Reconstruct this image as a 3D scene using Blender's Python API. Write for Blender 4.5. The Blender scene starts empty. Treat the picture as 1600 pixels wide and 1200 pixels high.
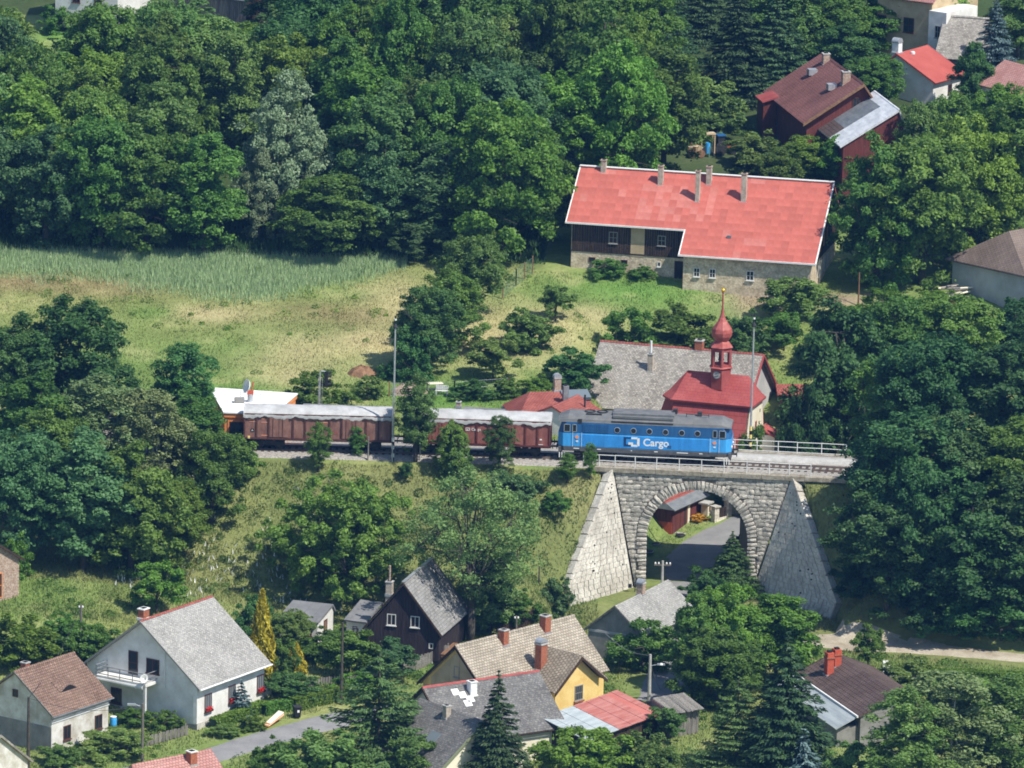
import bpy, math, random
import numpy as np
from mathutils import Vector, Matrix
random.seed(7); RNG = np.random.default_rng(11)
R = math.radians
scene = bpy.context.scene
COL = scene.collection
# ------------------------------------------------------------------ camera
PXF = 10800.0; QD = 600.0; HC = QD * math.tan(R(13.5)); ROLL = R(1.35)
PITCH = R(13.5) - math.atan(109 / PXF)
_s, _c = math.sin(PITCH), math.cos(PITCH)
CAM = np.array([0, -QD, HC]); FW = np.array([0, _c, -_s])
_U, _R = np.array([0, _s, _c]), np.array([1., 0, 0])
RT = _R * math.cos(ROLL) + _U * math.sin(ROLL); UP = -_R * math.sin(ROLL) + _U * math.cos(ROLL)
cd = bpy.data.cameras.new('camera'); cam = bpy.data.objects.new('camera', cd); COL.objects.link(cam)
cam.matrix_world = Matrix(((RT[0], UP[0], -FW[0], CAM[0]), (RT[1], UP[1], -FW[1], CAM[1]), (RT[2], UP[2], -FW[2], CAM[2]), (0, 0, 0, 1)))
cd.sensor_width = 36; cd.lens = 36 * PXF / 1600; cd.clip_start = 1; cd.clip_end = 20000
scene.camera = cam
# ------------------------------------------------------------------ light
SUN_AZ, SUN_EL = R(52), R(54)       # azimuth from "towards the camera" round to the right
SV = Vector((math.sin(SUN_AZ) * math.cos(SUN_EL), -math.cos(SUN_AZ) * math.cos(SUN_EL), math.sin(SUN_EL)))
w = bpy.data.worlds.new('World'); scene.world = w; w.use_nodes = True
nt = w.node_tree; bg = nt.nodes['Background']
sky = nt.nodes.new('ShaderNodeTexSky'); sky.sky_type = 'NISHITA'; sky.sun_disc = False
sky.sun_elevation = SUN_EL; sky.sun_rotation = math.atan2(SV.x, SV.y); sky.altitude = 500
sky.air_density = 1.2; sky.dust_density = 0.6; sky.ozone_density = 1.6
nt.links.new(sky.outputs[0], bg.inputs[0]); bg.inputs[1].default_value = 0.115
sd = bpy.data.lights.new('sun', 'SUN'); sd.energy = 4.6; sd.angle = R(0.53); sd.color = (1, 0.945, 0.84)
so = bpy.data.objects.new('sun', sd); COL.objects.link(so)
so.rotation_euler = SV.to_track_quat('Z', 'Y').to_euler(); so.location = (60, -40, 120)
vs = scene.view_settings; vs.view_transform = 'Standard'; vs.look = 'None'; vs.exposure = 0.38; vs.gamma = 1.0; vs.use_curve_mapping = False
scene.render.film_transparent = False
scene.cycles.use_denoising = True
scene.cycles.use_adaptive_sampling = True; scene.cycles.adaptive_threshold = 0.02
scene.cycles.filter_width = 1.8
scene.cycles.max_bounces = 5; scene.cycles.diffuse_bounces = 3; scene.cycles.glossy_bounces = 2
scene.cycles.transmission_bounces = 3; scene.cycles.transparent_max_bounces = 4; scene.cycles.volume_bounces = 0
# ------------------------------------------------------------------ picture <-> place
def proj(p):
    d = np.asarray(p, float) - CAM; k = d @ FW
    return 800 + PXF * (d @ RT) / k, 600 - PXF * (d @ UP) / k
def ray(u, v): return FW + RT * ((u - 800) / PXF) + UP * ((600 - v) / PXF)
def at_z(u, v, z):
    r = ray(u, v); return CAM + r * ((z - CAM[2]) / r[2])
def at_y(u, v, y):
    r = ray(u, v); return CAM + r * ((y - CAM[1]) / r[1])
def ppm(p):                       # pixels per metre at a point
    return PXF / ((np.asarray(p) - CAM) @ FW)
# ------------------------------------------------------------------ terrain
def ss(a, b, x):
    t = np.clip((x - a) / (b - a), 0, 1); return t * t * (3 - 2 * t)
X0, RAD = -18.3, 340.0
def ytrack(x): return -np.maximum(x - X0, 0) ** 2 / (2 * RAD)
SX = 17.0; SY = float(ytrack(17.0)); BH = math.atan((SX - X0) / RAD)
def st(x, y):
    c, s = math.cos(BH), math.sin(BH)
    return (x - SX) * c - (y - SY) * s, (x - SX) * s + (y - SY) * c
BY = [-2000, 5, 18, 60, 100, 140, 200, 400, 1500, 9000]; BZ = [-1.2, -1.2, -1.0, 5, 10.8, 17, 28, 60, 90, 95]
def base_back(x, y):
    return np.interp(y, BY, BZ) - 4.0 * ss(4, 12, x) * ss(6, 14, y) * (1 - ss(30, 54, y))
def base_front(x, y):
    z = -10.8 - 0.03 * np.minimum(-7 - y, 120)
    return z + 4.2 * ss(5, 40, -x) * ss(-58, -19, y)
ROADB = [(17, -12), (17.3, 3), (19, 9), (22.5, 15.5), (30, 21), (45, 24)]
ROADZ = [-10.8, -10.8, -10.2, -9, -7.8, -6]
def line_dist(x, y, pts, zs=None):
    best = None
    zs = zs or [0] * len(pts)
    for a, b, za, zb in zip(pts, pts[1:], zs, zs[1:]):
        dx, dy = b[0] - a[0], b[1] - a[1]
        t = np.clip(((x - a[0]) * dx + (y - a[1]) * dy) / (dx * dx + dy * dy), 0, 1)
        d = np.hypot(x - a[0] - t * dx, y - a[1] - t * dy); z = za + (zb - za) * t
        if best is None: best, bz = d, z
        else:
            m = d < best; best = np.where(m, d, best); bz = np.where(m, z, bz)
    return best, bz
def terr(x, y):
    x = np.asarray(x, float); y = np.asarray(y, float)
    t = (y - ytrack(x)) * np.cos(np.arctan(np.maximum(x - X0, 0) / RAD))
    bk = base_back(x, y); fr = base_front(x, y)
    emb = np.where(t < 0, -0.3 - np.maximum(-t - 3.4, 0) / (1.5 - .4 * ss(18, 27, x)), -0.3 - np.maximum(t - 6.4, 0) / 1.5)
    z = np.maximum(emb, np.where(t < 0, fr, bk))
    d, rz = line_dist(x, y, ROADB, ROADZ)
    z = np.where(t > 0, np.minimum(z, rz + np.maximum(d - 5.5, 0) * 1.1), z)
    s, tt = st(x, y)
    k = np.clip(-tt - 3.7, 0, 60)
    wl = -8.3 - np.minimum(k, 9) * 0.36; wr = 9.1 + np.minimum(k, 7) * .68
    wz = np.maximum(-0.5 - k * 1.25, -9.8); wzr = np.maximum(-0.5 - k * 1.4, -9.8)
    z = np.where((tt < -3.0) & (s <= wl), np.minimum(z, np.maximum(wz + (wl - s) * 0.75, fr)), z)
    z = np.where((tt < -3.0) & (s >= wr), np.minimum(z, np.maximum(wzr + (s - wr) * 0.75, fr)), z)
    z = np.where((tt <= 0) & (s > wl) & (s < wr), np.minimum(z, fr), z)
    z = np.where((tt > -1) & (tt < 8) & (np.abs(s) < 7), np.minimum(z, -10.8), z)
    return z
def ground(u, v):
    r = ray(u, v); r = r / np.linalg.norm(r)
    ts = np.arange(480, 960, 0.25); P = CAM + ts[:, None] * r
    i = int(np.argmax(P[:, 2] <= terr(P[:, 0], P[:, 1]))); p = P[i].copy(); p[2] = float(terr(p[0], p[1])); return p
def gz(x, y): return float(terr(x, y))
# ------------------------------------------------------------------ materials
MATS = {}
def _new(name):
    m = bpy.data.materials.new(name); m.use_nodes = True; n = m.node_tree.nodes; l = m.node_tree.links
    b = n['Principled BSDF']; MATS[name] = m
    return m, n, l, b
def pm(name, c1, c2=None, scale=2.0, rough=0.8, bump=0.0, bscale=None, fine=0.0, fscale=30.0, metal=0.0, spec=0.3, lo=0.35, hi=0.65, stretch=(1, 1, 1), rnd=0.0, streak=0.0):
    """two-tone weathered surface: broad noise between two colours, fine speckle, relief"""
    m, n, l, b = _new(name)
    b.inputs['Roughness'].default_value = rough; b.inputs['Metallic'].default_value = metal; b.inputs['Specular IOR Level'].default_value = spec
    tc = n.new('ShaderNodeTexCoord'); mp = n.new('ShaderNodeMapping'); mp.inputs['Scale'].default_value = stretch
    l.new(tc.outputs['Object'], mp.inputs[0])
    col = None
    if c2 is not None:
        no = n.new('ShaderNodeTexNoise'); no.inputs['Scale'].default_value = scale; no.inputs['Detail'].default_value = 6; no.inputs['Roughness'].default_value = 0.62
        l.new(mp.outputs[0], no.inputs['Vector'])
        cr = n.new('ShaderNodeValToRGB'); e = cr.color_ramp.elements
        e[0].position = lo; e[1].position = hi; e[0].color = (*c1, 1); e[1].color = (*c2, 1)
        l.new(no.outputs[0], cr.inputs[0]); col = cr.outputs[0]
    else:
        rg = n.new('ShaderNodeRGB'); rg.outputs[0].default_value = (*c1, 1); col = rg.outputs[0]
    if fine > 0:
        f = n.new('ShaderNodeTexNoise'); f.inputs['Scale'].default_value = fscale; f.inputs['Detail'].default_value = 3
        l.new(mp.outputs[0], f.inputs['Vector'])
        mr = n.new('ShaderNodeMapRange'); mr.inputs[1].default_value = 0.3; mr.inputs[2].default_value = 0.7; mr.inputs[3].default_value = 1 - fine; mr.inputs[4].default_value = 1 + fine
        l.new(f.outputs[0], mr.inputs[0])
        mx = n.new('ShaderNodeVectorMath'); mx.operation = 'SCALE'; l.new(col, mx.inputs[0]); l.new(mr.outputs[0], mx.inputs['Scale']); col = mx.outputs[0]
    if rnd > 0:
        oi = n.new('ShaderNodeObjectInfo'); mr = n.new('ShaderNodeMapRange'); mr.inputs[3].default_value = 1 - rnd; mr.inputs[4].default_value = 1 + rnd
        l.new(oi.outputs['Random'], mr.inputs[0])
        mx = n.new('ShaderNodeVectorMath'); mx.operation = 'SCALE'; l.new(col, mx.inputs[0]); l.new(mr.outputs[0], mx.inputs['Scale']); col = mx.outputs[0]
    l.new(col, b.inputs['Base Color'])
    if bump > 0:
        f = n.new('ShaderNodeTexNoise'); f.inputs['Scale'].default_value = bscale or fscale; f.inputs['Detail'].default_value = 4
        l.new(mp.outputs[0], f.inputs['Vector'])
        bp = n.new('ShaderNodeBump'); bp.inputs['Strength'].default_value = min(1, bump); bp.inputs['Distance'].default_value = 0.06
        l.new(f.outputs[0], bp.inputs['Height']); l.new(bp.outputs[0], b.inputs['Normal'])
    return m
def leafmat(name, c1, c2, rnd=0.22, trans=0.25, hue=0.02):
    """leaves: colour by leaf (attribute lv) and by tree, with some light let through"""
    m, n, l, b = _new(name)
    out = n['Material Output']
    at = n.new('ShaderNodeAttribute'); at.attribute_name = 'lv'
    cr = n.new('ShaderNodeValToRGB'); e = cr.color_ramp.elements; e[0].color = (*c1, 1); e[1].color = (*c2, 1); e[0].position = 0.0; e[1].position = 1.0
    l.new(at.outputs['Fac'], cr.inputs[0])
    oi = n.new('ShaderNodeObjectInfo'); hs = n.new('ShaderNodeHueSaturation')
    mr = n.new('ShaderNodeMapRange'); mr.inputs[3].default_value = 1 - rnd; mr.inputs[4].default_value = 1 + rnd; l.new(oi.outputs['Random'], mr.inputs[0]); l.new(mr.outputs[0], hs.inputs['Value'])
    ml = n.new('ShaderNodeMath'); ml.operation = 'MULTIPLY'; ml.inputs[1].default_value = 7.31; l.new(oi.outputs['Random'], ml.inputs[0])
    fr = n.new('ShaderNodeMath'); fr.operation = 'FRACT'; l.new(ml.outputs[0], fr.inputs[0])
    m2 = n.new('ShaderNodeMapRange'); m2.inputs[3].default_value = 0.5 - hue; m2.inputs[4].default_value = 0.5 + hue; l.new(fr.outputs[0], m2.inputs[0]); l.new(m2.outputs[0], hs.inputs['Hue'])
    l.new(cr.outputs[0], hs.inputs['Color'])
    l.new(hs.outputs[0], b.inputs['Base Color']); b.inputs['Roughness'].default_value = 0.55; b.inputs['Specular IOR Level'].default_value = 0.25
    tr = n.new('ShaderNodeBsdfTranslucent'); l.new(hs.outputs[0], tr.inputs[0])
    mx = n.new('ShaderNodeMixShader'); mx.inputs[0].default_value = trans
    l.new(b.outputs[0], mx.inputs[1]); l.new(tr.outputs[0], mx.inputs[2]); l.new(mx.outputs[0], out.inputs['Surface'])
    return m
def vcolmat(name, fine=0.25, fscale=2.5, rough=0.95, bump=0.5, trans=0.0):
    """ground: its own colour varies over the place (attribute gc), plus grain"""
    m, n, l, b = _new(name)
    at = n.new('ShaderNodeAttribute'); at.attribute_name = 'gc'; col = at.outputs['Color']
    b.inputs['Roughness'].default_value = rough; b.inputs['Specular IOR Level'].default_value = 0.1
    if fine:
        tc = n.new('ShaderNodeTexCoord')
        f = n.new('ShaderNodeTexNoise'); f.inputs['Scale'].default_value = fscale; f.inputs['Detail'].default_value = 8; f.inputs['Roughness'].default_value = 0.7
        l.new(tc.outputs['Object'], f.inputs['Vector'])
        mr = n.new('ShaderNodeMapRange'); mr.inputs[1].default_value = 0.3; mr.inputs[2].default_value = 0.7; mr.inputs[3].default_value = 1 - fine; mr.inputs[4].default_value = 1 + fine
        l.new(f.outputs[0], mr.inputs[0])
        mx = n.new('ShaderNodeVectorMath'); mx.operation = 'SCALE'; l.new(col, mx.inputs[0]); l.new(mr.outputs[0], mx.inputs['Scale']); col = mx.outputs[0]
        if bump:
            bp = n.new('ShaderNodeBump'); bp.inputs['Strength'].default_value = bump; bp.inputs['Distance'].default_value = 0.15
            l.new(f.outputs[0], bp.inputs['Height']); l.new(bp.outputs[0], b.inputs['Normal'])
    l.new(col, b.inputs['Base Color'])
    return m
def roofmat(name, c1, c2, cw=0.3, ch=0.3, mortar=0.02, speck=0.25, bump=0.6, mort=None, rough=0.8, scale=0.7, lichen=None, slope=0.7):
    """slates or tiles: small units laid in courses along the ridge, weathered in patches"""
    m, n, l, b = _new(name); b.inputs['Roughness'].default_value = rough; b.inputs['Specular IOR Level'].default_value = 0.2
    tc = n.new('ShaderNodeTexCoord'); mp = n.new('ShaderNodeMapping'); mp.inputs['Scale'].default_value = (1, 1 / slope, 0); l.new(tc.outputs['Object'], mp.inputs[0])
    br = n.new('ShaderNodeTexBrick'); br.inputs['Scale'].default_value = 1.0; br.inputs['Brick Width'].default_value = cw; br.inputs['Row Height'].default_value = ch
    br.inputs['Mortar Size'].default_value = mortar; br.inputs['Mortar Smooth'].default_value = 0.4
    br.inputs['Color1'].default_value = (1 - speck, 1 - speck, 1 - speck, 1); br.inputs['Color2'].default_value = (1 + speck, 1 + speck, 1 + speck, 1)
    mv = 0.45 if mort is None else mort; br.inputs['Mortar'].default_value = (mv, mv, mv, 1)
    l.new(mp.outputs[0], br.inputs[0])
    no = n.new('ShaderNodeTexNoise'); no.inputs['Scale'].default_value = scale; no.inputs['Detail'].default_value = 7; no.inputs['Roughness'].default_value = 0.65; l.new(tc.outputs['Object'], no.inputs['Vector'])
    cr = n.new('ShaderNodeValToRGB'); e = cr.color_ramp.elements; e[0].position = 0.36; e[1].position = 0.64; e[0].color = (*c1, 1); e[1].color = (*c2, 1); l.new(no.outputs[0], cr.inputs[0])
    col = cr.outputs[0]
    if lichen:
        f = n.new('ShaderNodeTexNoise'); f.inputs['Scale'].default_value = 5; f.inputs['Detail'].default_value = 5; l.new(tc.outputs['Object'], f.inputs['Vector'])
        mr = n.new('ShaderNodeMapRange'); mr.inputs[1].default_value = 0.54; mr.inputs[2].default_value = 0.62; l.new(f.outputs[0], mr.inputs[0])
        mx = n.new('ShaderNodeMix'); mx.data_type = 'RGBA'; l.new(mr.outputs[0], mx.inputs['Factor']); l.new(col, mx.inputs['A']); mx.inputs['B'].default_value = (*lichen, 1); col = mx.outputs['Result']
    mu = n.new('ShaderNodeVectorMath'); mu.operation = 'MULTIPLY'; l.new(col, mu.inputs[0]); l.new(br.outputs['Color'], mu.inputs[1]); l.new(mu.outputs[0], b.inputs['Base Color'])
    bp = n.new('ShaderNodeBump'); bp.inputs['Strength'].default_value = bump; bp.inputs['Distance'].default_value = 0.04; bp.invert = True
    l.new(br.outputs['Fac'], bp.inputs['Height']); l.new(bp.outputs[0], b.inputs['Normal'])
    return m
def glassmat(name, c=(0.02, 0.025, 0.03)):
    m, n, l, b = _new(name); b.inputs['Base Color'].default_value = (*c, 1); b.inputs['Roughness'].default_value = 0.12; b.inputs['Specular IOR Level'].default_value = 0.5
    return m
# ------------------------------------------------------------------ mesh building
class MB:
    def __init__(s): s.v = []; s.f = []
    def add(s, vs, fs):
        o = len(s.v); s.v += [tuple(map(float, p)) for p in vs]; s.f += [tuple(i + o for i in f) for f in fs]; return s
    def box(s, x0, x1, y0, y1, z0, z1):
        return s.add([(x0, y0, z0), (x1, y0, z0), (x1, y1, z0), (x0, y1, z0), (x0, y0, z1), (x1, y0, z1), (x1, y1, z1), (x0, y1, z1)],
                     [(3, 2, 1, 0), (4, 5, 6, 7), (0, 1, 5, 4), (1, 2, 6, 5), (2, 3, 7, 6), (3, 0, 4, 7)])
    def hexa(s, lo, hi):          # two quads, both counter-clockwise seen from hi
        return s.add(list(lo) + list(hi), [(3, 2, 1, 0), (4, 5, 6, 7), (0, 1, 5, 4), (1, 2, 6, 5), (2, 3, 7, 6), (3, 0, 4, 7)])
    def prism(s, poly, a, b):     # poly of 3-d points pushed from a-offset to b-offset
        n = len(poly); A = [np.add(p, a) for p in poly]; B = [np.add(p, b) for p in poly]
        return s.add(A + B, [tuple(range(n))[::-1], tuple(range(n, 2 * n))] + [(i, (i + 1) % n, n + (i + 1) % n, n + i) for i in range(n)])
    def slab(s, quad, th):        # quad ccw seen from above / outside, thickened inward
        q = [np.asarray(p, float) for p in quad]; nn = np.cross(q[1] - q[0], q[-1] - q[0]); nn = nn / np.linalg.norm(nn)
        n = len(q); B = [p - nn * th for p in q]
        return s.add(q + B, [tuple(range(n)), tuple(range(n, 2 * n))[::-1]] + [((i + 1) % n, i, n + i, n + (i + 1) % n) for i in range(n)])
    def tube(s, p0, p1, r0, r1=None, n=8, cap=True):
        r1 = r0 if r1 is None else r1; p0 = np.asarray(p0, float); p1 = np.asarray(p1, float); d = p1 - p0; d = d / (np.linalg.norm(d) + 1e-9)
        a = np.cross(d, (0, 0, 1) if abs(d[2]) < 0.9 else (1, 0, 0)); a = a / np.linalg.norm(a); b = np.cross(d, a)
        vs = [p + r * (math.cos(2 * math.pi * i / n) * a + math.sin(2 * math.pi * i / n) * b) for p, r in ((p0, r0), (p1, r1)) for i in range(n)]
        fs = [((i + 1) % n, i, n + i, n + (i + 1) % n) for i in range(n)]
        if cap: fs += [tuple(range(n)), tuple(range(n, 2 * n))[::-1]]
        return s.add(vs, fs)
    def path(s, pts, rs, n=6):
        for a, b, ra, rb in zip(pts, pts[1:], rs, rs[1:]): s.tube(a, b, ra, rb, n)
        return s
    def lathe(s, prof, n=16, c=(0, 0, 0), a0=0.0):
        vs = []; fs = []; k = len(prof)
        for i in range(n):
            a = a0 + 2 * math.pi * i / n
            for r, z in prof: vs.append((c[0] + r * math.cos(a), c[1] + r * math.sin(a), c[2] + z))
        for i in range(n):
            j = (i + 1) % n
            for m in range(k - 1): fs.append((i * k + m, j * k + m, j * k + m + 1, i * k + m + 1))
        fs.append(tuple(i * k for i in range(n))[::-1]); fs.append(tuple(i * k + k - 1 for i in range(n)))
        return s.add(vs, fs)
    def mesh(s, name, mat=None, smooth=False):
        me = bpy.data.meshes.new(name); me.from_pydata(s.v, [], s.f); me.update()
        if mat is not None: me.materials.append(MATS[mat] if isinstance(mat, str) else mat)
        if smooth: me.polygons.foreach_set('use_smooth', [True] * len(me.polygons))
        return me
    def build(s, name, mat, parent=None, smooth=False, bevel=0.0, label=None):
        o = bpy.data.objects.new(name, s.mesh(name, mat, smooth)); COL.objects.link(o); o.parent = parent
        if bevel:
            m = o.modifiers.new('bevel', 'BEVEL'); m.width = bevel; m.segments = 2; m.limit_method = 'ANGLE'
        if label: o['label'] = label
        return o
def inst(name, me, parent, loc=(0, 0, 0), rot=(0, 0, 0), scale=(1, 1, 1), mat=None):
    o = bpy.data.objects.new(name, me); COL.objects.link(o); o.parent = parent; o.location = loc; o.rotation_euler = rot; o.scale = scale
    if mat is not None:
        o.material_slots[0].link = 'OBJECT'; o.material_slots[0].material = MATS[mat]
    return o
def tag(o, label=None, cat=None, group=None, kind=None):
    if label: o['label'] = label
    if cat: o['category'] = cat
    if group: o['group'] = group
    if kind: o['kind'] = kind
    return o
def thing(name, label, cat, loc=(0, 0, 0), rz=0.0, group=None):
    o = bpy.data.objects.new(name, None); COL.objects.link(o); o.location = loc; o.rotation_euler = (0, 0, rz); o.empty_display_size = 0.3
    return tag(o, label, cat, group)
def copy_tree(o, parent=None):
    c = o.copy(); COL.objects.link(c); c.parent = parent
    for ch in o.children: copy_tree(ch, c)
    return c
def npmesh(name, V, F, mat, lv=None, gc=None):
    """V (n,3), F (m,k) arrays -> mesh; lv = one value per vertex, gc = colour per vertex"""
    V = np.asarray(V, np.float32); F = np.asarray(F, np.int32); m, k = F.shape
    me = bpy.data.meshes.new(name); me.vertices.add(len(V)); me.vertices.foreach_set('co', V.ravel())
    me.loops.add(m * k); me.loops.foreach_set('vertex_index', F.ravel()); me.polygons.add(m)
    me.polygons.foreach_set('loop_start', np.arange(0, m * k, k, dtype=np.int32)); me.polygons.foreach_set('loop_total', np.full(m, k, np.int32))
    me.update(calc_edges=True)
    if lv is not None:
        a = me.attributes.new('lv', 'FLOAT', 'POINT'); a.data.foreach_set('value', np.asarray(lv, np.float32))
    if gc is not None:
        a = me.attributes.new('gc', 'FLOAT_COLOR', 'POINT'); c = np.ones((len(V), 4), np.float32); c[:, :3] = gc; a.data.foreach_set('color', c.ravel())
    if mat: me.materials.append(MATS[mat])
    return me
# ================================================================== materials
leafmat('leaf_green', (0.058, 0.132, 0.024), (0.185, 0.325, 0.06), trans=0.4)
leafmat('leaf_dark', (0.042, 0.108, 0.03), (0.13, 0.255, 0.065), trans=0.38)
leafmat('leaf_bright', (0.075, 0.165, 0.02), (0.22, 0.375, 0.055), trans=0.4)
leafmat('leaf_blue', (0.055, 0.13, 0.048), (0.15, 0.28, 0.1), trans=0.38)
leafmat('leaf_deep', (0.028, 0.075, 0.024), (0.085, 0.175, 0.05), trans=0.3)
leafmat('leaf_lime', (0.1, 0.2, 0.032), (0.26, 0.42, 0.075), rnd=.05, trans=0.42)
leafmat('leaf_silver', (0.15, 0.22, 0.11), (0.31, 0.385, 0.22), rnd=0.08, trans=.3)
leafmat('leaf_birch', (0.085, 0.135, 0.045), (0.23, 0.295, 0.115), trans=.3)
leafmat('leaf_olive', (0.085, 0.165, 0.036), (0.22, 0.34, 0.085), trans=.38)
leafmat('leaf_feather', (0.13, 0.21, 0.06), (0.31, 0.42, 0.14), rnd=.05, trans=.42)
leafmat('needle_dark', (0.025, 0.062, 0.028), (0.085, 0.155, 0.055), trans=0.12)
leafmat('needle_green', (0.04, 0.095, 0.03), (0.125, 0.215, 0.06), trans=0.12)
leafmat('needle_blue', (0.06, 0.11, 0.11), (0.17, 0.26, 0.25), trans=0.05)
leafmat('needle_yellow', (0.28, 0.25, 0.015), (0.68, 0.56, 0.05), rnd=0.05, hue=0.005)
leafmat('flower_red', (0.5, 0.01, 0.01), (0.8, 0.04, 0.02), rnd=0.05, hue=0.0)
leafmat('flower_yellow', (0.5, 0.22, 0.02), (0.8, 0.5, 0.03), rnd=0.05, hue=0.0)
leafmat('flower_white', (0.6, 0.6, 0.5), (0.85, 0.85, 0.8), rnd=0.05, hue=0.0)
pm('bark', (0.05, 0.042, 0.035), (0.1, 0.088, 0.07), 3, 0.9, 0.5, 14, fine=0.2)
pm('bark_grey', (0.13, 0.12, 0.1), (0.22, 0.2, 0.17), 3, 0.9, 0.4, 14, fine=0.2)
pm('bark_birch', (0.3, 0.29, 0.26), (0.55, 0.54, 0.5), 4, 0.9)
vcolmat('ground_cover'); vcolmat('grass_blades', fine=0, bump=0)
pm('asphalt', (0.2, 0.2, 0.205), (0.27, 0.265, 0.26), 0.5, 0.9, 0.3, 30, fine=0.12, fscale=18)
pm('dirt_road', (0.3, 0.25, 0.18), (0.46, 0.41, 0.32), 0.6, 0.95, 0.5, 8, fine=0.2, fscale=9)
pm('ballast', (0.2, 0.185, 0.165), (0.42, 0.39, 0.35), 6, 0.95, 0.9, 9, fine=0.3, fscale=14)
pm('gravel_path', (0.36, 0.35, 0.33), (0.5, 0.49, 0.47), 1.2, 0.95, 0.6, 12, fine=0.2, fscale=14)
pm('rail_steel', (0.09, 0.065, 0.05), (0.16, 0.12, 0.1), 3, 0.5, metal=0.5)
pm('sleeper_wood', (0.05, 0.035, 0.028), (0.11, 0.085, 0.07), 4, 0.9, 0.4, rnd=0.25)
pm('stone_light', (0.34, 0.31, 0.265), (0.6, 0.56, 0.49), 2.2, 0.9, 0.7, 9, fine=0.25, fscale=7, rnd=0.3)
pm('stone_joint', (0.11, 0.1, 0.085), (0.21, 0.19, 0.16), 3, 0.95, 0.6, 12, fine=0.2)
pm('stone_mortar', (0.34, 0.315, 0.275), (0.5, 0.475, 0.42), 2, 0.95, 0.5, 9, fine=0.2)
pm('stone_wing', (0.4, 0.37, 0.32), (0.64, 0.61, 0.545), .55, 0.9, 0.8, 5, fine=0.2, fscale=6, rnd=0.12)
pm('stone_coping', (0.2, 0.17, 0.12), (0.42, 0.38, 0.31), 1.3, 0.9, 0.5, 9, fine=0.2, fscale=8)
pm('rail_white', (0.62, 0.62, 0.6), (0.78, 0.78, 0.76), 5, 0.6)
pm('plaster_white', (0.62, 0.6, 0.56), (0.8, 0.79, 0.76), 0.8, 0.9, 0.2, 20, fine=0.05)
pm('plaster_dirty', (0.42, 0.38, 0.31), (0.72, 0.7, 0.66), 0.9, 0.9, 0.3, 15, fine=0.1)
pm('plaster_grey', (0.4, 0.4, 0.4), (0.52, 0.52, 0.52), 0.7, 0.9, 0.3, 15, fine=0.06)
pm('plaster_greydark', (0.2, 0.19, 0.175), (0.3, 0.29, 0.27), 1.2, 0.9, 0.3, 15, fine=0.12)
pm('plaster_yellow', (0.68, 0.45, 0.14), (0.82, 0.61, 0.25), 0.8, 0.9, 0.2, 15, fine=0.06)
pm('plaster_tan', (0.42, 0.32, 0.19), (0.54, 0.43, 0.28), 0.9, 0.9, 0.3, 15, fine=0.1)
pm('plaster_cream', (0.72, 0.66, 0.5), (0.82, 0.77, 0.62), 1.0, 0.9, fine=0.04)
pm('plaster_stone', (0.44, 0.35, 0.235), (0.66, 0.56, 0.41), 1.4, 0.95, 0.8, 5, fine=0.25, fscale=6)
pm('orange_wall', (0.62, 0.2, 0.055), (0.75, 0.29, 0.09), 1.0, 0.85, fine=0.08)
pm('white_roofing', (0.74, 0.74, 0.73), (0.88, 0.88, 0.87), 0.7, 0.8)
pm('plank_dark', (0.022, 0.014, 0.01), (0.065, 0.04, 0.027), 2.0, 0.85, 0.5, 8, fine=0.3, fscale=9, stretch=(4, 4, 0.4), rnd=0.25)
pm('plank_purple', (0.02, 0.014, 0.018), (0.05, 0.035, 0.038), 2.0, 0.85, 0.5, 8, fine=0.2, stretch=(4, 4, 0.4), rnd=0.2)
pm('plank_grey', (0.12, 0.11, 0.1), (0.27, 0.25, 0.22), 2.0, 0.9, 0.5, 8, fine=0.25, stretch=(4, 4, 0.4), rnd=0.25)
pm('plank_red', (0.1, 0.025, 0.02), (0.18, 0.05, 0.04), 2.0, 0.85, 0.3, 8, fine=0.2, stretch=(4, 4, 0.4), rnd=0.15)
pm('wood_brown', (0.16, 0.085, 0.045), (0.28, 0.16, 0.09), 3, 0.8, fine=0.15)
pm('wood_pole', (0.11, 0.095, 0.08), (0.2, 0.18, 0.155), 3, 0.9, 0.3, fine=0.15)
pm('concrete', (0.36, 0.35, 0.33), (0.5, 0.49, 0.46), 3, 0.9, 0.3, fine=0.1)
pm('red_clad', (0.27, 0.055, 0.05), (0.37, 0.095, 0.085), 0.8, 0.7, 0.15, 8, fine=0.1, fscale=10)
pm('red_cottage', (0.35, 0.07, 0.055), (0.42, 0.095, 0.075), 0.5, 0.65, 0.12, 9, fine=0.08, fscale=9)
pm('red_sheet', (0.41, 0.1, 0.074), (0.48, 0.135, 0.105), 0.5, 0.62, 0.12, 9, fine=0.06, fscale=12, rnd=0.1)
pm('red_sheet_faded', (0.45, 0.135, 0.105), (0.52, 0.18, 0.148), 0.8, 0.65, 0.12, 9, fine=0.06, fscale=12, rnd=0.08)
pm('white_trim', (0.7, 0.69, 0.66), (0.8, 0.8, 0.78), 3, 0.7)
pm('dome_copper', (0.3, 0.055, 0.045), (0.43, 0.13, 0.11), 2.0, 0.5, fine=0.1, fscale=9)
pm('gold', (0.8, 0.5, 0.05), rough=0.35, metal=0.6)
pm('brick_red', (0.27, 0.085, 0.045), (0.38, 0.14, 0.08), 6, 0.9, 0.4, 12, fine=0.25, fscale=10)
pm('brick_pale', (0.3, 0.2, 0.145), (0.46, 0.36, 0.29), 5, 0.9, 0.4, 12, fine=0.25, fscale=10)
pm('chimney_red', (0.42, 0.07, 0.035), (0.5, 0.11, 0.06), 5, 0.8, fine=0.1)
pm('chimney_plaster', (0.33, 0.27, 0.21), (0.52, 0.46, 0.39), 3, 0.9, 0.4, fine=0.15)
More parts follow.
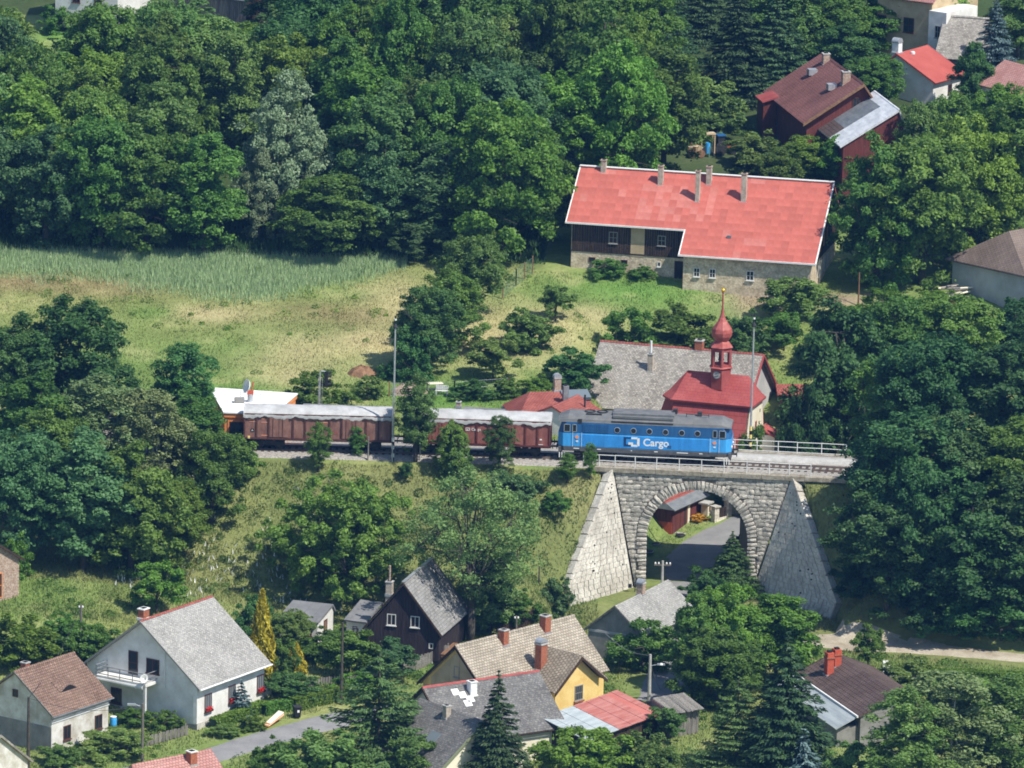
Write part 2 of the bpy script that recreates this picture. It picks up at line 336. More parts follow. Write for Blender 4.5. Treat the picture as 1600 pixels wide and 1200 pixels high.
pm('chimney_white', (0.66, 0.66, 0.66), (0.8, 0.8, 0.8), 3, 0.8)
pm('metal_grey', (0.2, 0.21, 0.22), (0.32, 0.33, 0.34), 2, 0.5, metal=0.4)
pm('metal_dark', (0.02, 0.02, 0.022), (0.05, 0.05, 0.052), 3, 0.6)
pm('metal_zinc', (0.4, 0.42, 0.44), (0.55, 0.57, 0.6), 2, 0.4, metal=0.5)
pm('paint_black', (0.015, 0.015, 0.016), rough=0.6)
pm('paint_white', (0.78, 0.78, 0.76), rough=0.6)
pm('paint_yellow', (0.75, 0.6, 0.2), rough=0.6)
pm('paint_teal', (0.1, 0.2, 0.16), rough=0.6)
pm('paint_moss', (0.2, 0.22, 0.13), rough=0.7)
pm('frame_brown', (0.1, 0.04, 0.025), rough=0.7)
pm('frame_white', (0.66, 0.65, 0.61), rough=0.7)
pm('frame_grey', (0.28, 0.27, 0.25), rough=0.7)
pm('shutter_orange', (0.45, 0.2, 0.03), (0.55, 0.27, 0.05), 4, 0.8)
glassmat('glass'); glassmat('glass_pale', (0.16, 0.19, 0.21))
roofmat('slate_grey', (0.24, 0.215, 0.185), (0.36, 0.335, 0.3), 0.28, 0.22, 0.02, 0.22, 0.5, scale=0.6, lichen=(0.42, 0.39, 0.33))
roofmat('slate_pale', (0.27, 0.265, 0.25), (0.39, 0.38, 0.36), 0.26, 0.17, 0.02, 0.16, 0.5, scale=0.3, lichen=(0.45, 0.435, 0.4))
roofmat('slate_mid', (0.19, 0.185, 0.18), (0.27, 0.265, 0.26), 0.3, 0.24, 0.016, 0.16, 0.4, scale=0.5, lichen=(0.31, 0.3, 0.29))
roofmat('slate_dark', (0.115, 0.11, 0.108), (0.175, 0.17, 0.165), 0.3, 0.24, 0.016, 0.16, 0.4, scale=0.5, lichen=(0.22, 0.215, 0.2))
roofmat('tile_straw', (0.31, 0.265, 0.205), (0.44, 0.385, 0.31), 0.3, 0.26, 0.03, 0.16, 0.8, scale=0.6)
roofmat('tile_brownold', (0.175, 0.108, 0.08), (0.26, 0.17, 0.13), 0.25, 0.3, 0.035, 0.14, 0.8, scale=0.45, lichen=(0.3, 0.2, 0.155))
roofmat('tile_maroon', (0.17, 0.075, 0.066), (0.26, 0.115, 0.1), 0.4, 0.35, 0.02, 0.1, 0.5, scale=0.25)
roofmat('tile_umber', (0.095, 0.065, 0.056), (0.14, 0.1, 0.088), 0.42, 0.5, 0.035, 0.1, 0.8, mort=0.4, scale=0.4)
roofmat('tile_taupe', (0.16, 0.12, 0.1), (0.22, 0.17, 0.145), 0.3, 0.35, 0.02, 0.1, 0.5, scale=0.4)
roofmat('tile_red', (0.27, 0.075, 0.058), (0.36, 0.115, 0.09), 0.3, 0.32, 0.03, 0.12, 0.7, scale=0.6)
roofmat('tile_rose', (0.4, 0.19, 0.165), (0.5, 0.27, 0.24), 0.3, 0.32, 0.03, 0.1, 0.6, scale=0.6)
roofmat('chapel_red', (0.31, 0.06, 0.055), (0.4, 0.1, 0.092), 0.5, 0.3, 0.012, 0.06, 0.3, scale=0.5)
roofmat('felt_grey', (0.15, 0.15, 0.155), (0.22, 0.22, 0.225), 1.0, 4.0, 0.01, 0.05, 0.15, scale=0.6)
pm('roof_sheet_red', (0.34, 0.1, 0.08), (0.46, 0.2, 0.17), 0.8, 0.7, 0.1, 9, stretch=(0.5, 4, 1), fine=0.1)
pm('roof_sheet_grey', (0.3, 0.34, 0.36), (0.43, 0.47, 0.48), 0.7, 0.7, 0.1, 9, stretch=(0.5, 4, 1), fine=0.1)
pm('roof_sheet_white', (0.5, 0.52, 0.55), (0.72, 0.74, 0.77), 0.7, 0.6, 0.1, 9, stretch=(1, 3, 1), fine=0.1)
pm('roof_sheet_slate', (0.13, 0.145, 0.16), (0.22, 0.235, 0.25), 0.7, 0.6, 0.1, 9, stretch=(1, 3, 1), fine=0.1)
# train
pm('loco_light', (0.05, 0.3, 0.68), (0.065, 0.4, 0.85), 1.2, 0.42, spec=0.4, stretch=(2, 2, .35), fine=.06, fscale=9)
pm('loco_dark', (0.018, 0.09, 0.24), (0.03, 0.13, 0.32), 1.2, 0.42, spec=0.4, stretch=(2, 2, .35), fine=.06, fscale=9)
pm('loco_roof', (0.115, 0.12, 0.125), (0.18, 0.18, 0.18), 1.2, 0.6, fine=0.1)
pm('loco_frame', (0.07, 0.072, 0.078), (0.12, 0.12, 0.12), 2, 0.6, fine=0.1)
pm('wagon_brown', (0.17, 0.078, 0.06), (0.3, 0.16, 0.125), 1.6, 0.75, fine=0.15, fscale=9, stretch=(1, 1, 0.4))
pm('wagon_red', (0.21, 0.068, 0.055), (0.32, 0.125, 0.1), 1.6, 0.75, fine=0.15, fscale=9, stretch=(1, 1, 0.4))
pm('wagon_rib', (0.075, 0.03, 0.024), (0.13, 0.055, 0.045), 2, 0.75)
pm('wagon_ribred', (0.1, 0.025, 0.02), (0.15, 0.042, 0.035), 2, 0.75)
pm('tarp', (0.34, 0.34, 0.335), (0.5, 0.5, 0.5), 1.0, 0.6, 0.6, 2.5, fine=0.08)
pm('underframe', (0.02, 0.018, 0.016), (0.045, 0.04, 0.036), 3, 0.8)
pm('logo_navy', (0.01, 0.045, 0.14), rough=0.5)
pm('emblem_orange', (0.75, 0.3, 0.18), rough=0.5)
# ================================================================== ground sheet
def axis(lo, hi, step, far):
    a = list(np.arange(lo, hi + 1e-6, step)); s = step; x = hi; up = []
    while x < far: s *= 1.28; x += s; up.append(x)
    s = step; x = lo; dn = []
    while x > -far: s *= 1.28; x -= s; dn.append(x)
    return np.array(dn[::-1] + a + up)
def vnoise(x, y, f, seed):
    r = np.random.default_rng(seed); T = r.random((64, 64)); X = x * f + 100; Y = y * f + 100
    xi = np.floor(X).astype(int); yi = np.floor(Y).astype(int); fx = X - xi; fy = Y - yi; fx = fx * fx * (3 - 2 * fx); fy = fy * fy * (3 - 2 * fy)
    g = lambda a, b: T[a % 64, b % 64]
    return (g(xi, yi) * (1 - fx) + g(xi + 1, yi) * fx) * (1 - fy) + (g(xi, yi + 1) * (1 - fx) + g(xi + 1, yi + 1) * fx) * fy
def fbm(x, y, f, seed): return sum(vnoise(x, y, f * 2 ** k, seed + k) * 0.5 ** k for k in range(4)) / 1.875
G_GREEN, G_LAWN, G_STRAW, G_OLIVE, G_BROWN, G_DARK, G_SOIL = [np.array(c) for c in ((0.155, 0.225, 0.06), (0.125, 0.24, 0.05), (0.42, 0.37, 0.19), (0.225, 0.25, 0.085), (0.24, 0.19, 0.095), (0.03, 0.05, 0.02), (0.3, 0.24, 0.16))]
def _blobs(lst):
    out = []
    for u, v, ru, rv, c in lst:
        p = ground(u, v); q = ground(u, v - rv); out.append((p[0], p[1], ru / ppm(p), max(1.0, abs(q[1] - p[1])), c))
    return out
BLOBS = _blobs([(330, 492, 70, 14, G_STRAW), (620, 465, 60, 35, G_STRAW), (590, 540, 75, 35, G_STRAW), (450, 545, 90, 25, G_STRAW), (100, 445, 190, 22, G_BROWN), (520, 490, 110, 18, G_BROWN), (230, 490, 40, 14, G_GREEN),
    (760, 520, 75, 45, G_STRAW), (860, 520, 60, 40, G_STRAW), (930, 495, 50, 22, G_STRAW), (350, 540, 90, 22, G_GREEN), (460, 590, 60, 20, G_STRAW),
    (880, 455, 90, 14, G_GREEN), (1010, 455, 130, 22, G_LAWN), (1180, 470, 55, 28, G_SOIL), (1210, 520, 35, 40, G_OLIVE), (700, 620, 120, 24, G_LAWN), (330, 610, 120, 10, G_LAWN),
    (60, 920, 90, 40, G_GREEN), (300, 890, 90, 60, G_OLIVE), (900, 800, 40, 70, G_BROWN), (620, 740, 130, 30, G_OLIVE), (1330, 470, 90, 12, G_SOIL), (40, 480, 80, 25, G_OLIVE), (920, 940, 60, 16, G_LAWN), (100, 60, 60, 25, G_LAWN), (1290, 975, 60, 10, G_OLIVE), (1070, 820, 110, 40, G_GREEN), (1010, 850, 20, 20, G_LAWN)])
def gcol(x, y):
    n1 = fbm(x, y, 0.07, 3)[..., None]; n2 = fbm(x, y, 0.35, 9)[..., None]; n3 = fbm(x, y, 0.16, 23)[..., None]
    t = (y - ytrack(x))[..., None]
    c = G_GREEN + (G_OLIVE - G_GREEN) * np.clip((n1 - 0.35) * 2.4, 0, 1)
    for bx, by, rx, ry, bc in BLOBS:
        k = np.exp(-(((x - bx) / rx) ** 2 + ((y - by) / ry) ** 2))[..., None] * (0.75 + 0.9 * (n3 - 0.5)); c = c + (bc - c) * np.clip(k * 1.25, 0, 1)
    c = c + (G_STRAW - c) * np.clip((n2 - 0.58) * 1.6, 0, 0.35)
    emb = ((t < -3.3) & (t > -21)).astype(float); c = c + (np.array((0.165, 0.17, 0.065)) * (0.7 + 0.65 * n3) - c) * emb * 0.65
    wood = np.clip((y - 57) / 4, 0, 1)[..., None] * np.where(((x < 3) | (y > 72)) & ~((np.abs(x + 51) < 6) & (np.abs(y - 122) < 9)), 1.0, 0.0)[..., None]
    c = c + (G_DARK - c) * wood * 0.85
    return c * (0.8 + 0.4 * n2)
_vr = [ground(u, v) for u, v in ((300, 1192), (370, 1168), (440, 1148), (500, 1132), (560, 1118))]
_dr = [ground(u, v) for u, v in ((1265, 1000), (1330, 1003), (1400, 1010), (1500, 1020), (1600, 1029))]
_lane = [(13, -40), (15.5, -20), (16.6, -8), (16.6, 3), (17.8, 8), (20.6, 12), (25, 17), (33, 21), (48, 25)]
_xs = axis(-64, 62, 0.55, 2400); _ys = axis(-66, 150, 0.55, 2400)
_X, _Y = np.meshgrid(_xs, _ys); _Z = terr(_X, _Y)
_ins = (np.abs(_X) < 66) & (_Y > -68) & (_Y < 152)
_Z = _Z + np.where(_ins, (fbm(_X, _Y, 0.5, 41) - 0.5) * 0.22 * (np.abs(_Y - ytrack(_X)) > 7) * ss(3.5, 6, np.minimum(np.minimum(line_dist(_X, _Y, _lane)[0], line_dist(_X, _Y, [tuple(p[:2]) for p in _vr])[0]), line_dist(_X, _Y, [tuple(p[:2]) for p in _dr])[0])), 0)
_nx, _ny = len(_xs), len(_ys); _i = np.arange(_nx * _ny).reshape(_ny, _nx)
_F = np.stack([_i[:-1, :-1], _i[:-1, 1:], _i[1:, 1:], _i[1:, :-1]], -1).reshape(-1, 4)
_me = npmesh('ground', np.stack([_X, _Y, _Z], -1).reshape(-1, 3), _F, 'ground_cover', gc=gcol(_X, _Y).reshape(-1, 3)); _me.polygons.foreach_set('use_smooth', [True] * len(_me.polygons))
g = bpy.data.objects.new('ground', _me); COL.objects.link(g); tag(g, kind='structure')
def ribbon(name, pts, widths, mat, lift=0.05, step=0.6, cross=7):
    """road laid on the ground along a line of points"""
    P = np.array([p[:2] for p in pts], float); seg = np.hypot(*np.diff(P, axis=0).T); L = np.concatenate([[0], np.cumsum(seg)])
    n = int(L[-1] / step) + 2; s = np.linspace(0, L[-1], n)
    for _ in range(1): X = np.interp(s, L, P[:, 0]); Y = np.interp(s, L, P[:, 1]); W = np.interp(s, L, widths)
    k = max(3, int(3 / step)); ker = np.ones(2 * k + 1) / (2 * k + 1)
    X = np.convolve(np.pad(X, k, mode='edge'), ker, 'valid'); Y = np.convolve(np.pad(Y, k, mode='edge'), ker, 'valid')
    tx, ty = np.gradient(X), np.gradient(Y); q = np.hypot(tx, ty); nx, ny = -ty / q, tx / q
    a = np.linspace(-0.5, 0.5, cross); wob = 1 + 0.12 * (vnoise(X, Y, 0.8, 77) - 0.5)
    VX = X[:, None] + nx[:, None] * a * (W * wob)[:, None]; VY = Y[:, None] + ny[:, None] * a * (W * wob)[:, None]
    VZ = terr(VX, VY) + lift
    VZ[:, 0] -= 0.2; VZ[:, -1] -= 0.2
    i = np.arange(n * cross).reshape(n, cross); F = np.stack([i[:-1, :-1], i[1:, :-1], i[1:, 1:], i[:-1, 1:]], -1).reshape(-1, 4)[:, ::-1]
    me = npmesh(name, np.stack([VX, VY, VZ], -1).reshape(-1, 3), F, mat); o = bpy.data.objects.new(name, me); COL.objects.link(o)
    return tag(o, kind='structure')
ribbon('road', _lane, [5.2, 5.4, 6.0, 6.6, 7.4, 6.6, 5.5, 4.6, 4], 'asphalt')
ribbon('village_road', [_vr[0] + np.array((-9, -6, 0))] + _vr + [_vr[-1] + np.array((10, 5, 0))], [4.2, 4.2, 4.2, 4.4, 4.4, 4.2, 4], 'asphalt')
ribbon('dirt_road', [_dr[0] + np.array((-6, -3, 0))] + _dr + [_dr[-1] + np.array((40, -6, 0))], [3, 5, 7.0, 5.2, 3.8, 3.4, 3.4], 'dirt_road')
# ================================================================== railway
RAILTOP = 0.16
def tpos(s):                      # arc length from X0 -> position and heading on the track
    if s <= 0: return np.array((X0 + s, 0.0)), 0.0
    x = X0 + s * (1 - (s / RAD) ** 2 / 6); return np.array((x, float(ytrack(x)))), -math.atan((x - X0) / RAD)
def sweep(name, prof, s0, s1, ds, mat, parent=None):
    S = np.arange(s0, s1 + 1e-6, ds); V = []
    for s in S:
        p, h = tpos(s); nx, ny = -math.sin(h), math.cos(h)
        V += [(p[0] + nx * t, p[1] + ny * t, z) for t, z in prof]
    k = len(prof); i = np.arange(len(V)).reshape(len(S), k); F = np.stack([i[:-1, :-1], i[1:, :-1], i[1:, 1:], i[:-1, 1:]], -1).reshape(-1, 4)[:, ::-1]
    o = bpy.data.objects.new(name, npmesh(name, V, F, mat)); COL.objects.link(o); o.parent = parent; return o
tag(sweep('ballast_bed', [(-2.9, -0.5), (-2.3, -0.14), (-1.5, -0.02), (1.5, -0.02), (2.3, -0.12), (2.9, -0.24), (6.6, -0.26), (7.2, -0.7)], -48, 82, 1.0, 'ballast'), kind='structure')
tag(sweep('platform_path', [(2.35, -0.5), (2.4, 0.04), (4.75, 0.06), (5.0, -0.6)], 30, 78, 1.0, 'gravel_path'), kind='structure')
trk = thing('railway_track', 'single railway track on pale ballast crossing the stone bridge', 'track')
for t in (-0.75, 0.75):
    sweep('rail', [(t - 0.07, 0.0), (t - 0.03, 0.05), (t - 0.036, RAILTOP), (t + 0.036, RAILTOP), (t + 0.03, 0.05), (t + 0.07, 0.0)], -46, 80, 1.0, 'rail_steel', trk)
_sl = MB().box(-0.12, 0.12, -1.3, 1.3, -0.12, 0.025).mesh('sleeper', 'sleeper_wood')
for k in range(205):
    p, h = tpos(-44 + k * 0.6); inst('sleeper', _sl, trk, (p[0], p[1], 0), (0, 0, h + random.uniform(-.01, .01)))
# ================================================================== stone bridge
ZB = 10.9                          # local z = height above the foot; rail level is ZB
br = thing('stone_bridge', 'rubble stone railway arch bridge with splayed wing walls over the lane', 'bridge', (SX, SY, -ZB), -BH)
AS, AR, AZ = 0.12, 4.5, ZB - 6.05   # arch centre, radius, springing height
TF, TB = -3.7, 5.0                 # near and far face
def sl(z): return -7.5 + (ZB - z) / 11 * 2.25
def sr(z): return 8.3 - (ZB - z) / 11 * 3.35
m = MB(); top = ZB - 0.12
def solid(poly):                   # poly of (s,z), ccw seen from the camera side
    m.prism([(a, 0, b) for a, b in poly][::-1], (-1.35, TB, 0), (0, TF, 0))
solid([(sl(-1), -1), (AS - AR, -1), (AS - AR, AZ), (sl(AZ), AZ)]); solid([(AS + AR, -1), (sr(-1), -1), (sr(AZ), AZ), (AS + AR, AZ)])
N = 28; A = [(AS - AR * math.cos(math.pi * k / N), AZ + AR * math.sin(math.pi * k / N)) for k in range(N + 1)]
for a, b in zip(A, A[1:]): solid([a, b, (b[0], top), (a[0], top)])
solid([(sl(AZ), AZ), A[0], (A[0][0], top), (sl(top), top)]); solid([A[-1], (sr(AZ), AZ), (sr(top), top), (A[-1][0], top)])
m.build('arch_barrel', 'stone_joint', br)
def stone_mesh(seed, lump=0.22):
    r = random.Random(seed); g = 4; vs = []; fs = []
    for j in range(g):
        for i in range(g):
            e = (i in (0, g - 1)) + (j in (0, g - 1)); x = i / (g - 1) - 0.5; z = j / (g - 1) - 0.5
            if e == 2: x *= r.uniform(0.86, 0.97); z *= r.uniform(0.84, 0.97)
            else: x += r.uniform(-.06, .06) * (0 < i < g - 1); z += r.uniform(-.06, .06) * (0 < j < g - 1)
            y = -1 + (0.55 if e == 2 else 0.35 if e == 1 else 0) * r.uniform(.6, 1.2) + r.uniform(-lump, lump) * (e == 0)
            vs.append((x, y, z))
    for j in range(g - 1):
        for i in range(g - 1): a = j * g + i; fs.append((a, a + 1, a + g + 1, a + g))
    ring = [i for i in range(g)] + [j * g + g - 1 for j in range(1, g)] + [(g - 1) * g + i for i in range(g - 2, -1, -1)] + [j * g for j in range(g - 2, 0, -1)]
    o = len(vs); vs += [(vs[i][0] * 1.02, 0.3, vs[i][2] * 1.02) for i in ring]
    for k in range(len(ring)): q = (k + 1) % len(ring); fs.append((ring[k], o + k, o + q, ring[q]))
    return MB().add(vs, fs).mesh('stone', 'stone_light')
STONES = [stone_mesh(k) for k in range(9)]
rs = random.Random(5); SPEC = []
z = -0.1
while z < top - 0.25:
    h = rs.uniform(0.26, 0.45); h = min(h, top - z); zc = z + h / 2
    ro = AR + 0.86
    if z + h * 0.6 < AZ: gap = ro
    else: gap = math.sqrt(max(0, ro ** 2 - (zc - h * 0.25 - AZ) ** 2)) if zc - AZ < ro else 0
    spans = [(sl(zc) + 0.05, AS - gap), (AS + gap, sr(zc) - 0.05)] if gap > 0 else [(sl(zc) + .05, sr(zc) - .05)]
    for a, b in spans:
        x = a
        while x < b - 0.12:
            ww = rs.uniform(0.34, .9)
            if b - (x + ww) < 0.3: ww = b - x
            SPEC.append((rs.choice(STONES), (x + ww / 2, TF, zc + rs.uniform(-.05, .05)), (rs.uniform(-.05, .05), rs.uniform(-.14, .14), rs.uniform(-.05, .05)), (ww * rs.uniform(.92, 1.02), rs.uniform(0.04, 0.12), h * rs.uniform(.88, 1.06)))); x += ww
    z += h
SPEC.sort(key=lambda q: -q[3][0] * q[3][2])
for me_, l_, r_, s_ in SPEC[:290]: inst('stone', me_, br, l_, r_, s_)
sm_ = MB()
for me_, l_, r_, s_ in SPEC[290:]:
    M_ = Matrix.LocRotScale(Vector(l_), __import__('mathutils').Euler(r_), Vector(s_)); sm_.add([M_ @ v.co for v in me_.vertices], [tuple(p.vertices) for p in me_.polygons])
sm_.build('small_stones', 'stone_light', br)['kind'] = 'stuff'
for k in range(43):                # voussoirs round the arch
    a = math.pi * (k + 0.5) / 43; ln = rs.uniform(0.74, 0.95); wd = math.pi * (AR + 0.42) / 43
    c = AR + ln / 2 - 0.02
    inst('voussoir', rs.choice(STONES), br, (AS - c * math.cos(a), TF - 0.05, AZ + c * math.sin(a)), (0, a - math.pi, 0), (ln, rs.uniform(0.14, 0.24), wd * 0.93))
for sgn in (-1, 1):                # jamb blocks below the springing
    z = -0.1
    while z < AZ - 0.1:
        h = rs.uniform(0.3, 0.42); ln = rs.uniform(0.62, 1.0)
        inst('jamb_stone', rs.choice(STONES), br, (AS + sgn * (AR + ln / 2 - 0.02), TF - 0.05, z + h / 2), (0, 0, 0), (ln, rs.uniform(0.14, 0.24), h * 0.93)); z += h
def wing(P1, P2, P3, P4, name):    # joint top, joint foot, outer foot, outer top
    P = [np.array(p, float) + (0, 0, ZB) for p in (P1, P2, P3, P4)]
    n = np.cross(P[1] - P[0], P[2] - P[1]); n /= np.linalg.norm(n)
    if n[1] > 0: n = -n
    m = MB(); q = [p - n * 0.075 for p in P]; m.prism(q if name == 'l' else q[::-1], -n * 0.9, (0, 0, 0))
    w = m.build('wing_wall', 'stone_mortar', br)
    sm = MB(); rr = random.Random(3 if name == 'l' else 4)
    nv = 24
    for j in range(nv):
        f0, f1 = j / nv, (j + 1) / nv
        lo0, lo1 = P[1] + (P[0] - P[1]) * f0, P[1] + (P[0] - P[1]) * f1
        # outer limit at that height: the sloping top edge P4->P1 or the end P3->P4
        def outer(zz):
            if zz <= P[3][2]: k = (zz - P[2][2]) / (P[3][2] - P[2][2]); return P[2] + (P[3] - P[2]) * k
            k = (zz - P[3][2]) / (P[0][2] - P[3][2]); return P[3] + (P[0] - P[3]) * k
        o0, o1 = outer(lo0[2]), outer(lo1[2]); L = np.linalg.norm(o0 - lo0)
        x = 0.0
        while x < 1 - 1e-3:
            ww = rr.uniform(0.45, 1.0) / max(L, 0.3); x1 = min(1, x + ww)
            if 1 - x1 < 0.3 / max(L, .3): x1 = 1
            e = 0.008; pr = rr.uniform(-.025, .025)
            quad = [lo0 + (o0 - lo0) * (x + e), lo0 + (o0 - lo0) * (x1 - e), lo1 + (o1 - lo1) * (x1 - e), lo1 + (o1 - lo1) * (x + e)]
            g = (lo1 - lo0) * 0.025; quad = [quad[0] + g, quad[1] + g, quad[2] - g, quad[3] - g]
            c = sum(quad) / 4; hi = [c + (p - c) * 0.985 + n * (pr * .5 - 0.02) for p in quad]; lo = [p - n * 0.17 for p in quad]
            if name == 'l': hi, lo = hi[::-1], lo[::-1]
            sm.hexa(lo, hi); x = x1
    s = sm.build('wing_stonework', 'stone_wing', br); s['kind'] = 'stuff'
    for _ in range(16):            # weep holes
        a, b = rr.uniform(.08, .9), rr.uniform(.1, .85); q = P[1] + (P[0] - P[1]) * a; zz = q[2]
        k_ = (zz - P[3][2]) / (P[0][2] - P[3][2]); oo = P[3] + (P[0] - P[3]) * k_ if zz > P[3][2] else P[2]; q = q + (oo - q) * b
        MB().tube(q - n * .1, q + n * .03, rr.uniform(.05, .09), n=7).build('weep_hole', 'paint_black', br)
    # coping slabs down the slope
    d = P[3] - P[0]; K = 9; out = np.cross(d, n); out /= np.linalg.norm(out)
    if out[2] < 0: out = -out
    for k in range(K):
        a = P[0] + d * (k / K + 0.004); b = P[0] + d * ((k + 1) / K - 0.004); j = rs.uniform(0, .03)
        cm = MB(); cm.hexa([a - n * .75, b - n * .75, b + n * .06, a + n * .06], [p + out * (0.2 + j) for p in (a - n * .75, b - n * .75, b + n * .06, a + n * .06)])
        cm.build('coping_slab', 'stone_wing', br)
wing((-7.5, -3.75, -0.1), (-5.25, -3.75, -11.4), (-10.2, -11, -11.4), (-10.6, -11, -9.2), 'l')
wing((8.3, -3.75, -0.1), (4.95, -3.75, -11.4), (12.4, -10.5, -11.4), (12.95, -10.5, -9.6), 'r')
x = -9.6
while x < 13.2:                    # kerb of coping stones along the deck
    ww = rs.uniform(1.4, 2.1); MB().box(x + .01, x + ww - .01, TF - 0.22, TF + 0.55, ZB - 0.3, ZB + 0.14 + rs.uniform(-.02, .02)).build('coping_stone', 'stone_coping', br, bevel=0.03)
    MB().box(x + .01, x + ww - .01, TB - 0.5, TB + 0.2, ZB - 0.3, ZB + 0.12).build('coping_stone', 'stone_coping', br); x += ww
MB().box(sl(top) - 1.4, sr(top) + 4.2, TF + 0.3, TB - 0.3, ZB - 0.7, ZB - 0.16).build('deck_fill', 'ballast', br)
def railing(label, t, s0, xs, z0, rails, hgt):
    p = [(SX + math.cos(BH) * s + math.sin(BH) * t, SY - math.sin(BH) * s + math.cos(BH) * t) for s in xs]
    r = thing('bridge_railing', label, 'railing', (p[0][0], p[0][1], z0), -BH, 'bridge railings')
    d = [s - xs[0] for s in xs]
    for s in d: MB().tube((s, 0, -0.15), (s + random.uniform(-.02, .02), 0, hgt), 0.045, n=6).build('post', 'rail_white', r)
    for z in rails:
        mm = MB()
        for a, b in zip(d, d[1:]): mm.tube((a, 0, z + random.uniform(-.015, .015)), (b, 0, z + random.uniform(-.015, .015)), 0.033, n=6)
        mm.build('rail', 'rail_white', r)
railing('white pipe railing on the camera side of the bridge, in front of the locomotive', TF + 0.2, 0, [-10.2, -8.8, -7.4, -5.6, -3.7, -1.7, 0.3, 2.3, 4.3, 6.3, 8.1, 10], 0.12, (0.52, 1.03), 1.05)
railing('white pipe railing along the far side of the bridge beside the chapel', TB - 0.05, 0, [0.6, 2.6, 4.6, 6.5, 8.2, 10.4, 12.6], 0.1, (0.1, 0.55, 1.03), 1.05)
# ================================================================== train
def along(sfront):                 # place a vehicle with its middle at arc length s
    p, h = tpos(sfront); return (p[0], p[1], RAILTOP), h
def wheelset(parent, x, r=0.46, mat='underframe'):
    m = MB()
    for sy in (-0.76, 0.76): m.tube((x, sy - .06, r), (x, sy + .06, r), r, n=20)
    m.tube((x, -.9, r), (x, .9, r), .08, n=8); return m.build('wheelset', mat, parent)
def bogie(parent, x, wb, r, mat='underframe'):
    b = MB()
    for sy in (-1.02, 1.02):
        b.box(x - wb / 2 - .5, x + wb / 2 + .5, sy - .07, sy + .07, r - .05, r + .3)
        for wx in (-wb / 2, wb / 2): b.box(x + wx - .16, x + wx + .16, sy - .12, sy + .12, r - .2, r + .15); b.tube((x + wx + .28, sy, r - .1), (x + wx + .28, sy, r + .35), .09)
    b.box(x - .25, x + .25, -1.05, 1.05, r + .1, r + .45)
    o = b.build('bogie', mat, parent)
    for wx in (-wb / 2, wb / 2): wheelset(o, x + wx, r, mat)
    return o
def text_mesh(body, size, parent, loc, mat, name='lettering', rot=(math.pi / 2, 0, 0), bold=0.0, ext=0.006):
    c = bpy.data.curves.new(name, 'FONT'); c.body = body; c.size = size; c.extrude = ext; c.offset = bold; c.materials.append(MATS[mat])
    tmp = bpy.data.objects.new(name, c); COL.objects.link(tmp); dg = bpy.context.evaluated_depsgraph_get()
    me = bpy.data.meshes.new_from_object(tmp.evaluated_get(dg)); bpy.data.objects.remove(tmp); me.name = name
    o = bpy.data.objects.new(name, me); COL.objects.link(o); o.parent = parent; o.location = loc; o.rotation_euler = rot; return o
def logo_cd(parent, x, y, z, h, navy='logo_navy', white='paint_white'):
    w, th = h * 0.82, h * 0.2        # an open bracket and a closed bracket that interlock
    m = MB()
    for a in (0, h - th): m.box(x, x + w, y - .012, y, z + a, z + a + th)
    m.box(x, x + th * 1.3, y - .012, y, z + th, z + h - th); m.build('logo', navy, parent)
    m = MB(); X = x + w * 0.95
    for a in (0, h - th): m.box(X, X + w * .8, y - .014, y, z + a, z + a + th)
    m.box(X + w * .8 - th * .2, X + w * .8 + th * 1.1, y - .014, y, z + th * .4, z + h - th * .4); m.box(X - w * .35, X + w * .25, y - .014, y, z + th, z + th * 2.2); m.build('logo', white, parent)
# ---- locomotive: centre between px 875 and 1143
loc_s = 12.05 - X0
P, h = along(loc_s)
lo = thing('diesel_locomotive', 'two-tone blue diesel freight locomotive with grey roof standing on the bridge', 'locomotive', P, h)
LH = 7.72; HW = 1.52                # half length, half width of the body
def lsec(x, k=1.0):                # body section: (y,z) from lower left round the roof
    return None
ROOFP = [(-HW, 3.42), (-1.44, 3.68), (-1.22, 3.92), (-0.8, 4.08), (0, 4.14), (0.8, 4.08), (1.22, 3.92), (1.44, 3.68), (HW, 3.42)]
def band(prof_lo, prof_hi, mat, name, ends):
    """a ring of the body between two heights, ends raked and chamfered in plan"""
    m = MB()
    def ring(z, inset):
        e = inset; c = 0.45
        return [(-LH + e + c, -HW, z), (LH - e - c, -HW, z), (LH - e, -HW + .42, z), (LH - e, HW - .42, z), (LH - e - c, HW, z), (-LH + e + c, HW, z), (-LH + e, HW - .42, z), (-LH + e, -HW + .42, z)]
    a, b = ring(prof_lo, ends[0]), ring(prof_hi, ends[1]); n = 8
    m.add(a + b, [tuple(range(n))[::-1], tuple(range(n, 2 * n))] + [(i, (i + 1) % n, n + (i + 1) % n, n + i) for i in range(n)])
    return m.build(name, mat, lo, bevel=0.03)
body = band(1.2, 2.42, 'loco_light', 'lower_body', (0.0, 0.0)); band(2.42, 3.45, 'loco_dark', 'upper_body', (0.0, 0.3))
band(0.78, 1.2, 'loco_frame', 'frame_skirt', (0.12, 0.05))
m = MB(); xs_ = [-LH + .15, -LH + .9, -4.9, -4.9, LH - .9, LH - .15]
k = len(ROOFP); vs = []
def rsec(x, f): return [(x, y * (0.97 if f < 1 else 1), 3.42 + (z - 3.42) * f) for y, z in ROOFP]
secs = [rsec(-LH + .02, 0.45), rsec(-LH + .9, 1.0), rsec(LH - .9, 1.0), rsec(LH - .02, 0.45)]
for s_ in secs: vs += s_
fs = [(a * k + i, (a + 1) * k + i, (a + 1) * k + i + 1, a * k + i + 1) for a in range(3) for i in range(k - 1)] + [tuple(range(k)), tuple(range(3 * k, 4 * k))[::-1]]
m.add(vs, [f[::-1] for f in fs]); roof = m.build('roof', 'loco_roof', lo)
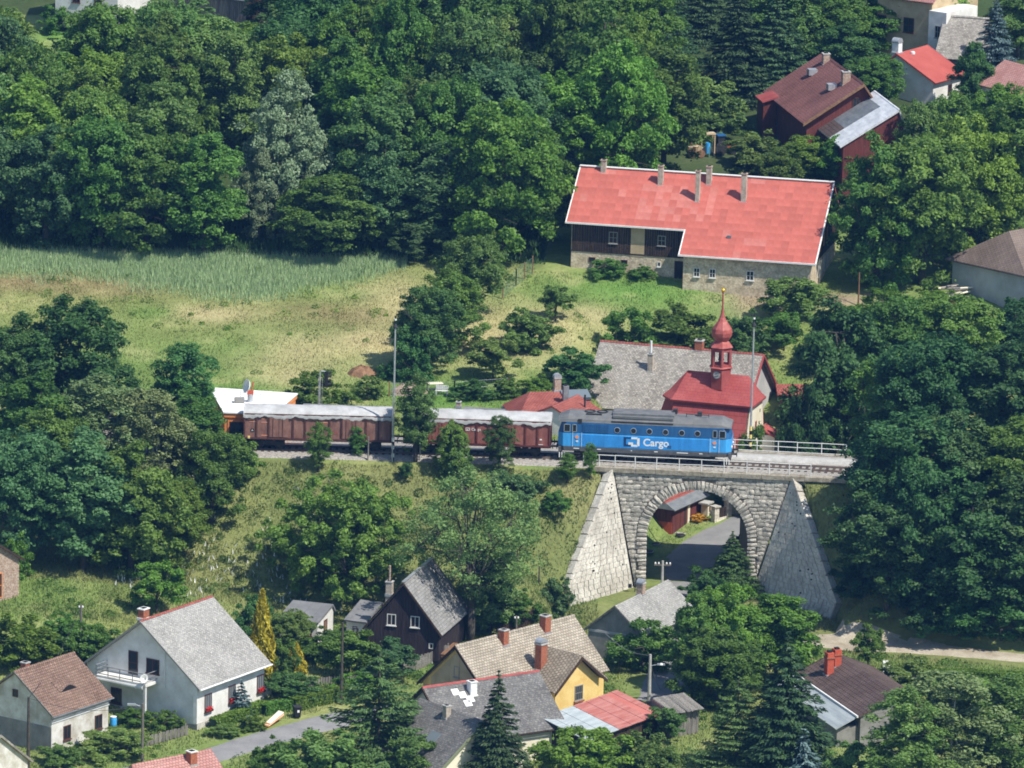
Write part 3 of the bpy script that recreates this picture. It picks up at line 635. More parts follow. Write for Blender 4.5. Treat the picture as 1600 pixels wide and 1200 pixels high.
MB().box(-2.95, 2.55, -.95, .95, 4.02, 4.3).build('roof_hatch', 'loco_roof', roof, bevel=.04)
MB().box(-2.9, 2.5, -1.36, -.97, 3.86, 4.12).build('roof_hatch', 'loco_roof', roof, bevel=.04)
for x in (-5.0, -3.9): MB().lathe([(.5, 0), (.5, .14), (.4, .16), (.38, .06)], 18, (x, -.1, 4.06)).build('fan', 'metal_dark', roof)
MB().box(-5.3, -3.9, -1.0, -.93, 4.02, 4.16).build('roof_rail', 'metal_dark', roof)
MB().box(2.35, 2.75, .2, .7, 4.2, 4.55).build('exhaust_stack', 'metal_dark', roof)
MB().box(4.55, 4.95, -.25, .25, 4.1, 4.5).build('horn_box', 'metal_dark', roof)
MB().path([(3.6, -.5, 4.35), (5.6, -.5, 4.33)], [.03, .03]).path([(3.6, -.5, 4.0), (3.6, -.5, 4.45)], [.03, .03]).path([(5.6, -.5, 4.0), (5.6, -.5, 4.45)], [.03, .03]).build('roof_handrail', 'metal_dark', roof)
MB().box(-3.0, 2.5, -1.5, -1.38, 3.5, 3.66).build('roof_louver', 'metal_dark', roof)
MB().box(-5.95, -5.6, -1.56, -1.3, 3.36, 3.72).build('side_vent', 'metal_dark', lo)
for y in (-HW - .012,):
    for x in (-2.45, -1.0, 0.42, 1.86, 3.3, 4.7):
        pw = MB().lathe([(.27, 0), (.27, .04), (.23, .05), (.225, .02)], 20, (0, 0, 0)).build('porthole', 'metal_zinc', lo); pw.location = (x, y + .03, 2.86); pw.rotation_euler = (math.pi / 2, 0, 0)
        pn = MB().lathe([(.225, 0.01), (.225, .035)], 20).build('pane', 'glass', pw)
    for x0, x1 in ((-7.2, -6.62), (-6.45, -6.05), (6.05, 6.45), (6.62, 7.2)):
        wf = MB(); z0, z1 = 2.52, 3.22
        wf.box(x0, x1, y - .03, y + .03, z0, z0 + .05).box(x0, x1, y - .03, y + .03, z1 - .05, z1).box(x0, x0 + .05, y - .03, y + .03, z0, z1).box(x1 - .05, x1, y - .03, y + .03, z0, z1)
        f_ = wf.build('cab_window', 'metal_zinc', lo); MB().box(x0 + .05, x1 - .05, y - .01, y + .02, z0 + .05, z1 - .05).build('pane', 'glass', f_)
    for x0, x1 in ((-5.55, -4.35), (-4.25, -3.2)):
        gm = MB()
        for q in range(7): gm.box(x0, x1, y - .02, y + .02, 2.55 + q * .11, 2.55 + q * .11 + .07)
        gm.build('side_grille', 'loco_dark', lo)
    for q in range(10): MB().box(-5.6, 5.75, y - .012, y + .02, 1.3 + q * .108, 1.3 + q * .108 + .045).build('side_rib', 'loco_light', body)
    for x in (-6.0, 6.25):
        d_ = MB().box(x - .32, x + .32, y - .02, y + .03, 1.25, 3.3).box(x - .32, x - .28, y - .03, y, 1.25, 3.3).box(x + .28, x + .32, y - .03, y, 1.25, 3.3)
        MB().path([(x - .4, y - .06, 1.2), (x - .4, y - .06, 2.5)], [.018, .018]).path([(x + .4, y - .06, 1.2), (x + .4, y - .06, 2.5)], [.018, .018]).build('handrail', 'rail_white', lo)
        for q in range(3): MB().box(x - .3, x + .3, y - .06, y + .2, .3 + q * .28, .34 + q * .28).build('step', 'metal_dark', lo)
        e = MB().lathe([(.17, 0), (.17, .02)], 16).build('emblem', 'emblem_orange', lo); e.location = (x - .02, y - .015, 2.08); e.rotation_euler = (math.pi / 2, 0, 0)
        MB().box(x - .1, x + .1, y - .03, y, 1.62, 1.74).build('plate', 'paint_white', lo)
for sgn in (-1, 1):                # ends
    x = sgn * (LH - .16)
    for y0, y1 in ((-1.0, -.08), (.08, 1.0)):
        wf = MB().hexa([(x - sgn * -.02, y0, 2.56), (x - sgn * -.02, y1, 2.56), (x + sgn * -.2, y1, 3.24), (x + sgn * -.2, y0, 3.24)], [(x + sgn * .1, y0, 2.56), (x + sgn * .1, y1, 2.56), (x + sgn * -.08, y1, 3.24), (x + sgn * -.08, y0, 3.24)]); wf.build('windshield', 'glass', lo)
    MB().box(x - .1, x + .16, -1.5, 1.5, .72, 1.15).build('buffer_beam', 'loco_frame', lo)
    for y in (-.88, .88):
        MB().tube((x, y, 1.0), (x + sgn * .62, y, 1.0), .1).tube((x + sgn * .62, y, 1.0), (x + sgn * .68, y, 1.0), .24, n=14).build('buffer', 'metal_dark', lo)
        hl = MB().tube((x, y, 1.62), (x + sgn * .24, y, 1.62), .15, n=14).build('headlight', 'paint_white', lo)
    MB().box(x, x + sgn * .35, -.15, .15, .85, 1.1).build('coupling', 'metal_dark', lo)
    for q in range(3): MB().tube((x - sgn * (.0 + q * .22), -1.45, .15), (x - sgn * (.0 + q * .22), -1.45, .62), .05).build('sand_pipe', 'rail_white', lo)
    MB().box(x - .05, x + .1, -1.35, 1.35, .25, .62).build('snow_plough', 'metal_dark', lo)
for x in (-4.6, 4.6): bogie(lo, x, 2.4, .5)
MB().box(-1.9, 1.9, -1.3, 1.3, .3, .85).build('fuel_tank', 'loco_frame', lo, bevel=.08)
for x, w_ in ((-2.6, .4), (2.5, .5), (3.0, .3), (-3.0, .25)): MB().box(x - w_ / 2, x + w_ / 2, -1.4, -1.0, .45, .8).build('equipment_box', 'underframe', lo)
for x, w_ in ((-6.3, .5), (-4.2, .35), (-1.2, .12), (.9, .3), (2.9, 1.0), (4.9, .3)): MB().box(x, x + w_, -HW - .022, -HW + .01, 1.0, 1.07).build('marking', 'paint_white', lo)
logo_cd(lo, -1.85, -HW - .014, 1.42, 0.86)
text_mesh('Cargo', 0.92, lo, (-.12, -HW - .02, 1.55), 'paint_white', bold=0.02)
MB().box(2.05, 2.4, -HW - .03, -HW + .02, 1.36, 1.66).build('access_panel', 'loco_dark', lo)
# ---- covered gondola wagons
def wagon(s, label, mat, rib, doors, marks):
    P, h = along(s); wg = thing('gondola_wagon', label, 'wagon', P, h, 'gondola wagons behind the locomotive')
    L, W = 6.5, 1.42
    b = MB().box(-L, L, -W, W, 1.1, 3.28); b.build('box_body', mat, wg)
    n = 12; xs = [-L + 2 * L * k / n for k in range(n + 1)]
    for x in xs:
        for y in (-W, W): MB().box(x - .07, x + .07, y - .09 if y < 0 else y, y if y < 0 else y + .09, 1.12, 3.24).build('side_post', rib, wg)
    for y in (-W, W):
        s_ = -1 if y < 0 else 1
        MB().box(-L - .02, L + .02, y + s_ * .0 - .06, y + s_ * .0 + .12 * s_ + .0, 3.2, 3.34).build('top_rail', rib, wg); MB().box(-L, L, y - .04 + s_ * .05, y + .04 + s_ * .05, 1.0, 1.16).build('side_sill', rib, wg)
    for x0 in doors:
        for k in (0, 1):
            d = MB().box(x0 + k * .86 + .02, x0 + k * .86 + .84, -W - .13, -W - .05, 1.22, 3.1).build('side_door', mat, wg)
            MB().box(x0 + k * .86 + .3, x0 + k * .86 + .36, -W - .16, -W - .12, 1.3, 2.9).build('latch_bar', rib, d)
    MB().box(-L - .1, L + .1, -1.2, 1.2, .85, 1.1).build('underframe', 'underframe', wg)
    for x in (-4.3, 4.3): bogie(wg, x, 1.8, .46)
    for sg in (-1, 1):
        for y in (-.88, .88): MB().tube((sg * L, y, 1.0), (sg * (L + .6), y, 1.0), .09).tube((sg * (L + .58), y, 1.0), (sg * (L + .63), y, 1.0), .23, n=12).build('buffer', 'metal_dark', wg)
        MB().box(sg * L - .06, sg * L + .06, -W, W, 1.1, 3.3).build('end_wall', rib, wg)
    # white tarpaulin, humped, its hem hanging in scallops
    nx, ny = 73, 13; V = []; rr = np.random.default_rng(int(s * 7) & 255)
    for i in range(nx):
        x = -L - .12 + (2 * L + .24) * i / (nx - 1); ph = (x + L) / 1.08
        hem = 3.2 - .14 - .13 * abs(math.sin(math.pi * ph / 2 + .5 * math.sin(i * .21))) - .05 * math.sin(i * 1.7) - .07 * math.sin(i * .37 + s)
        for j in range(ny):
            f = j / (ny - 1) * 2 - 1
            if abs(f) > .72: y = math.copysign(W + .14, f); z = 3.36 + (hem - 3.36) * (abs(f) - .72) / .28
            else: y = f / .72 * (W + .14); z = 3.36 + .5 * math.cos(f / .72 * math.pi / 2) ** .8 - .05 * abs(math.sin(math.pi * ph / 2 + .6)) * math.cos(f / .72 * 1.57)
            V.append((x, y, z + rr.normal(0, .012)))
    ii = np.arange(nx * ny).reshape(nx, ny); F = np.stack([ii[:-1, :-1], ii[1:, :-1], ii[1:, 1:], ii[:-1, 1:]], -1).reshape(-1, 4)
    me = npmesh('tarpaulin', V, F, 'tarp'); me.polygons.foreach_set('use_smooth', [True] * len(me.polygons)); inst('tarpaulin', me, wg)
    for sg in (-1, 1): MB().add([(sg * (L + .1), -W - .1, 3.05), (sg * (L + .1), W + .1, 3.05), (sg * (L + .1), W + .1, 3.38), (sg * (L + .1), .9, 3.72), (sg * (L + .1), 0, 3.84), (sg * (L + .1), -.9, 3.72), (sg * (L + .1), -W - .1, 3.38)], [tuple(range(7))]).build('tarpaulin_end', 'tarp', wg)
    for x, z, w_, h_, mt in marks: MB().box(x, x + w_, -W - .02, -W, z, z + h_).build('marking', mt, wg)
    MB().box(-L + .3, -L + .5, -W - .16, -W, 1.05, 1.25).build('hook', 'paint_yellow', wg)
    return wg
wagon(-17.2 - X0, 'brown gondola wagon under a white tarpaulin, farther from the locomotive', 'wagon_brown', 'wagon_rib', (-4.3, 2.2), [(-5.95, 1.62, .3, .3, 'paint_black'), (-5.87, 1.7, .13, .13, 'paint_white'), (-6.2, 2.75, .55, .09, 'emblem_orange'), (-6.1, 2.55, .7, .05, 'emblem_orange'), (-5.0, 2.8, .6, .05, 'emblem_orange'), (-5.0, 2.5, .55, .05, 'emblem_orange'), (-5.0, 1.3, .7, .07, 'emblem_orange'), (.1, 2.6, .8, .1, 'emblem_orange'), (1.4, 1.6, .4, .3, 'wagon_red')])
w2 = wagon(-2.95 - X0, 'red-brown gondola wagon under a white tarpaulin coupled next to the locomotive', 'wagon_red', 'wagon_ribred', (-4.3, 2.2), [(5.6, 1.62, .2, .12, 'paint_white'), (5.5, 1.2, .4, .05, 'paint_white')])
logo_cd(w2, -1.05, -1.42 - .014, 2.28, 0.26, 'paint_white'); text_mesh('Cargo', 0.34, w2, (-.5, -1.45, 2.3), 'paint_white', bold=.006)
# ================================================================== vegetation prototypes
def unit(v): return v / (np.linalg.norm(v, axis=-1, keepdims=True) + 1e-9)
def quads(P, N, a, w, rng, along=None):
    n = len(P); T = rng.normal(size=(n, 3)) if along is None else along + rng.normal(size=(n, 3)) * 0.25
    T = unit(T - N * np.sum(T * N, -1, keepdims=True)); B = np.cross(N, T)
    a = np.asarray(a).reshape(-1, 1); w = np.asarray(w).reshape(-1, 1)
    fold = N * a * 0.25
    V = np.stack([P - T * a - fold, P + B * w, P + T * a - fold, P - B * w], 1).reshape(-1, 3)
    return V, np.arange(4 * n).reshape(n, 4)
def rdir(n, rng, up=0.0):
    d = rng.normal(size=(n, 3)); d[:, 2] += up; return unit(d)
def broadleaf(name, seed, H=10., W=7., bottom=1.6, ncl=14, nleaf=30000, ls=0.125, cr=(0.2, 0.32), prof=0.9, droop=0.0, gaps=1.0, limbs=9, sub=17, sr=(.045, .085)):
    """a crown of lobes, each carrying many small sprays of leaves; gaps stay between them"""
    rng = np.random.default_rng(seed); hc = H - bottom; C = []; Rr = []
    tries = 0
    while len(C) < ncl and tries < 4000:
        tries += 1
        f = rng.uniform(0.06, 0.96); half = W / 2 * (math.sin(math.pi * min(1, f ** prof * 0.94 + 0.05)) ** 0.6) * rng.uniform(.82, 1.1)
        r = W * rng.uniform(*cr) * (0.8 + 0.35 * (1 - f)); a = rng.uniform(0, 6.283); q = rng.uniform(0.2, 1) ** 0.5 * max(0.05, half - r * 0.7)
        c = np.array((q * math.cos(a), q * math.sin(a), bottom + f * hc)); c[2] = min(c[2], H - r * 0.8)
        if all(np.linalg.norm((c - o) / (1, 1, 1.2)) > 0.42 * gaps * (r + s_) for o, s_ in zip(C, Rr)): C.append(c); Rr.append(r)
    C = np.array(C); Rr = np.array(Rr); S = []; SR = []; SD = []
    for c, r in zip(C, Rr):
        for _ in range(max(5, int(sub * (r / (W * .26)) ** 2))):
            d = rdir(1, rng, .3)[0]; S.append(c + d * r * rng.uniform(.72, 1.12) * np.array((1, 1, .95))); SR.append(W * rng.uniform(*sr)); SD.append(d)
    S = np.array(S); SR = np.array(SR); SD = np.array(SD); k = rng.choice(len(S), nleaf, p=SR ** 2 / np.sum(SR ** 2))
    d = rdir(nleaf, rng, 0.1); rad = SR[k] * rng.random(nleaf) ** 0.45 * (1 + .5 * (rng.random(nleaf) > .9))
    P = S[k] + d * rad[:, None] * np.array((1.15, 1.15, .8)); P[:, 2] -= np.hypot(d[:, 0], d[:, 1]) * rad * .35
    if droop: P[:, 2] -= droop * (np.hypot(P[:, 0], P[:, 1]) / W) ** 2 * H
    P[:, 2] = np.maximum(P[:, 2], 0.1)
    N = unit(SD[k] * 0.5 + d * .35 + rng.normal(size=(nleaf, 3)) * 0.5 + np.array((0, 0, 0.4)))
    sz = ls * rng.uniform(0.6, 1.45, nleaf)
    V, F = quads(P, N, sz, sz * 0.6, rng)
    lv = np.clip(0.5 + 0.16 * np.sin(k * 2.4) + rng.normal(0, 0.24, nleaf), 0, 1)
    crown = npmesh(name, V, F, 'leaf_green', lv=np.repeat(lv, 4))
    m = MB(); top = np.array((rng.uniform(-.3, .3), rng.uniform(-.3, .3), H * 0.82)); pts = [np.array((0, 0, -0.6)), np.array((rng.uniform(-.1, .1), 0, H * .2)), np.array((rng.uniform(-.25, .25), rng.uniform(-.2, .2), H * .5)), top]
    r0 = 0.022 * H; m.path(pts, [r0 * 1.25, r0, r0 * .62, r0 * .15], 8)
    for c, r in list(zip(C[np.argsort(-Rr)], np.sort(Rr)[::-1]))[:limbs]:
        b = pts[1] + (pts[2] - pts[1]) * rng.uniform(0, 1.2); mid = (b + c) / 2 + (0, 0, .1 * H * rng.random()); q_ = .5 if limbs > 20 else 1; m.path([b, mid, c], [r0 * .5 * q_, r0 * .34 * q_, r0 * .18 * q_], 5)
        for _ in range(4): m.path([c, c + rdir(1, rng, .3)[0] * r * .95], [r0 * .16, r0 * .04], 4)
    return crown, m.mesh(name + '_trunk', 'bark', True)
def conifer(name, seed, H=10., W=4.6, tiers=24, nbr=11, ls=0.2, droop=0.35, bottom=0.05, power=0.9, dens=22):
    rng = np.random.default_rng(seed); P = []; D = []; br = MB()
    for t in range(tiers):
        f = t / (tiers - 1); z = H * (bottom + (0.985 - bottom) * f); rad = W / 2 * (1 - f) ** power + 0.06 * W * (1 - f)
        for b in range(max(4, int(nbr * (1 - f * .55)))):
            a = rng.uniform(0, 6.283); L = rad * rng.uniform(0.7, 1.12) * (1 + .15 * math.sin(3 * a + seed)); d = np.array((math.cos(a), math.sin(a), 0))
            n = max(3, int(dens * L / 1.6)); u = rng.random(n) ** 0.6
            zz = z - droop * L * u + 0.3 * L * np.maximum(u - 0.72, 0) + rng.normal(0, .03 * H / 10, n); side = rng.normal(0, 0.16, n) * L * (0.25 + u * 0.6)
            p = np.stack([d[0] * L * u - d[1] * side, d[1] * L * u + d[0] * side, zz], 1); P.append(p); D.append(np.tile(d + (0, 0, -droop * 1.2), (n, 1)) + np.stack([-d[1] * side, d[0] * side, 0 * side], 1) * 1.2)
    P = np.concatenate(P); D = unit(np.concatenate(D)); n = len(P); N = unit(np.array((0, 0, 1)) + rng.normal(size=(n, 3)) * 0.45 + D * 0.35)
    sz = ls * rng.uniform(.7, 1.4, n); V, F = quads(P, N, sz * 1.25, sz * 0.42, rng, along=D)
    lv = np.clip(rng.normal(0.5, 0.26, n), 0, 1)
    return npmesh(name, V, F, 'needle_dark', lv=np.repeat(lv, 4)), MB().path([(0, 0, -.6), (0, 0, H * .5), (0, 0, H * .98)], [.02 * H, .013 * H, .003 * H], 7).mesh(name + '_trunk', 'bark', True)
def thuja(name, seed, H=10., W=3.2, n=9000, ls=.2):
    rng = np.random.default_rng(seed); f = rng.random(n) ** 1.35; a = rng.uniform(0, 6.283, n)
    prof = np.where(f < .18, .72 + .28 * f / .18, np.maximum(0, (1 - (f - .18) / .82)) ** .72); lump = 1 + .16 * np.sin(a * 5 + f * 21) + .1 * np.sin(a * 9 - f * 34)
    r = W / 2 * prof * lump * (0.72 + .3 * rng.random(n)) + .03; P = np.stack([r * np.cos(a), r * np.sin(a), f * H * .985 + .05], 1)
    out = np.stack([np.cos(a), np.sin(a), 0 * a], 1); N = unit(out + rng.normal(size=(n, 3)) * .5); D = unit(np.array((0, 0, 1.)) + out * .35)
    sz = ls * rng.uniform(.7, 1.4, n); V, F = quads(P, N, sz * 1.3, sz * .5, rng, along=D)
    return npmesh(name, V, F, 'needle_yellow', lv=np.repeat(np.clip(rng.normal(.5, .28, n), 0, 1), 4)), MB().path([(0, 0, -.6), (0, 0, H * .7)], [.02 * H, .005 * H], 6).mesh(name + '_trunk', 'bark')
PROTO = {}
for i in range(6): PROTO['broad%d' % i] = broadleaf('crown', 20 + i, 10, 7.4, 0.8 + .2 * i, 15 + 2 * i, 34000, .12, prof=.75 + .09 * i)
for i in range(3): PROTO['tall%d' % i] = broadleaf('crown', 40 + i, 10, 5.2, .8, 20, 26000, .115, cr=(.2, .32), prof=.95, sub=14, sr=(.06, .11))
for i in range(2): PROTO['birch%d' % i] = broadleaf('crown', 50 + i, 10, 5.0, 1.4, 24, 19000, .09, cr=(.16, .28), prof=1.0, droop=.12, sub=13, sr=(.05, .1))
PROTO['walnut'] = broadleaf('crown', 61, 10, 11.6, 1.0, 30, 50000, .135, cr=(.17, .25), prof=.8, limbs=14, sub=22, sr=(.03, .055))
PROTO['ash'] = broadleaf('crown', 62, 10, 8.6, 2.8, 38, 17000, .082, cr=(.1, .17), prof=.95, gaps=1.3, limbs=34, sub=5, sr=(.035, .07))
for i in range(2): PROTO['fruit%d' % i] = broadleaf('crown', 70 + i, 10, 9.5, 2.4, 16, 13000, .2, cr=(.16, .26), prof=.8, limbs=14, sub=10, sr=(.05, .09))
for i in range(4): PROTO['bush%d' % i] = broadleaf('crown', 80 + i, 10, 13, .2, 18, 16000, .24, cr=(.13, .24), prof=.6, limbs=8, sub=11, sr=(.04, .08))
PROTO['willow'] = broadleaf('crown', 98, 10, 7.5, .8, 18, 36000, .1, prof=.85, droop=.1)
for k_ in ('willow',): PROTO[k_][0].materials[0] = MATS['leaf_silver']
for i in range(2): PROTO['spruce%d' % i] = conifer('crown', 90 + i, 10, 4.6, 32, 16, .1, dens=80)
PROTO['pine'] = conifer('crown', 95, 10, 7.2, 18, 13, .12, .05, .12, .62, 70)
PROTO['smallspruce'] = conifer('crown', 96, 10, 7.0, 12, 11, .42, .25, .04, 1.0, 15)
PROTO['thuja'] = thuja('crown', 97)
def plant(kind, base, H, W, label, mat=None, name='tree', cat='tree', group=None, bark=None, rz=None):
    cm, tm = PROTO[kind]; b = np.asarray(base, float)
    t = thing(name, label, cat, (b[0], b[1], b[2]), random.uniform(0, 6.283) if rz is None else rz, group)
    sx = W / PW[kind]; sz = H / 10
    c = inst('crown', cm, t, scale=(sx, sx * random.uniform(.92, 1.05), sz), mat=mat); inst('trunk', tm, t, scale=(min(sx, sz), min(sx, sz), sz), mat=bark)
    return t
def _width(me):
    co = np.empty(len(me.vertices) * 3, np.float32); me.vertices.foreach_get('co', co); co = co.reshape(-1, 3); return float(np.percentile(co[:, 0], 99) - np.percentile(co[:, 0], 1))
PW = {k: _width(v[0]) for k, v in PROTO.items()}
def tree(kind, u, vb, vt, wpx, label, mat=None, name='broadleaf_tree', cat='tree', group=None, bark=None, y=None, sink=0.0):
    """base seen at pixel (u,vb) on the ground, top at row vt, crown wpx wide"""
    b = ground(u, vb) if y is None else None
    if b is None: b = at_y(u, vb, y); b[2] = gz(b[0], b[1]); vb = proj(b)[1]
    k = ppm(b); b[2] -= sink
    return plant(kind, b, (vb - vt) / k / .972, wpx / k, label, mat, name, cat, group, bark)
ORD = ['first', 'second', 'third', 'fourth', 'fifth', 'sixth', 'seventh', 'eighth', 'ninth', 'tenth', 'eleventh', 'twelfth', 'thirteenth', 'fourteenth', 'fifteenth', 'sixteenth', 'seventeenth', 'eighteenth', 'nineteenth', 'twentieth', 'twenty-first', 'twenty-second', 'twenty-third']
# ---------------- the wood above the meadow, row by row
def clear(x, y):
    u, v = proj((x, y, gz(x, y)))
    if u > 1050 and 110 < v < 330: return True          # yard of the brown house
    if u > 850 and v > 322: return True                 # farm and its garden
    if 40 < u < 190 and 30 < v < 150: return True     # small clearing with lawn
    return False
rf = random.Random(21); ROWS = ['front', 'second', 'third', 'fourth', 'fifth', 'sixth', 'seventh', 'rearmost']
for r_, (yy, hh) in enumerate(((61.5, 11.5), (68, 14), (76, 14.5), (85, 15), (95, 14.5), (106, 14), (119, 12.5), (131, 11))):
    x = -63.0 + rf.uniform(0, 3); row = []
    xmax = 3 if yy < 66 else (12 if yy < 72 else 46)
    while x < xmax:
        Y = yy + rf.uniform(-2, 2)
        if not clear(x, Y) and not (abs(x + 24.5) < 5.5 and 64 < Y < 82) and not (yy < 66 and (abs(x + 18.5) < 4.6 or abs(x + 24) < 3)): row.append((x, Y))
        x += rf.uniform(5.2, 7.6) * (0.85 if yy < 66 else 1)
    for i, (x, Y) in enumerate(row):
        u, v = proj((x, Y, gz(x, Y))); con = (1040 < u < 1210 and v < 190)
        H = hh * rf.uniform(.8, 1.2); W = rf.uniform(7.4, 10.8)
        lim = 86 if 60 < u < 165 else (36 if 300 < u < 400 else (12 if u < 290 else -200)); H = min(H, (v - lim) / ppm((x, Y, 0)) / .972)   # lawn and houses above stay in view
        if H < 3.2: continue
        W = min(W, H * 1.1)
        if con: kd, mt, nm, H, W = rf.choice(['spruce0', 'spruce1']), 'needle_dark', 'spruce_tree', H * 1.15, 6.0
        else: kd = rf.choice(['broad0', 'broad1', 'broad2', 'broad3', 'broad4', 'broad5', 'tall0', 'tall1', 'tall2']); mt = rf.choice(['leaf_green', 'leaf_green', 'leaf_dark', 'leaf_blue', 'leaf_bright', 'leaf_olive']); nm = 'broadleaf_tree'
        if kd.startswith('tall'): W *= .8
        where = 'above the reeds' if yy < 66 else 'of the wood behind the meadow'
        lab = ('spruce' if con else 'broadleaf tree') + ' in the %s row %s, %s from the left' % (ROWS[r_], where, ORD[min(i, 22)])
        plant(kd, (x, Y, gz(x, Y)), H, W, lab, mt, nm, 'tree', 'trees of the wood above the meadow')
tree('willow', 450, 345, 122, 150, 'silvery pale willow rising among the dark wood', None, 'willow_tree', y=66)
tree('willow', 405, 345, 235, 75, 'smaller silvery willow below the tall pale one in the wood', None, 'willow_tree', y=63.5)
tree('broad2', 510, 428, 275, 150, 'rounded bright green tree standing forward at the meadow edge', 'leaf_green', y=60)
tree('broad1', 785, 420, 165, 165, 'tall bright green tree left of the red-roofed farmhouse', 'leaf_bright', y=60)
tree('tall1', 850, 420, 215, 80, 'tall narrow tree against the left end of the farmhouse', 'leaf_green', y=66)
tree('broad0', 660, 425, 335, 95, 'low blue-green tree in the shade at the meadow edge', 'leaf_blue', y=60)
tree('broad3', 745, 422, 330, 70, 'low rounded tree between the tall bright tree and the shade', 'leaf_green', y=59)
# ---------------- hedgerow, orchard and gardens behind the track
tree('broad4', 738, 505, 372, 105, 'pear tree at the upper end of the hedgerow', 'leaf_olive', cat='tree')
tree('broad1', 700, 545, 425, 105, 'second tree of the hedgerow below the pear tree', 'leaf_green')
tree('broad2', 665, 580, 448, 105, 'third hedgerow tree, beside the lighting mast', 'leaf_dark')
tree('bush0', 640, 592, 510, 85, 'dense bush at the foot of the hedgerow by the lighting mast', 'leaf_dark', 'bush', 'bush')
tree('fruit0', 770, 592, 532, 62, 'small gnarled fruit tree alone on the dry slope', 'leaf_olive', 'fruit_tree')
tree('fruit1', 868, 502, 448, 55, 'fruit tree on the green slope below the farmhouse', 'leaf_olive', 'fruit_tree')
tree('bush1', 825, 548, 484, 85, 'scrubby bush in the middle of the dry slope', 'leaf_olive', 'bush', 'bush')
tree('bush2', 890, 600, 545, 90, 'dark bush left of the grey slate roof', 'leaf_dark', 'bush', 'bush')
tree('bush3', 985, 545, 480, 100, 'bush behind the left end of the grey slate roof', 'leaf_green', 'bush', 'bush', y=40)
tree('fruit0', 1062, 545, 486, 95, 'fruit tree behind the middle of the grey slate roof', 'leaf_green', 'fruit_tree', y=40)
tree('bush1', 1155, 535, 486, 90, 'bush just right of the onion dome', 'leaf_dark', 'bush', 'bush', y=41)
tree('fruit1', 1240, 508, 435, 95, 'light green fruit tree below the right end of the farmhouse', 'leaf_olive', 'fruit_tree')
tree('fruit0', 1225, 548, 490, 55, 'young tree on the slope right of the mast', 'leaf_green', 'fruit_tree')
tree('bush2', 500, 648, 578, 88, 'rounded bush behind the railway signal', 'leaf_green', 'bush', 'bush', y=18)
tree('bush3', 740, 622, 594, 60, 'low juniper in the garden behind the wagons', 'leaf_dark', 'bush', 'bush')
tree('bush0', 790, 620, 592, 50, 'garden shrub left of the red-tiled house', 'leaf_green', 'bush', 'bush')
tree('bush1', 838, 616, 586, 50, 'shrub behind the red-tiled house chimney', 'leaf_bright', 'bush', 'bush')
tree('bush2', 575, 625, 588, 46, 'thin shrub by the garden fence near the mast', 'leaf_olive', 'bush', 'bush')
tree('bush3', 950, 432, 405, 60, 'nettles and low bush against the farmhouse wall', 'leaf_green', 'bush', 'bush')
tree('bush1', 1000, 436, 416, 40, 'small shrub under the farmhouse pilaster', 'leaf_green', 'bush', 'bush')
# ---------------- trees round the upper houses on the right
for a in (('broad0', 1368, 448, 225, 130, 'broad tree against the right gable of the farmhouse', 'leaf_green'), ('broad3', 1440, 445, 215, 160, 'large tree right of the farmhouse, in the middle of its group', 'leaf_green'),
          ('broad1', 1510, 420, 190, 150, 'tall tree behind the brown-roofed house at the edge', 'leaf_bright'), ('tall0', 1580, 400, 160, 130, 'tall tree at the right edge above the brown roof', 'leaf_green'),
          ('broad2', 1260, 292, 215, 110, 'leafy tree in front of the maroon house', 'leaf_bright'), ('broad4', 1440, 330, 165, 90, 'grey-green tree beside the tin annex roof', 'leaf_olive'),
          ('broad2', 1480, 330, 150, 110, 'tree below the small bright red roof', 'leaf_green'), ('broad0', 1320, 140, 40, 110, 'tree behind the maroon roof', 'leaf_dark'), ('broad3', 1370, 170, 90, 80, 'tree between the maroon roof and the bright red roof', 'leaf_green'),
          ('tall1', 1520, 185, 70, 62, 'dark tree in front of the grey shingled house', 'leaf_dark'), ('broad1', 1560, 250, 135, 110, 'tree at the right edge below the spruce', 'leaf_bright'), ('broad4', 1290, 90, -10, 130, 'tree at the top beside the spruces', 'leaf_green'),
          ('broad0', 1390, 75, -10, 110, 'tree left of the beige house', 'leaf_green'), ('tall2', 1590, 90, -30, 80, 'tree in the upper right corner', 'leaf_olive'), ('broad1', 1215, 330, 235, 70, 'tree between the farmhouse roof and the maroon house', 'leaf_green')):
    tree(*a)
tree('broad2', 1318, 305, 212, 100, 'leafy tree close before the tin annex', 'leaf_bright'); tree('spruce0', 1552, 140, -5, 80, 'blue spruce in front of the grey shingled house', 'needle_blue', 'spruce_tree')
tree('spruce1', 1210, 150, -20, 110, 'tall dark spruce behind the maroon house', 'needle_dark', 'spruce_tree', y=112)
tree('spruce0', 1150, 150, -30, 110, 'tall dark spruce at the edge of the wood near the junk heap', 'needle_dark', 'spruce_tree', y=110)
tree('bush0', 1120, 215, 150, 110, 'light bush above the junk heap', 'leaf_olive', 'bush', 'bush'); tree('bush1', 1180, 262, 205, 90, 'bush beside the junk heap', 'leaf_olive', 'bush', 'bush')
tree('bush2', 1085, 200, 120, 130, 'pale green bush at the wood edge above the farmhouse', 'leaf_olive', 'bush', 'bush')
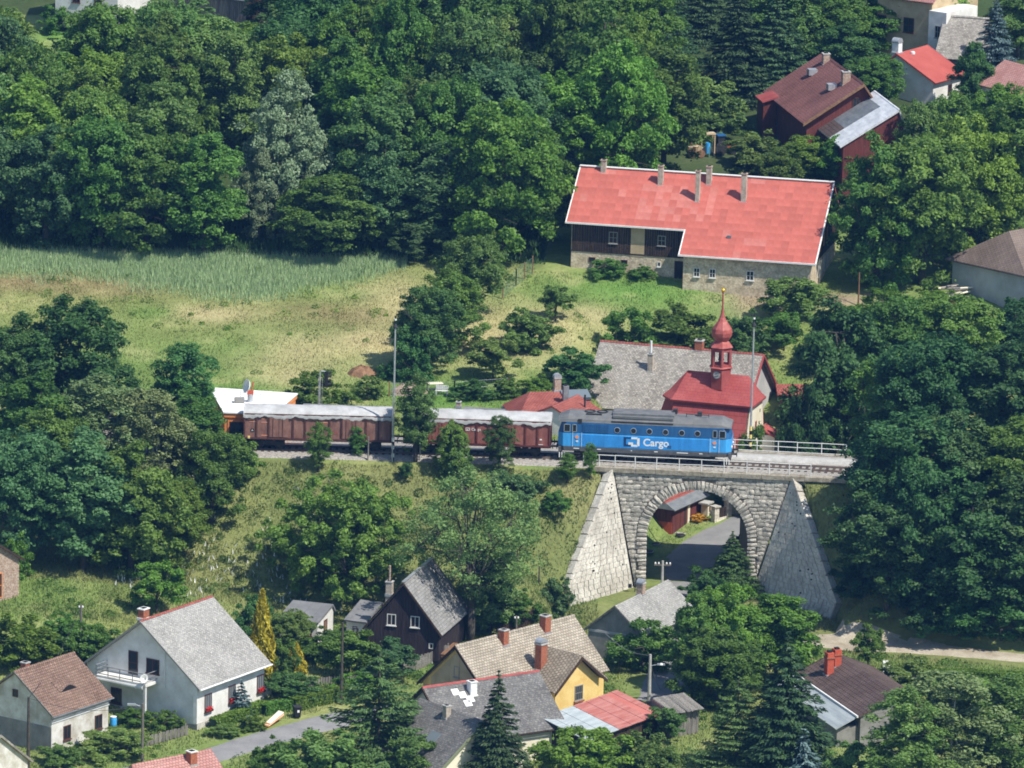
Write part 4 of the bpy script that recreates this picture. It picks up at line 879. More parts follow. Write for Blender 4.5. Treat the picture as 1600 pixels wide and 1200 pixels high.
# ---------------- right of the bridge
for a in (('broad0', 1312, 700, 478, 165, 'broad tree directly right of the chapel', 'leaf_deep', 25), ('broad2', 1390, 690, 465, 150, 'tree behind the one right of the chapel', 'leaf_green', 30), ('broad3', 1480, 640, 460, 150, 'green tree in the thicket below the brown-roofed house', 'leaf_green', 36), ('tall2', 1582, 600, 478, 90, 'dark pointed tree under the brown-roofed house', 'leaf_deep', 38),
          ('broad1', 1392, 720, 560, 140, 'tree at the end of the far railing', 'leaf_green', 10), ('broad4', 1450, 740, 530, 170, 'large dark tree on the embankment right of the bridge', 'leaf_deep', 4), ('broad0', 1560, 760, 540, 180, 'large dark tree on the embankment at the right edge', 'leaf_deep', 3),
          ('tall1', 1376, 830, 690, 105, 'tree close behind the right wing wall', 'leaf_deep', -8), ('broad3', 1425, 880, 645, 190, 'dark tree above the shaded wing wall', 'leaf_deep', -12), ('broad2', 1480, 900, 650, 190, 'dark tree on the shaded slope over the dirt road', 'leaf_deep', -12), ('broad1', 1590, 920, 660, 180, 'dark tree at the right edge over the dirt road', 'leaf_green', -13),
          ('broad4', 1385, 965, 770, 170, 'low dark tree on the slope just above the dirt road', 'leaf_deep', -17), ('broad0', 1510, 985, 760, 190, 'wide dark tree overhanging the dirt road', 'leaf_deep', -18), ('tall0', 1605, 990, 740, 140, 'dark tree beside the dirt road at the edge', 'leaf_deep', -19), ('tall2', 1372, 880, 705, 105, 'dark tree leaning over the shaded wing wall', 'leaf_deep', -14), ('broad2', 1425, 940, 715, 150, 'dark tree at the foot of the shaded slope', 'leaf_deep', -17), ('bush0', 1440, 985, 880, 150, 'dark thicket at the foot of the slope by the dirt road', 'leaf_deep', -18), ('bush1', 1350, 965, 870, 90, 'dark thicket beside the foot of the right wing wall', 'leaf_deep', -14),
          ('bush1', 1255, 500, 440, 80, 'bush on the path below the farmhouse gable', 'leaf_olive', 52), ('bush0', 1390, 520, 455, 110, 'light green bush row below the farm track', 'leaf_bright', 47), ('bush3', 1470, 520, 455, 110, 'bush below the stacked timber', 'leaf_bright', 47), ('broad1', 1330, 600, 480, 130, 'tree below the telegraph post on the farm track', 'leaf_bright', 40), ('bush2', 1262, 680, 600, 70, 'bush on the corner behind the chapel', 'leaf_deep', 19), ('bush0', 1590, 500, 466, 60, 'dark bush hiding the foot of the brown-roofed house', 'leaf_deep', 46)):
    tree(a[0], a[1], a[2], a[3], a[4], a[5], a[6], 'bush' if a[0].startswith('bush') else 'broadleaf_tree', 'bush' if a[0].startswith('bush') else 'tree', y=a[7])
# ---------------- left clump on the embankment
for a in (('broad1', 110, 650, 468, 175, 'dark round-topped tree highest in the left clump', 'leaf_dark', 6), ('broad3', 20, 660, 510, 120, 'tree at the left edge of the clump by the meadow', 'leaf_dark', 6), ('tall0', 290, 660, 540, 95, 'round tree of the clump standing against the meadow', 'leaf_dark', 4),
          ('broad0', 60, 760, 585, 150, 'mid green tree in the left clump below the highest one', 'leaf_green', -6), ('birch0', 155, 780, 590, 130, 'pale birch in the middle of the left clump', 'leaf_birch', -7), ('birch1', 235, 790, 605, 120, 'pale birch right of the middle of the left clump', 'leaf_birch', -8), ('tall2', 296, 760, 612, 95, 'tree of the clump next to the orange garage', 'leaf_green', -4),
          ('broad2', 330, 830, 672, 112, 'tree at the right tip of the left clump', 'leaf_green', -10), ('broad4', 30, 880, 680, 150, 'blue-green tree at the left edge over the field', 'leaf_blue', -17), ('tall1', 130, 893, 680, 140, 'leafy tree with a bare pale stem at the foot of the clump', 'leaf_blue', -18), ('broad0', 205, 888, 695, 160, 'bright leafy tree with a thin stem at the clump foot', 'leaf_green', -17), ('broad3', 270, 870, 750, 100, 'small bright tree at the lower right of the clump', 'leaf_bright', -15), ('broad1', 90, 800, 640, 140, 'tree filling the heart of the left clump', 'leaf_green', -10)):
    tree(*a[:7], y=a[7], bark='bark_birch' if a[0].startswith('birch') else None)
tree('bush1', 20, 900, 835, 60, 'yellow-green bush behind the brick building at the edge', 'leaf_bright', 'bush', 'bush'); tree('bush2', 355, 735, 680, 80, 'bush at the end of the left clump beside the track', 'leaf_green', 'bush', 'bush', y=-5)
# ---------------- saplings along the track
for a in (('birch0', 497, 738, 663, 40, 'slim sapling in front of the middle of the brown wagon', 'leaf_green'), ('birch1', 557, 715, 665, 26, 'thin young sapling right of the slim one before the brown wagon', 'leaf_green'), ('birch0', 649, 722, 588, 64, 'tall young tree between the two wagons', 'leaf_dark'), ('broad1', 705, 742, 662, 56, 'bushy sapling before the left half of the red-brown wagon', 'leaf_green'),
          ('birch1', 780, 738, 648, 50, 'cone-shaped young tree before the right half of the red-brown wagon', 'leaf_dark'), ('birch0', 886, 758, 712, 34, 'small sapling below the rear cab of the locomotive', 'leaf_green'), ('birch1', 921, 752, 694, 22, 'thin sapling before the locomotive bogie', 'leaf_bright'), ('fruit0', 635, 752, 726, 20, 'tiny round sapling on the embankment below the wagons gap', 'leaf_dark')):
    tree(*a, name='sapling', cat='sapling', group='saplings along the track')
tree('bush0', 715, 752, 702, 60, 'low scrub on the bank under the red-brown wagon', 'leaf_olive', 'bush', 'bush'); tree('bush1', 800, 790, 735, 90, 'grey-green scrub high on the embankment', 'leaf_blue', 'bush', 'bush'); tree('bush2', 870, 800, 770, 40, 'small scrub near the top of the left wing wall', 'leaf_green', 'bush', 'bush')
# ---------------- below the embankment
tree('walnut', 530, 945, 748, 205, 'big spreading walnut tree on the embankment foot behind the sheds', 'leaf_lime', 'walnut_tree', y=-16.5)
tree('ash', 735, 1003, 738, 225, 'tall airy ash with a bare dark trunk beside the timber house', 'leaf_feather', 'ash_tree')
tree('tall2', 765, 990, 850, 90, 'leaning stem behind the airy ash', 'leaf_feather', 'ash_tree'); tree('bush0', 868, 962, 905, 62, 'rounded blue-green bush at the foot of the left wing wall', 'leaf_blue', 'bush', 'bush')
tree('bush3', 800, 975, 920, 90, 'bush in the garden below the left wing wall', 'leaf_green', 'bush', 'bush'); tree('fruit1', 245, 960, 880, 80, 'light green young tree alone in the field', 'leaf_bright', 'fruit_tree')
tree('bush1', 35, 1040, 965, 130, 'thick bush behind the small brown-roofed house', 'leaf_bright', 'bush', 'bush'); tree('bush2', 130, 1040, 975, 100, 'bush between the pole and the white house', 'leaf_green', 'bush', 'bush'); tree('bush0', 95, 1010, 965, 90, 'bush row behind the telegraph pole', 'leaf_green', 'bush', 'bush')
tree('bush3', 400, 1000, 930, 70, 'shaded bush left of the felt-roofed shed', 'leaf_dark', 'bush', 'bush'); tree('thuja', 408, 1065, 922, 42, 'tall golden cypress behind the white house', None, 'cypress_tree'); tree('thuja', 461, 1056, 1003, 32, 'short golden cypress in the garden', None, 'cypress_tree')
tree('smallspruce', 377, 1118, 1062, 46, 'small blue spruce before the white house windows', 'needle_blue', 'spruce_tree')
tree('bush0', 440, 1062, 1000, 62, 'bush between the two golden cypresses', 'leaf_green', 'bush', 'bush'); tree('fruit0', 545, 1060, 990, 75, 'garden tree in front of the white plank annex', 'leaf_green', 'fruit_tree'); tree('fruit1', 610, 1062, 1002, 80, 'garden tree left of the fence', 'leaf_blue', 'fruit_tree')
tree('broad4', 455, 1020, 955, 60, 'light tree before the felt-roofed shed', 'leaf_olive', 'fruit_tree'); tree('fruit0', 625, 1012, 950, 85, 'bright bush before the timber gable', 'leaf_bright', 'fruit_tree'); tree('bush1', 500, 1030, 985, 90, 'shrub under the annex windows', 'leaf_green', 'bush', 'bush')
tree('bush2', 445, 1092, 1052, 90, 'evergreen shrub beside the trimmed hedge', 'leaf_dark', 'bush', 'bush'); tree('bush3', 560, 1085, 1050, 70, 'currant shrubs beside the wooden pole', 'leaf_bright', 'bush', 'bush'); tree('bush1', 585, 1010, 975, 70, 'shrub at the corner of the annex', 'leaf_green', 'bush', 'bush')
tree('pine', 590, 1215, 1015, 185, 'spreading pine in the foreground', 'needle_green', 'pine_tree'); tree('spruce1', 775, 1245, 1045, 112, 'dark spruce before the dark slate roofs', 'needle_dark', 'spruce_tree'); tree('smallspruce', 690, 1215, 1148, 62, 'small blue spruce at the bottom between pine and spruce', 'needle_blue', 'spruce_tree'); tree('smallspruce', 632, 1200, 1130, 44, 'little blue spruce tucked against the pine', 'needle_blue', 'spruce_tree')
tree('bush0', 500, 1235, 1145, 170, 'olive bush at the bottom below the village road', 'leaf_olive', 'bush', 'bush'); tree('bush1', 420, 1215, 1155, 70, 'bush at the bottom left of the olive one', 'leaf_green', 'bush', 'bush'); tree('bush3', 640, 1240, 1150, 120, 'olive bush at the bottom in front of the pine', 'leaf_olive', 'bush', 'bush')
tree('bush2', 905, 1225, 1138, 150, 'rounded green bush before the tin-roofed shed', 'leaf_bright', 'bush', 'bush'); tree('bush1', 1010, 1225, 1150, 120, 'scrub at the bottom right of the tin-roofed shed', 'leaf_olive', 'bush', 'bush'); tree('fruit0', 1040, 1160, 1108, 50, 'thin sapling at the corner of the tin-roofed shed', 'leaf_olive', 'fruit_tree')
tree('tall1', 1086, 1085, 930, 85, 'big leafy tree right of the grey cottage roof', 'leaf_green'); tree('broad2', 1140, 1080, 915, 115, 'big leafy tree below the middle of the arch', 'leaf_bright'); tree('tall0', 1212, 1075, 930, 112, 'leafy tree under the right pier of the bridge', 'leaf_bright'); tree('broad1', 1120, 1105, 985, 120, 'lower leafy tree in front of the big ones below the arch', 'leaf_green'); tree('bush2', 1005, 1050, 968, 100, 'bush hiding the corner of the grey cottage', 'leaf_green', 'bush', 'bush')
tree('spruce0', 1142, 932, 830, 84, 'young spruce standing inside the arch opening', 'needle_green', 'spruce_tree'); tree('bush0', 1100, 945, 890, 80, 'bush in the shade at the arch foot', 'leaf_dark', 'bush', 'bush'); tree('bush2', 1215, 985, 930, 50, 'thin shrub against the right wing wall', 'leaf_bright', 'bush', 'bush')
tree('pine', 1150, 1205, 1055, 120, 'bushy pine right of the old plank shed', 'needle_green', 'pine_tree'); tree('spruce1', 1225, 1215, 985, 150, 'tall spruce left of the red chimneys', 'needle_dark', 'spruce_tree'); tree('smallspruce', 1255, 1235, 1140, 90, 'blue spruce at the bottom below the dark brown roof', 'needle_blue', 'spruce_tree')
tree('birch1', 1480, 1260, 1045, 170, 'birch in the lower right before the dark brown roof', 'leaf_birch', bark='bark_birch'); tree('birch0', 1570, 1250, 1060, 150, 'birch in the lower right corner', 'leaf_olive', bark='bark_birch'); tree('birch0', 1412, 1270, 1078, 130, 'small birch below the end of the dark brown roof', 'leaf_olive', bark='bark_birch'); tree('bush3', 1340, 1240, 1160, 110, 'bush at the bottom below the brown roof eaves', 'leaf_olive', 'bush', 'bush'); tree('bush1', 1540, 1120, 1055, 160, 'bushes behind the birches', 'leaf_green', 'bush', 'bush')
tree('fruit1', 1356, 1048, 978, 48, 'small round-headed tree beside the dirt road', 'leaf_green', 'fruit_tree'); tree('bush2', 1430, 1085, 1030, 110, 'bush between the dirt road and the brown roof', 'leaf_olive', 'bush', 'bush')
tree('bush0', 320, 1112, 1088, 36, 'flowering shrub at the white house corner', 'leaf_green', 'bush', 'bush'); tree('bush3', 180, 1180, 1140, 110, 'weeds and shrubs along the old fence', 'leaf_olive', 'bush', 'bush'); tree('bush1', 95, 1195, 1160, 70, 'shrubs under the small house windows', 'leaf_olive', 'bush', 'bush'); tree('bush2', 1180, 715, 665, 60, 'bush at the foot of the chapel by the mast', 'leaf_green', 'bush', 'bush', y=16)
tree('bush3', 1125, 800, 778, 42, 'clipped bush behind the stone gate pillars', 'leaf_bright', 'bush', 'bush', y=19); tree('bush1', 880, 1095, 1075, 50, 'climbing shrub under the yellow gable window', 'leaf_olive', 'bush', 'bush')
tree('bush0', 92, 52, 12, 70, 'shrub above the clearing before the white house', 'leaf_green', 'bush', 'bush'); tree('bush1', 150, 48, 14, 60, 'second shrub above the clearing, by the white house', 'leaf_dark', 'bush', 'bush')
tree('bush2', 1565, 990, 915, 150, 'dark thicket along the dirt road at the right edge', 'leaf_dark', 'bush', 'bush', y=-20.5); tree('bush3', 1490, 988, 925, 110, 'dark thicket along the middle of the dirt road', 'leaf_dark', 'bush', 'bush', y=-19.5)
tree('bush1', 214, 1132, 1106, 56, 'shrubs against the shaded wall of the white house', 'leaf_green', 'bush', 'bush'); tree('bush3', 262, 1140, 1110, 50, 'shrub below the white house gable corner', 'leaf_green', 'bush', 'bush'); tree('bush2', 348, 1152, 1134, 50, 'yellowish shrub between the hedge and the village road', 'leaf_olive', 'bush', 'bush'); tree('bush0', 392, 1140, 1118, 44, 'shrub at the roadside before the clipped hedge', 'leaf_bright', 'bush', 'bush')
# ---------------- hedges
def hedge(pts, hgt, wid, label, mat='leaf_bright', n=2600):
    rng = np.random.default_rng(len(label)); P = [ground(*p) for p in pts]; c = P[0]; t = thing('hedge', label, 'hedge', tuple(c)); Q = np.array([p - c for p in P])
    seg = np.linalg.norm(np.diff(Q, axis=0), axis=1); L = np.concatenate([[0], np.cumsum(seg)]); s = rng.uniform(0, L[-1], n); X = np.stack([np.interp(s, L, Q[:, k]) for k in range(3)], 1)
    d = Q[-1] - Q[0]; d = d / np.linalg.norm(d); nn = np.array((-d[1], d[0], 0)); e = rng.random(n); side = np.sign(rng.random(n) - .5); topm = e < .45
    off = np.where(topm, rng.uniform(-1, 1, n), side * rng.uniform(.85, 1.05, n)) * wid / 2; z = np.where(topm, hgt * rng.uniform(.93, 1.04, n), rng.uniform(0, hgt, n))
    V0 = X + nn * off[:, None]; V0[:, 2] += z; N = unit(np.where(topm[:, None], np.array((0, 0, 1.)), nn * side[:, None]) + rng.normal(size=(n, 3)) * .45); sz = rng.uniform(.07, .15, n)
    V, F = quads(V0, N, sz, sz * .65, rng); me = npmesh('foliage', V, F, mat, lv=np.repeat(np.clip(rng.normal(.5, .25, n), 0, 1), 4)); inst('foliage', me, t)
    m = MB()
    for a, b in zip(Q, Q[1:]):
        w_ = nn * wid * .42; m.hexa([a - w_, b - w_, b + w_, a + w_], [p + np.array((0, 0, hgt * .93)) for p in (a - w_, b - w_, b + w_, a + w_)])
    m.build('inner_branches', 'needle_dark', t)
hedge([(458, 1112), (500, 1102), (556, 1090)], 1.1, .8, 'trimmed hedge running up to the wooden pole by the village road', n=3400)
hedge([(332, 1140), (370, 1128), (412, 1112)], .9, .9, 'trimmed hedge before the white house and its blue spruce')
hedge([(412, 1118), (432, 1112), (456, 1110)], .9, .8, 'short clipped hedge behind the fallen boards', n=1600)
hedge([(1420, 1062), (1500, 1064), (1600, 1068)], .9, 1.2, 'long low hedge along the dirt road', n=4200)
# ---------------- reeds, meadow grass and flowers: nobody could count them
def blades(name, X, Y, H, Wd, colors, label, cat, mat='grass_blades', lean=.35, seed=1):
    rng = np.random.default_rng(seed); n = len(X); Z = terr(X, Y) - .03; a = rng.uniform(0, 6.283, n); T = np.stack([np.cos(a), np.sin(a), 0 * a], 1); L = rng.normal(0, lean, (n, 2)) * H[:, None]
    B = np.stack([X, Y, Z], 1); V = np.stack([B - T * Wd[:, None], B + T * Wd[:, None], B + np.stack([L[:, 0], L[:, 1], H], 1)], 1).reshape(-1, 3)
    o = bpy.data.objects.new(name, npmesh(name, V, np.arange(3 * n).reshape(n, 3), mat, gc=np.repeat(colors, 3, 0))); COL.objects.link(o); return tag(o, label, cat, kind='stuff')
def scatter(n, box, ok, seed):
    rng = np.random.default_rng(seed); X = rng.uniform(box[0], box[1], n); Y = rng.uniform(box[2], box[3], n); k = ok(X, Y); return X[k], Y[k], rng
def free(X, Y): # keep clear of track, roads
    t = np.abs(Y - ytrack(X)); d = line_dist(X, Y, [(13, -40), (15.5, -20), (17, -8), (17.1, 3), (18.3, 8), (20.8, 12), (25, 17), (33, 21)])[0]
    d2 = line_dist(X, Y, [tuple(p[:2]) for p in _vr])[0]; d3 = line_dist(X, Y, [tuple(p[:2]) for p in _dr])[0]
    return (t > 3.6) & (d > 3.2) & (d2 > 2.4) & (d3 > 2.8)
_rr = np.random.default_rng(77)
def reed_ok(X, Y):                 # strip along the wood edge, broader on the right
    e = np.interp(X, [-55, -40, -31, -24, -17, -11], [6.5, 7, 11, 12, 7, 1.5]) + 3.5 * (fbm(X, Y, .22, 51) - .5); return (Y < 60) & (Y > 59.5 - e - 2.5 + 5 * _rr.random(X.shape) ** .6) & (X < -10.5)
X, Y, rng = scatter(120000, (-58, -10, 44, 60), reed_ok, 5); n = len(X)
blades('reeds', X, Y, rng.uniform(.25, .75, n), rng.uniform(.02, .045, n), np.array((.3, .43, .2)) * rng.uniform(.6, 1.25, (n, 1)) + rng.random((n, 1)) ** 5 * np.array((.2, .17, .15)), 'blue-green reed belt along the foot of the wood', 'reeds', lean=.12)
X, Y, rng = scatter(150000, (-56, 32, 6, 60), lambda X, Y: free(X, Y) & (Y > 8) & ~((X > 2) & (Y > 57)), 6); n = len(X); c = gcol(X, Y)
blades('meadow_grass', X, Y, rng.uniform(.08, .3, n), rng.uniform(.025, .06, n), c * rng.uniform(.85, 1.2, (n, 1)), 'dry meadow grass between the track and the wood', 'grass', seed=2)
X, Y, rng = scatter(140000, (-50, 45, -30, -2), lambda X, Y: free(X, Y) & (Y < -3.6) & ((X < 8) | (X > 24)), 7); n = len(X); c = gcol(X, Y)
blades('embankment_grass', X, Y, rng.uniform(.1, .4, n), rng.uniform(.025, .06, n), c * rng.uniform(.75, 1.25, (n, 1)), 'rough grass on the railway embankment and field below', 'grass', seed=3)
X, Y, rng = scatter(110000, (-46, 46, -62, -28), free, 8); n = len(X); c = gcol(X, Y)
blades('village_grass', X, Y, rng.uniform(.08, .35, n), rng.uniform(.03, .07, n), c * rng.uniform(.7, 1.3, (n, 1)), 'garden and verge grass between the village houses', 'grass', seed=4)
def weeds(name, label, box, ok, ncl, per, seed, mat):
    CX, CY, rng = scatter(ncl * 4, box, ok, seed); CX, CY = CX[:ncl], CY[:ncl]; k = rng.integers(0, len(CX), len(CX) * per); r = rng.uniform(.25, .9, len(CX))[k]; n = len(k); d = rdir(n, rng, .6); d[:, 2] = np.abs(d[:, 2])
    P = np.stack([CX[k] + d[:, 0] * r, CY[k] + d[:, 1] * r, 0 * r], 1); P[:, 2] = terr(P[:, 0], P[:, 1]) + d[:, 2] * r * .75 * rng.random(n) + .05; sz = rng.uniform(.05, .12, n); V, F = quads(P, unit(d + rng.normal(size=(n, 3)) * .5), sz * 1.2, sz * .6, rng)
    o = bpy.data.objects.new(name, npmesh(name, V, F, mat, lv=np.repeat(np.clip(.5 + .25 * np.sin(k * 1.7) + rng.normal(0, .2, n), 0, 1), 4))); COL.objects.link(o); tag(o, label, 'weeds', kind='stuff')
weeds('bank_weeds', 'patches of weeds over the embankment', (-36, 7, -19, -4), free, 330, 70, 31, 'leaf_olive')
weeds('meadow_weeds', 'darker weed patches in the meadow and on the dry slope', (-46, 20, 12, 56), lambda X, Y: free(X, Y) & (fbm(X, Y, .12, 60) > .5), 170, 50, 32, 'leaf_green')
weeds('garden_plants', 'low garden plants and nettles between the village houses', (-40, 40, -58, -22), lambda X, Y: free(X, Y) & (fbm(X, Y, .15, 61) > .46), 420, 80, 33, 'leaf_green')
X, Y, rng = scatter(900, (-34, -14, -22, -5), lambda X, Y: fbm(X, Y, .3, 88) > .5, 9); n = len(X)
blades('wild_flowers', X, Y, rng.uniform(.35, .6, n), rng.uniform(.05, .1, n), np.tile((.75, .76, .72), (n, 1)), 'white umbel flowers dotted over the embankment slope', 'flowers', seed=5)
X, Y, rng = scatter(40000, (-58, 48, 59, 74), lambda X, Y: (X < 3) | (Y > 70), 12); n = len(X)
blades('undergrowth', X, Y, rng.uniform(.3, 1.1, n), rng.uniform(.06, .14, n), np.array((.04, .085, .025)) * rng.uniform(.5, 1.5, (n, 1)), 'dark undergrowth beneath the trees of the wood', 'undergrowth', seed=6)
# ================================================================== houses
class House:
    """gabled house; local x runs along the ridge, -y is the front, z = 0 the ground at its base"""
    def __init__(s, name, label, rl, rr, base, W, wh, rh, wall, roof, ox=.35, oy=.45, cat='house', back=None, th=.16, zb=None, rowlen=None, group=None):
        s.zb = ground(*base)[2] if zb is None else zb
        zr = s.zb + wh + rh; A, B = at_z(*rl, zr), at_z(*rr, zr); d = B - A; s.L = float(np.hypot(d[0], d[1])); s.yaw = math.atan2(d[1], d[0]); c = (A + B) / 2
        s.W, s.wh, s.rh, s.ox, s.oy = W, wh, rh, ox, oy; s.bk = W / 2 if back is None else back; s.fr = W - s.bk
        s.t = thing(name, label, cat, (c[0], c[1], s.zb), s.yaw, group); s.lx = s.L / 2 - ox
        s.kf = rh / (s.fr + oy); s.kb = rh / (s.bk + oy); x = s.lx; zt = wh + rh - .1
        ef, eb = zt - s.kf * s.fr, zt - s.kb * s.bk
        prof = [(-s.fr, -1.6), (s.bk, -1.6), (s.bk, eb), (0, zt - .06), (-s.fr, ef)]
        m = MB(); n = 5; m.add([(-x, y, z) for y, z in prof] + [(x, y, z) for y, z in prof], [tuple(range(n))[::-1], tuple(range(n, 2 * n))] + [(i, (i + 1) % n, n + (i + 1) % n, n + i) for i in range(n)])
        s.wall = m.build('wall', wall, s.t); s.ef = ef
        s.roof = s.roofmesh(roof, th)
    def zf(s, y): return s.wh + s.rh - (s.kf * -y if y < 0 else s.kb * y)
    def roofmesh(s, roof, th):
        X = s.L / 2; H = s.wh + s.rh; m = MB(); sag = random.uniform(.0, .05); n = 10
        for sgn, run in ((-1, s.fr + s.oy), (1, s.bk + s.oy)):
            k = s.kf if sgn < 0 else s.kb
            for i in range(n):
                xa, xb = -X + 2 * X * i / n, -X + 2 * X * (i + 1) / n
                sa, sb = [-sag * math.sin(math.pi * (q + X) / (2 * X)) for q in (xa, xb)]
                q = [(xa, sgn * run, H - k * run + sa * .5), (xb, sgn * run, H - k * run + sb * .5), (xb, 0, H + sb), (xa, 0, H + sa)]
                m.slab(q if sgn < 0 else q[::-1], th)
        return m.build('roof', roof, s.t)
    def ridge(s, mat, w=.16):
        m = MB(); n = max(6, int(s.L / .4))
        for i in range(n):
            a, b = -s.L / 2 + s.L * i / n, -s.L / 2 + s.L * (i + 1) / n; z = s.wh + s.rh + .03 + .015 * (i % 2)
            m.add([(a, -w, z - .1), (b, -w, z - .1), (b, 0, z + .06), (a, 0, z + .06), (b, w, z - .1), (a, w, z - .1)], [(0, 1, 2, 3), (3, 2, 4, 5)])
        m.build('ridge_cap', mat, s.roof)
    def gutter(s, mat='white_trim', r=.07, side=-1):
        run = (s.fr if side < 0 else s.bk) + s.oy; z = s.wh + s.rh - (s.kf if side < 0 else s.kb) * run
        MB().tube((-s.L / 2 - .02, side * (run + .04), z - .08), (s.L / 2 + .02, side * (run + .04), z - .08), r, n=8).build('gutter', mat, s.roof)
    def verge(s, end, mat='wood_brown', w=.06, h=.22):
        X = end * (s.L / 2 + w * .5)
        for sgn, run in ((-1, s.fr + s.oy), (1, s.bk + s.oy)):
            z1 = s.wh + s.rh + .02; z0 = z1 - (s.kf if sgn < 0 else s.kb) * run
            P = [(X - w, sgn * run, z0 - h), (X - w, 0, z1 - h), (X - w, 0, z1), (X - w, sgn * run, z0)]
            MB().prism(P if sgn < 0 else P[::-1], (0, 0, 0), (2 * w, 0, 0)).build('bargeboard', mat, s.roof)
    def frame(s, face, u):         # point on a wall face at run u -> origin, right vector, outward normal
        if face == 'f': return np.array((u, -s.fr, 0)), np.array((1., 0, 0)), np.array((0, -1., 0))
        if face == 'b': return np.array((u, s.bk, 0)), np.array((-1., 0, 0)), np.array((0, 1., 0))
        if face == 'l': return np.array((-s.lx, u, 0)), np.array((0, -1., 0)), np.array((-1., 0, 0))
        return np.array((s.lx, u, 0)), np.array((0, 1., 0)), np.array((1., 0, 0))
    def opening(s, face, u, z, w, h, frame='frame_white', pane='glass', bars=(1, 1), name='window', fw=.07, sill=True, flowers=False, label=None):
        o, r, n = s.frame(face, u); return opening(s.t, o, r, n, z, w, h, frame, pane, bars, name, fw, sill, flowers, label)
    def chimney(s, x, y, top, w=.5, d=None, mat='brick_red', cap='concrete', extra=None, label=None):
        d = d or w; z0 = s.zf(y) - .5; z1 = s.wh + s.rh + top; c = MB().box(x - w / 2, x + w / 2, y - d / 2, y + d / 2, z0, z1).build('chimney', mat, s.roof, bevel=.015, label=label)
        if cap: MB().box(x - w / 2 - .05, x + w / 2 + .05, y - d / 2 - .05, y + d / 2 + .05, z1, z1 + .09).build('chimney_cap', cap, s.roof)
        MB().box(x - w * .3, x + w * .3, y - d * .3, y + d * .3, z1 + .05, z1 + .13).build('flue', 'paint_black', s.roof)
        MB().box(x - w / 2 - .08, x + w / 2 + .08, y - d / 2 - .08, y + d / 2 + .04, s.zf(y - d / 2 - .08) - .12, s.zf(y - d / 2 - .08) + .1).build('flashing', 'metal_zinc' if cap != 'white_trim' else 'white_trim', s.roof)
        if extra == 'cowl':
            m = MB(); k = 8
            P = [(x + w * .62 * math.cos(math.pi * i / k), 0, z1 + .12 + w * .5 * math.sin(math.pi * i / k)) for i in range(k + 1)]
            m.prism(P, (0, y - d * .5, 0), (0, y + d * .5, 0)); m.build('cowl', 'metal_zinc', s.roof)
        return c
def opening(par, o, r, n, z, w, h, frame='frame_white', pane='glass', bars=(1, 1), name='window', fw=.07, sill=True, flowers=False, label=None):
    up = np.array((0, 0, 1.))
    def bx(m, a0, a1, z0, z1, n0, n1):
        lo = [o + r * a + up * zz + n * n0 for a, zz in ((a0, z0), (a1, z0), (a1, z1), (a0, z1))]; hi = [p + n * (n1 - n0) for p in lo]; m.hexa(lo, hi)
    m = MB(); bx(m, -w / 2, w / 2, z, z + fw, .005, .06); bx(m, -w / 2, w / 2, z + h - fw, z + h, .005, .06); bx(m, -w / 2, -w / 2 + fw, z + fw, z + h - fw, .005, .06); bx(m, w / 2 - fw, w / 2, z + fw, z + h - fw, .005, .06)
    for k in range(bars[0]): a = -w / 2 + w * (k + 1) / (bars[0] + 1); bx(m, a - fw * .35, a + fw * .35, z + fw, z + h - fw, .005, .055)
    for k in range(bars[1]): b = z + h * (k + 1) / (bars[1] + 1); bx(m, -w / 2 + fw, w / 2 - fw, b - fw * .3, b + fw * .3, .008, .05)
    f = m.build(name, frame, par, label=label); m = MB(); bx(m, -w / 2 + fw * .6, w / 2 - fw * .6, z + fw * .6, z + h - fw * .6, .0, .03); m.build('pane' if name == 'window' else 'panel', pane, f)
    if sill: m = MB(); bx(m, -w / 2 - .06, w / 2 + .06, z - .07, z, .0, .14); m.build('sill', frame, f)
    if flowers:
        m = MB(); bx(m, -w / 2, w / 2, z + .0, z + .16, .07, .25); b = m.build('flower_box', 'frame_brown', f); rng = np.random.default_rng(int(w * 100 + z * 10)); k = 90
        P = o + r * rng.uniform(-w * .42, w * .42, (k, 1)) + up * rng.uniform(z + .14, z + .42, (k, 1)) + n * rng.uniform(.05, .3, (k, 1)); sz = rng.uniform(.04, .08, k)
        V, F = quads(P, rdir(k, rng), sz, sz, rng); inst('blossoms', npmesh('blossoms', V, F, 'flower_red', lv=np.repeat(rng.random(k), 4)), f)
    return f
def planks(par, o, r, n, x0, x1, z0, z1f, mat, w=.22, name='plank'):
    """vertical boards side by side on a wall; z1f(x) gives the top"""
    up = np.array((0, 0, 1.)); x = x0; rr = random.Random(int(x0 * 10) + 3)
    while x < x1 - .03:
        ww = min(w * rr.uniform(.85, 1.15), x1 - x); zt0, zt1 = z1f(x + .01), z1f(x + ww - .01); e = rr.uniform(.02, .05); m = MB(); b0 = z0 - rr.uniform(0, .06)
        if min(zt0, zt1) - b0 > .1:
            lo = [o + r * a + up * zz for a, zz in ((x + .008, b0), (x + ww - .008, b0), (x + ww - .008, zt1), (x + .008, zt0))]; m.hexa(lo, [p + n * e for p in lo]); m.build(name, mat, par)
        x += ww
# ---------------- the long red-roofed farmhouse
f = House('farmhouse', 'long farmhouse with a bright red sheet roof, part plank and part plaster walls', (907, 259), (1303, 285), (884, 421), 10.8, 4.65, 4.4, 'plaster_stone', 'red_sheet', ox=.5, oy=.5, back=5.0)
F = f; X = F.L / 2; k = F.kf; split = X - 13.4; run0 = F.fr + F.oy; run1 = run0 + 2.75; H = F.wh + F.rh
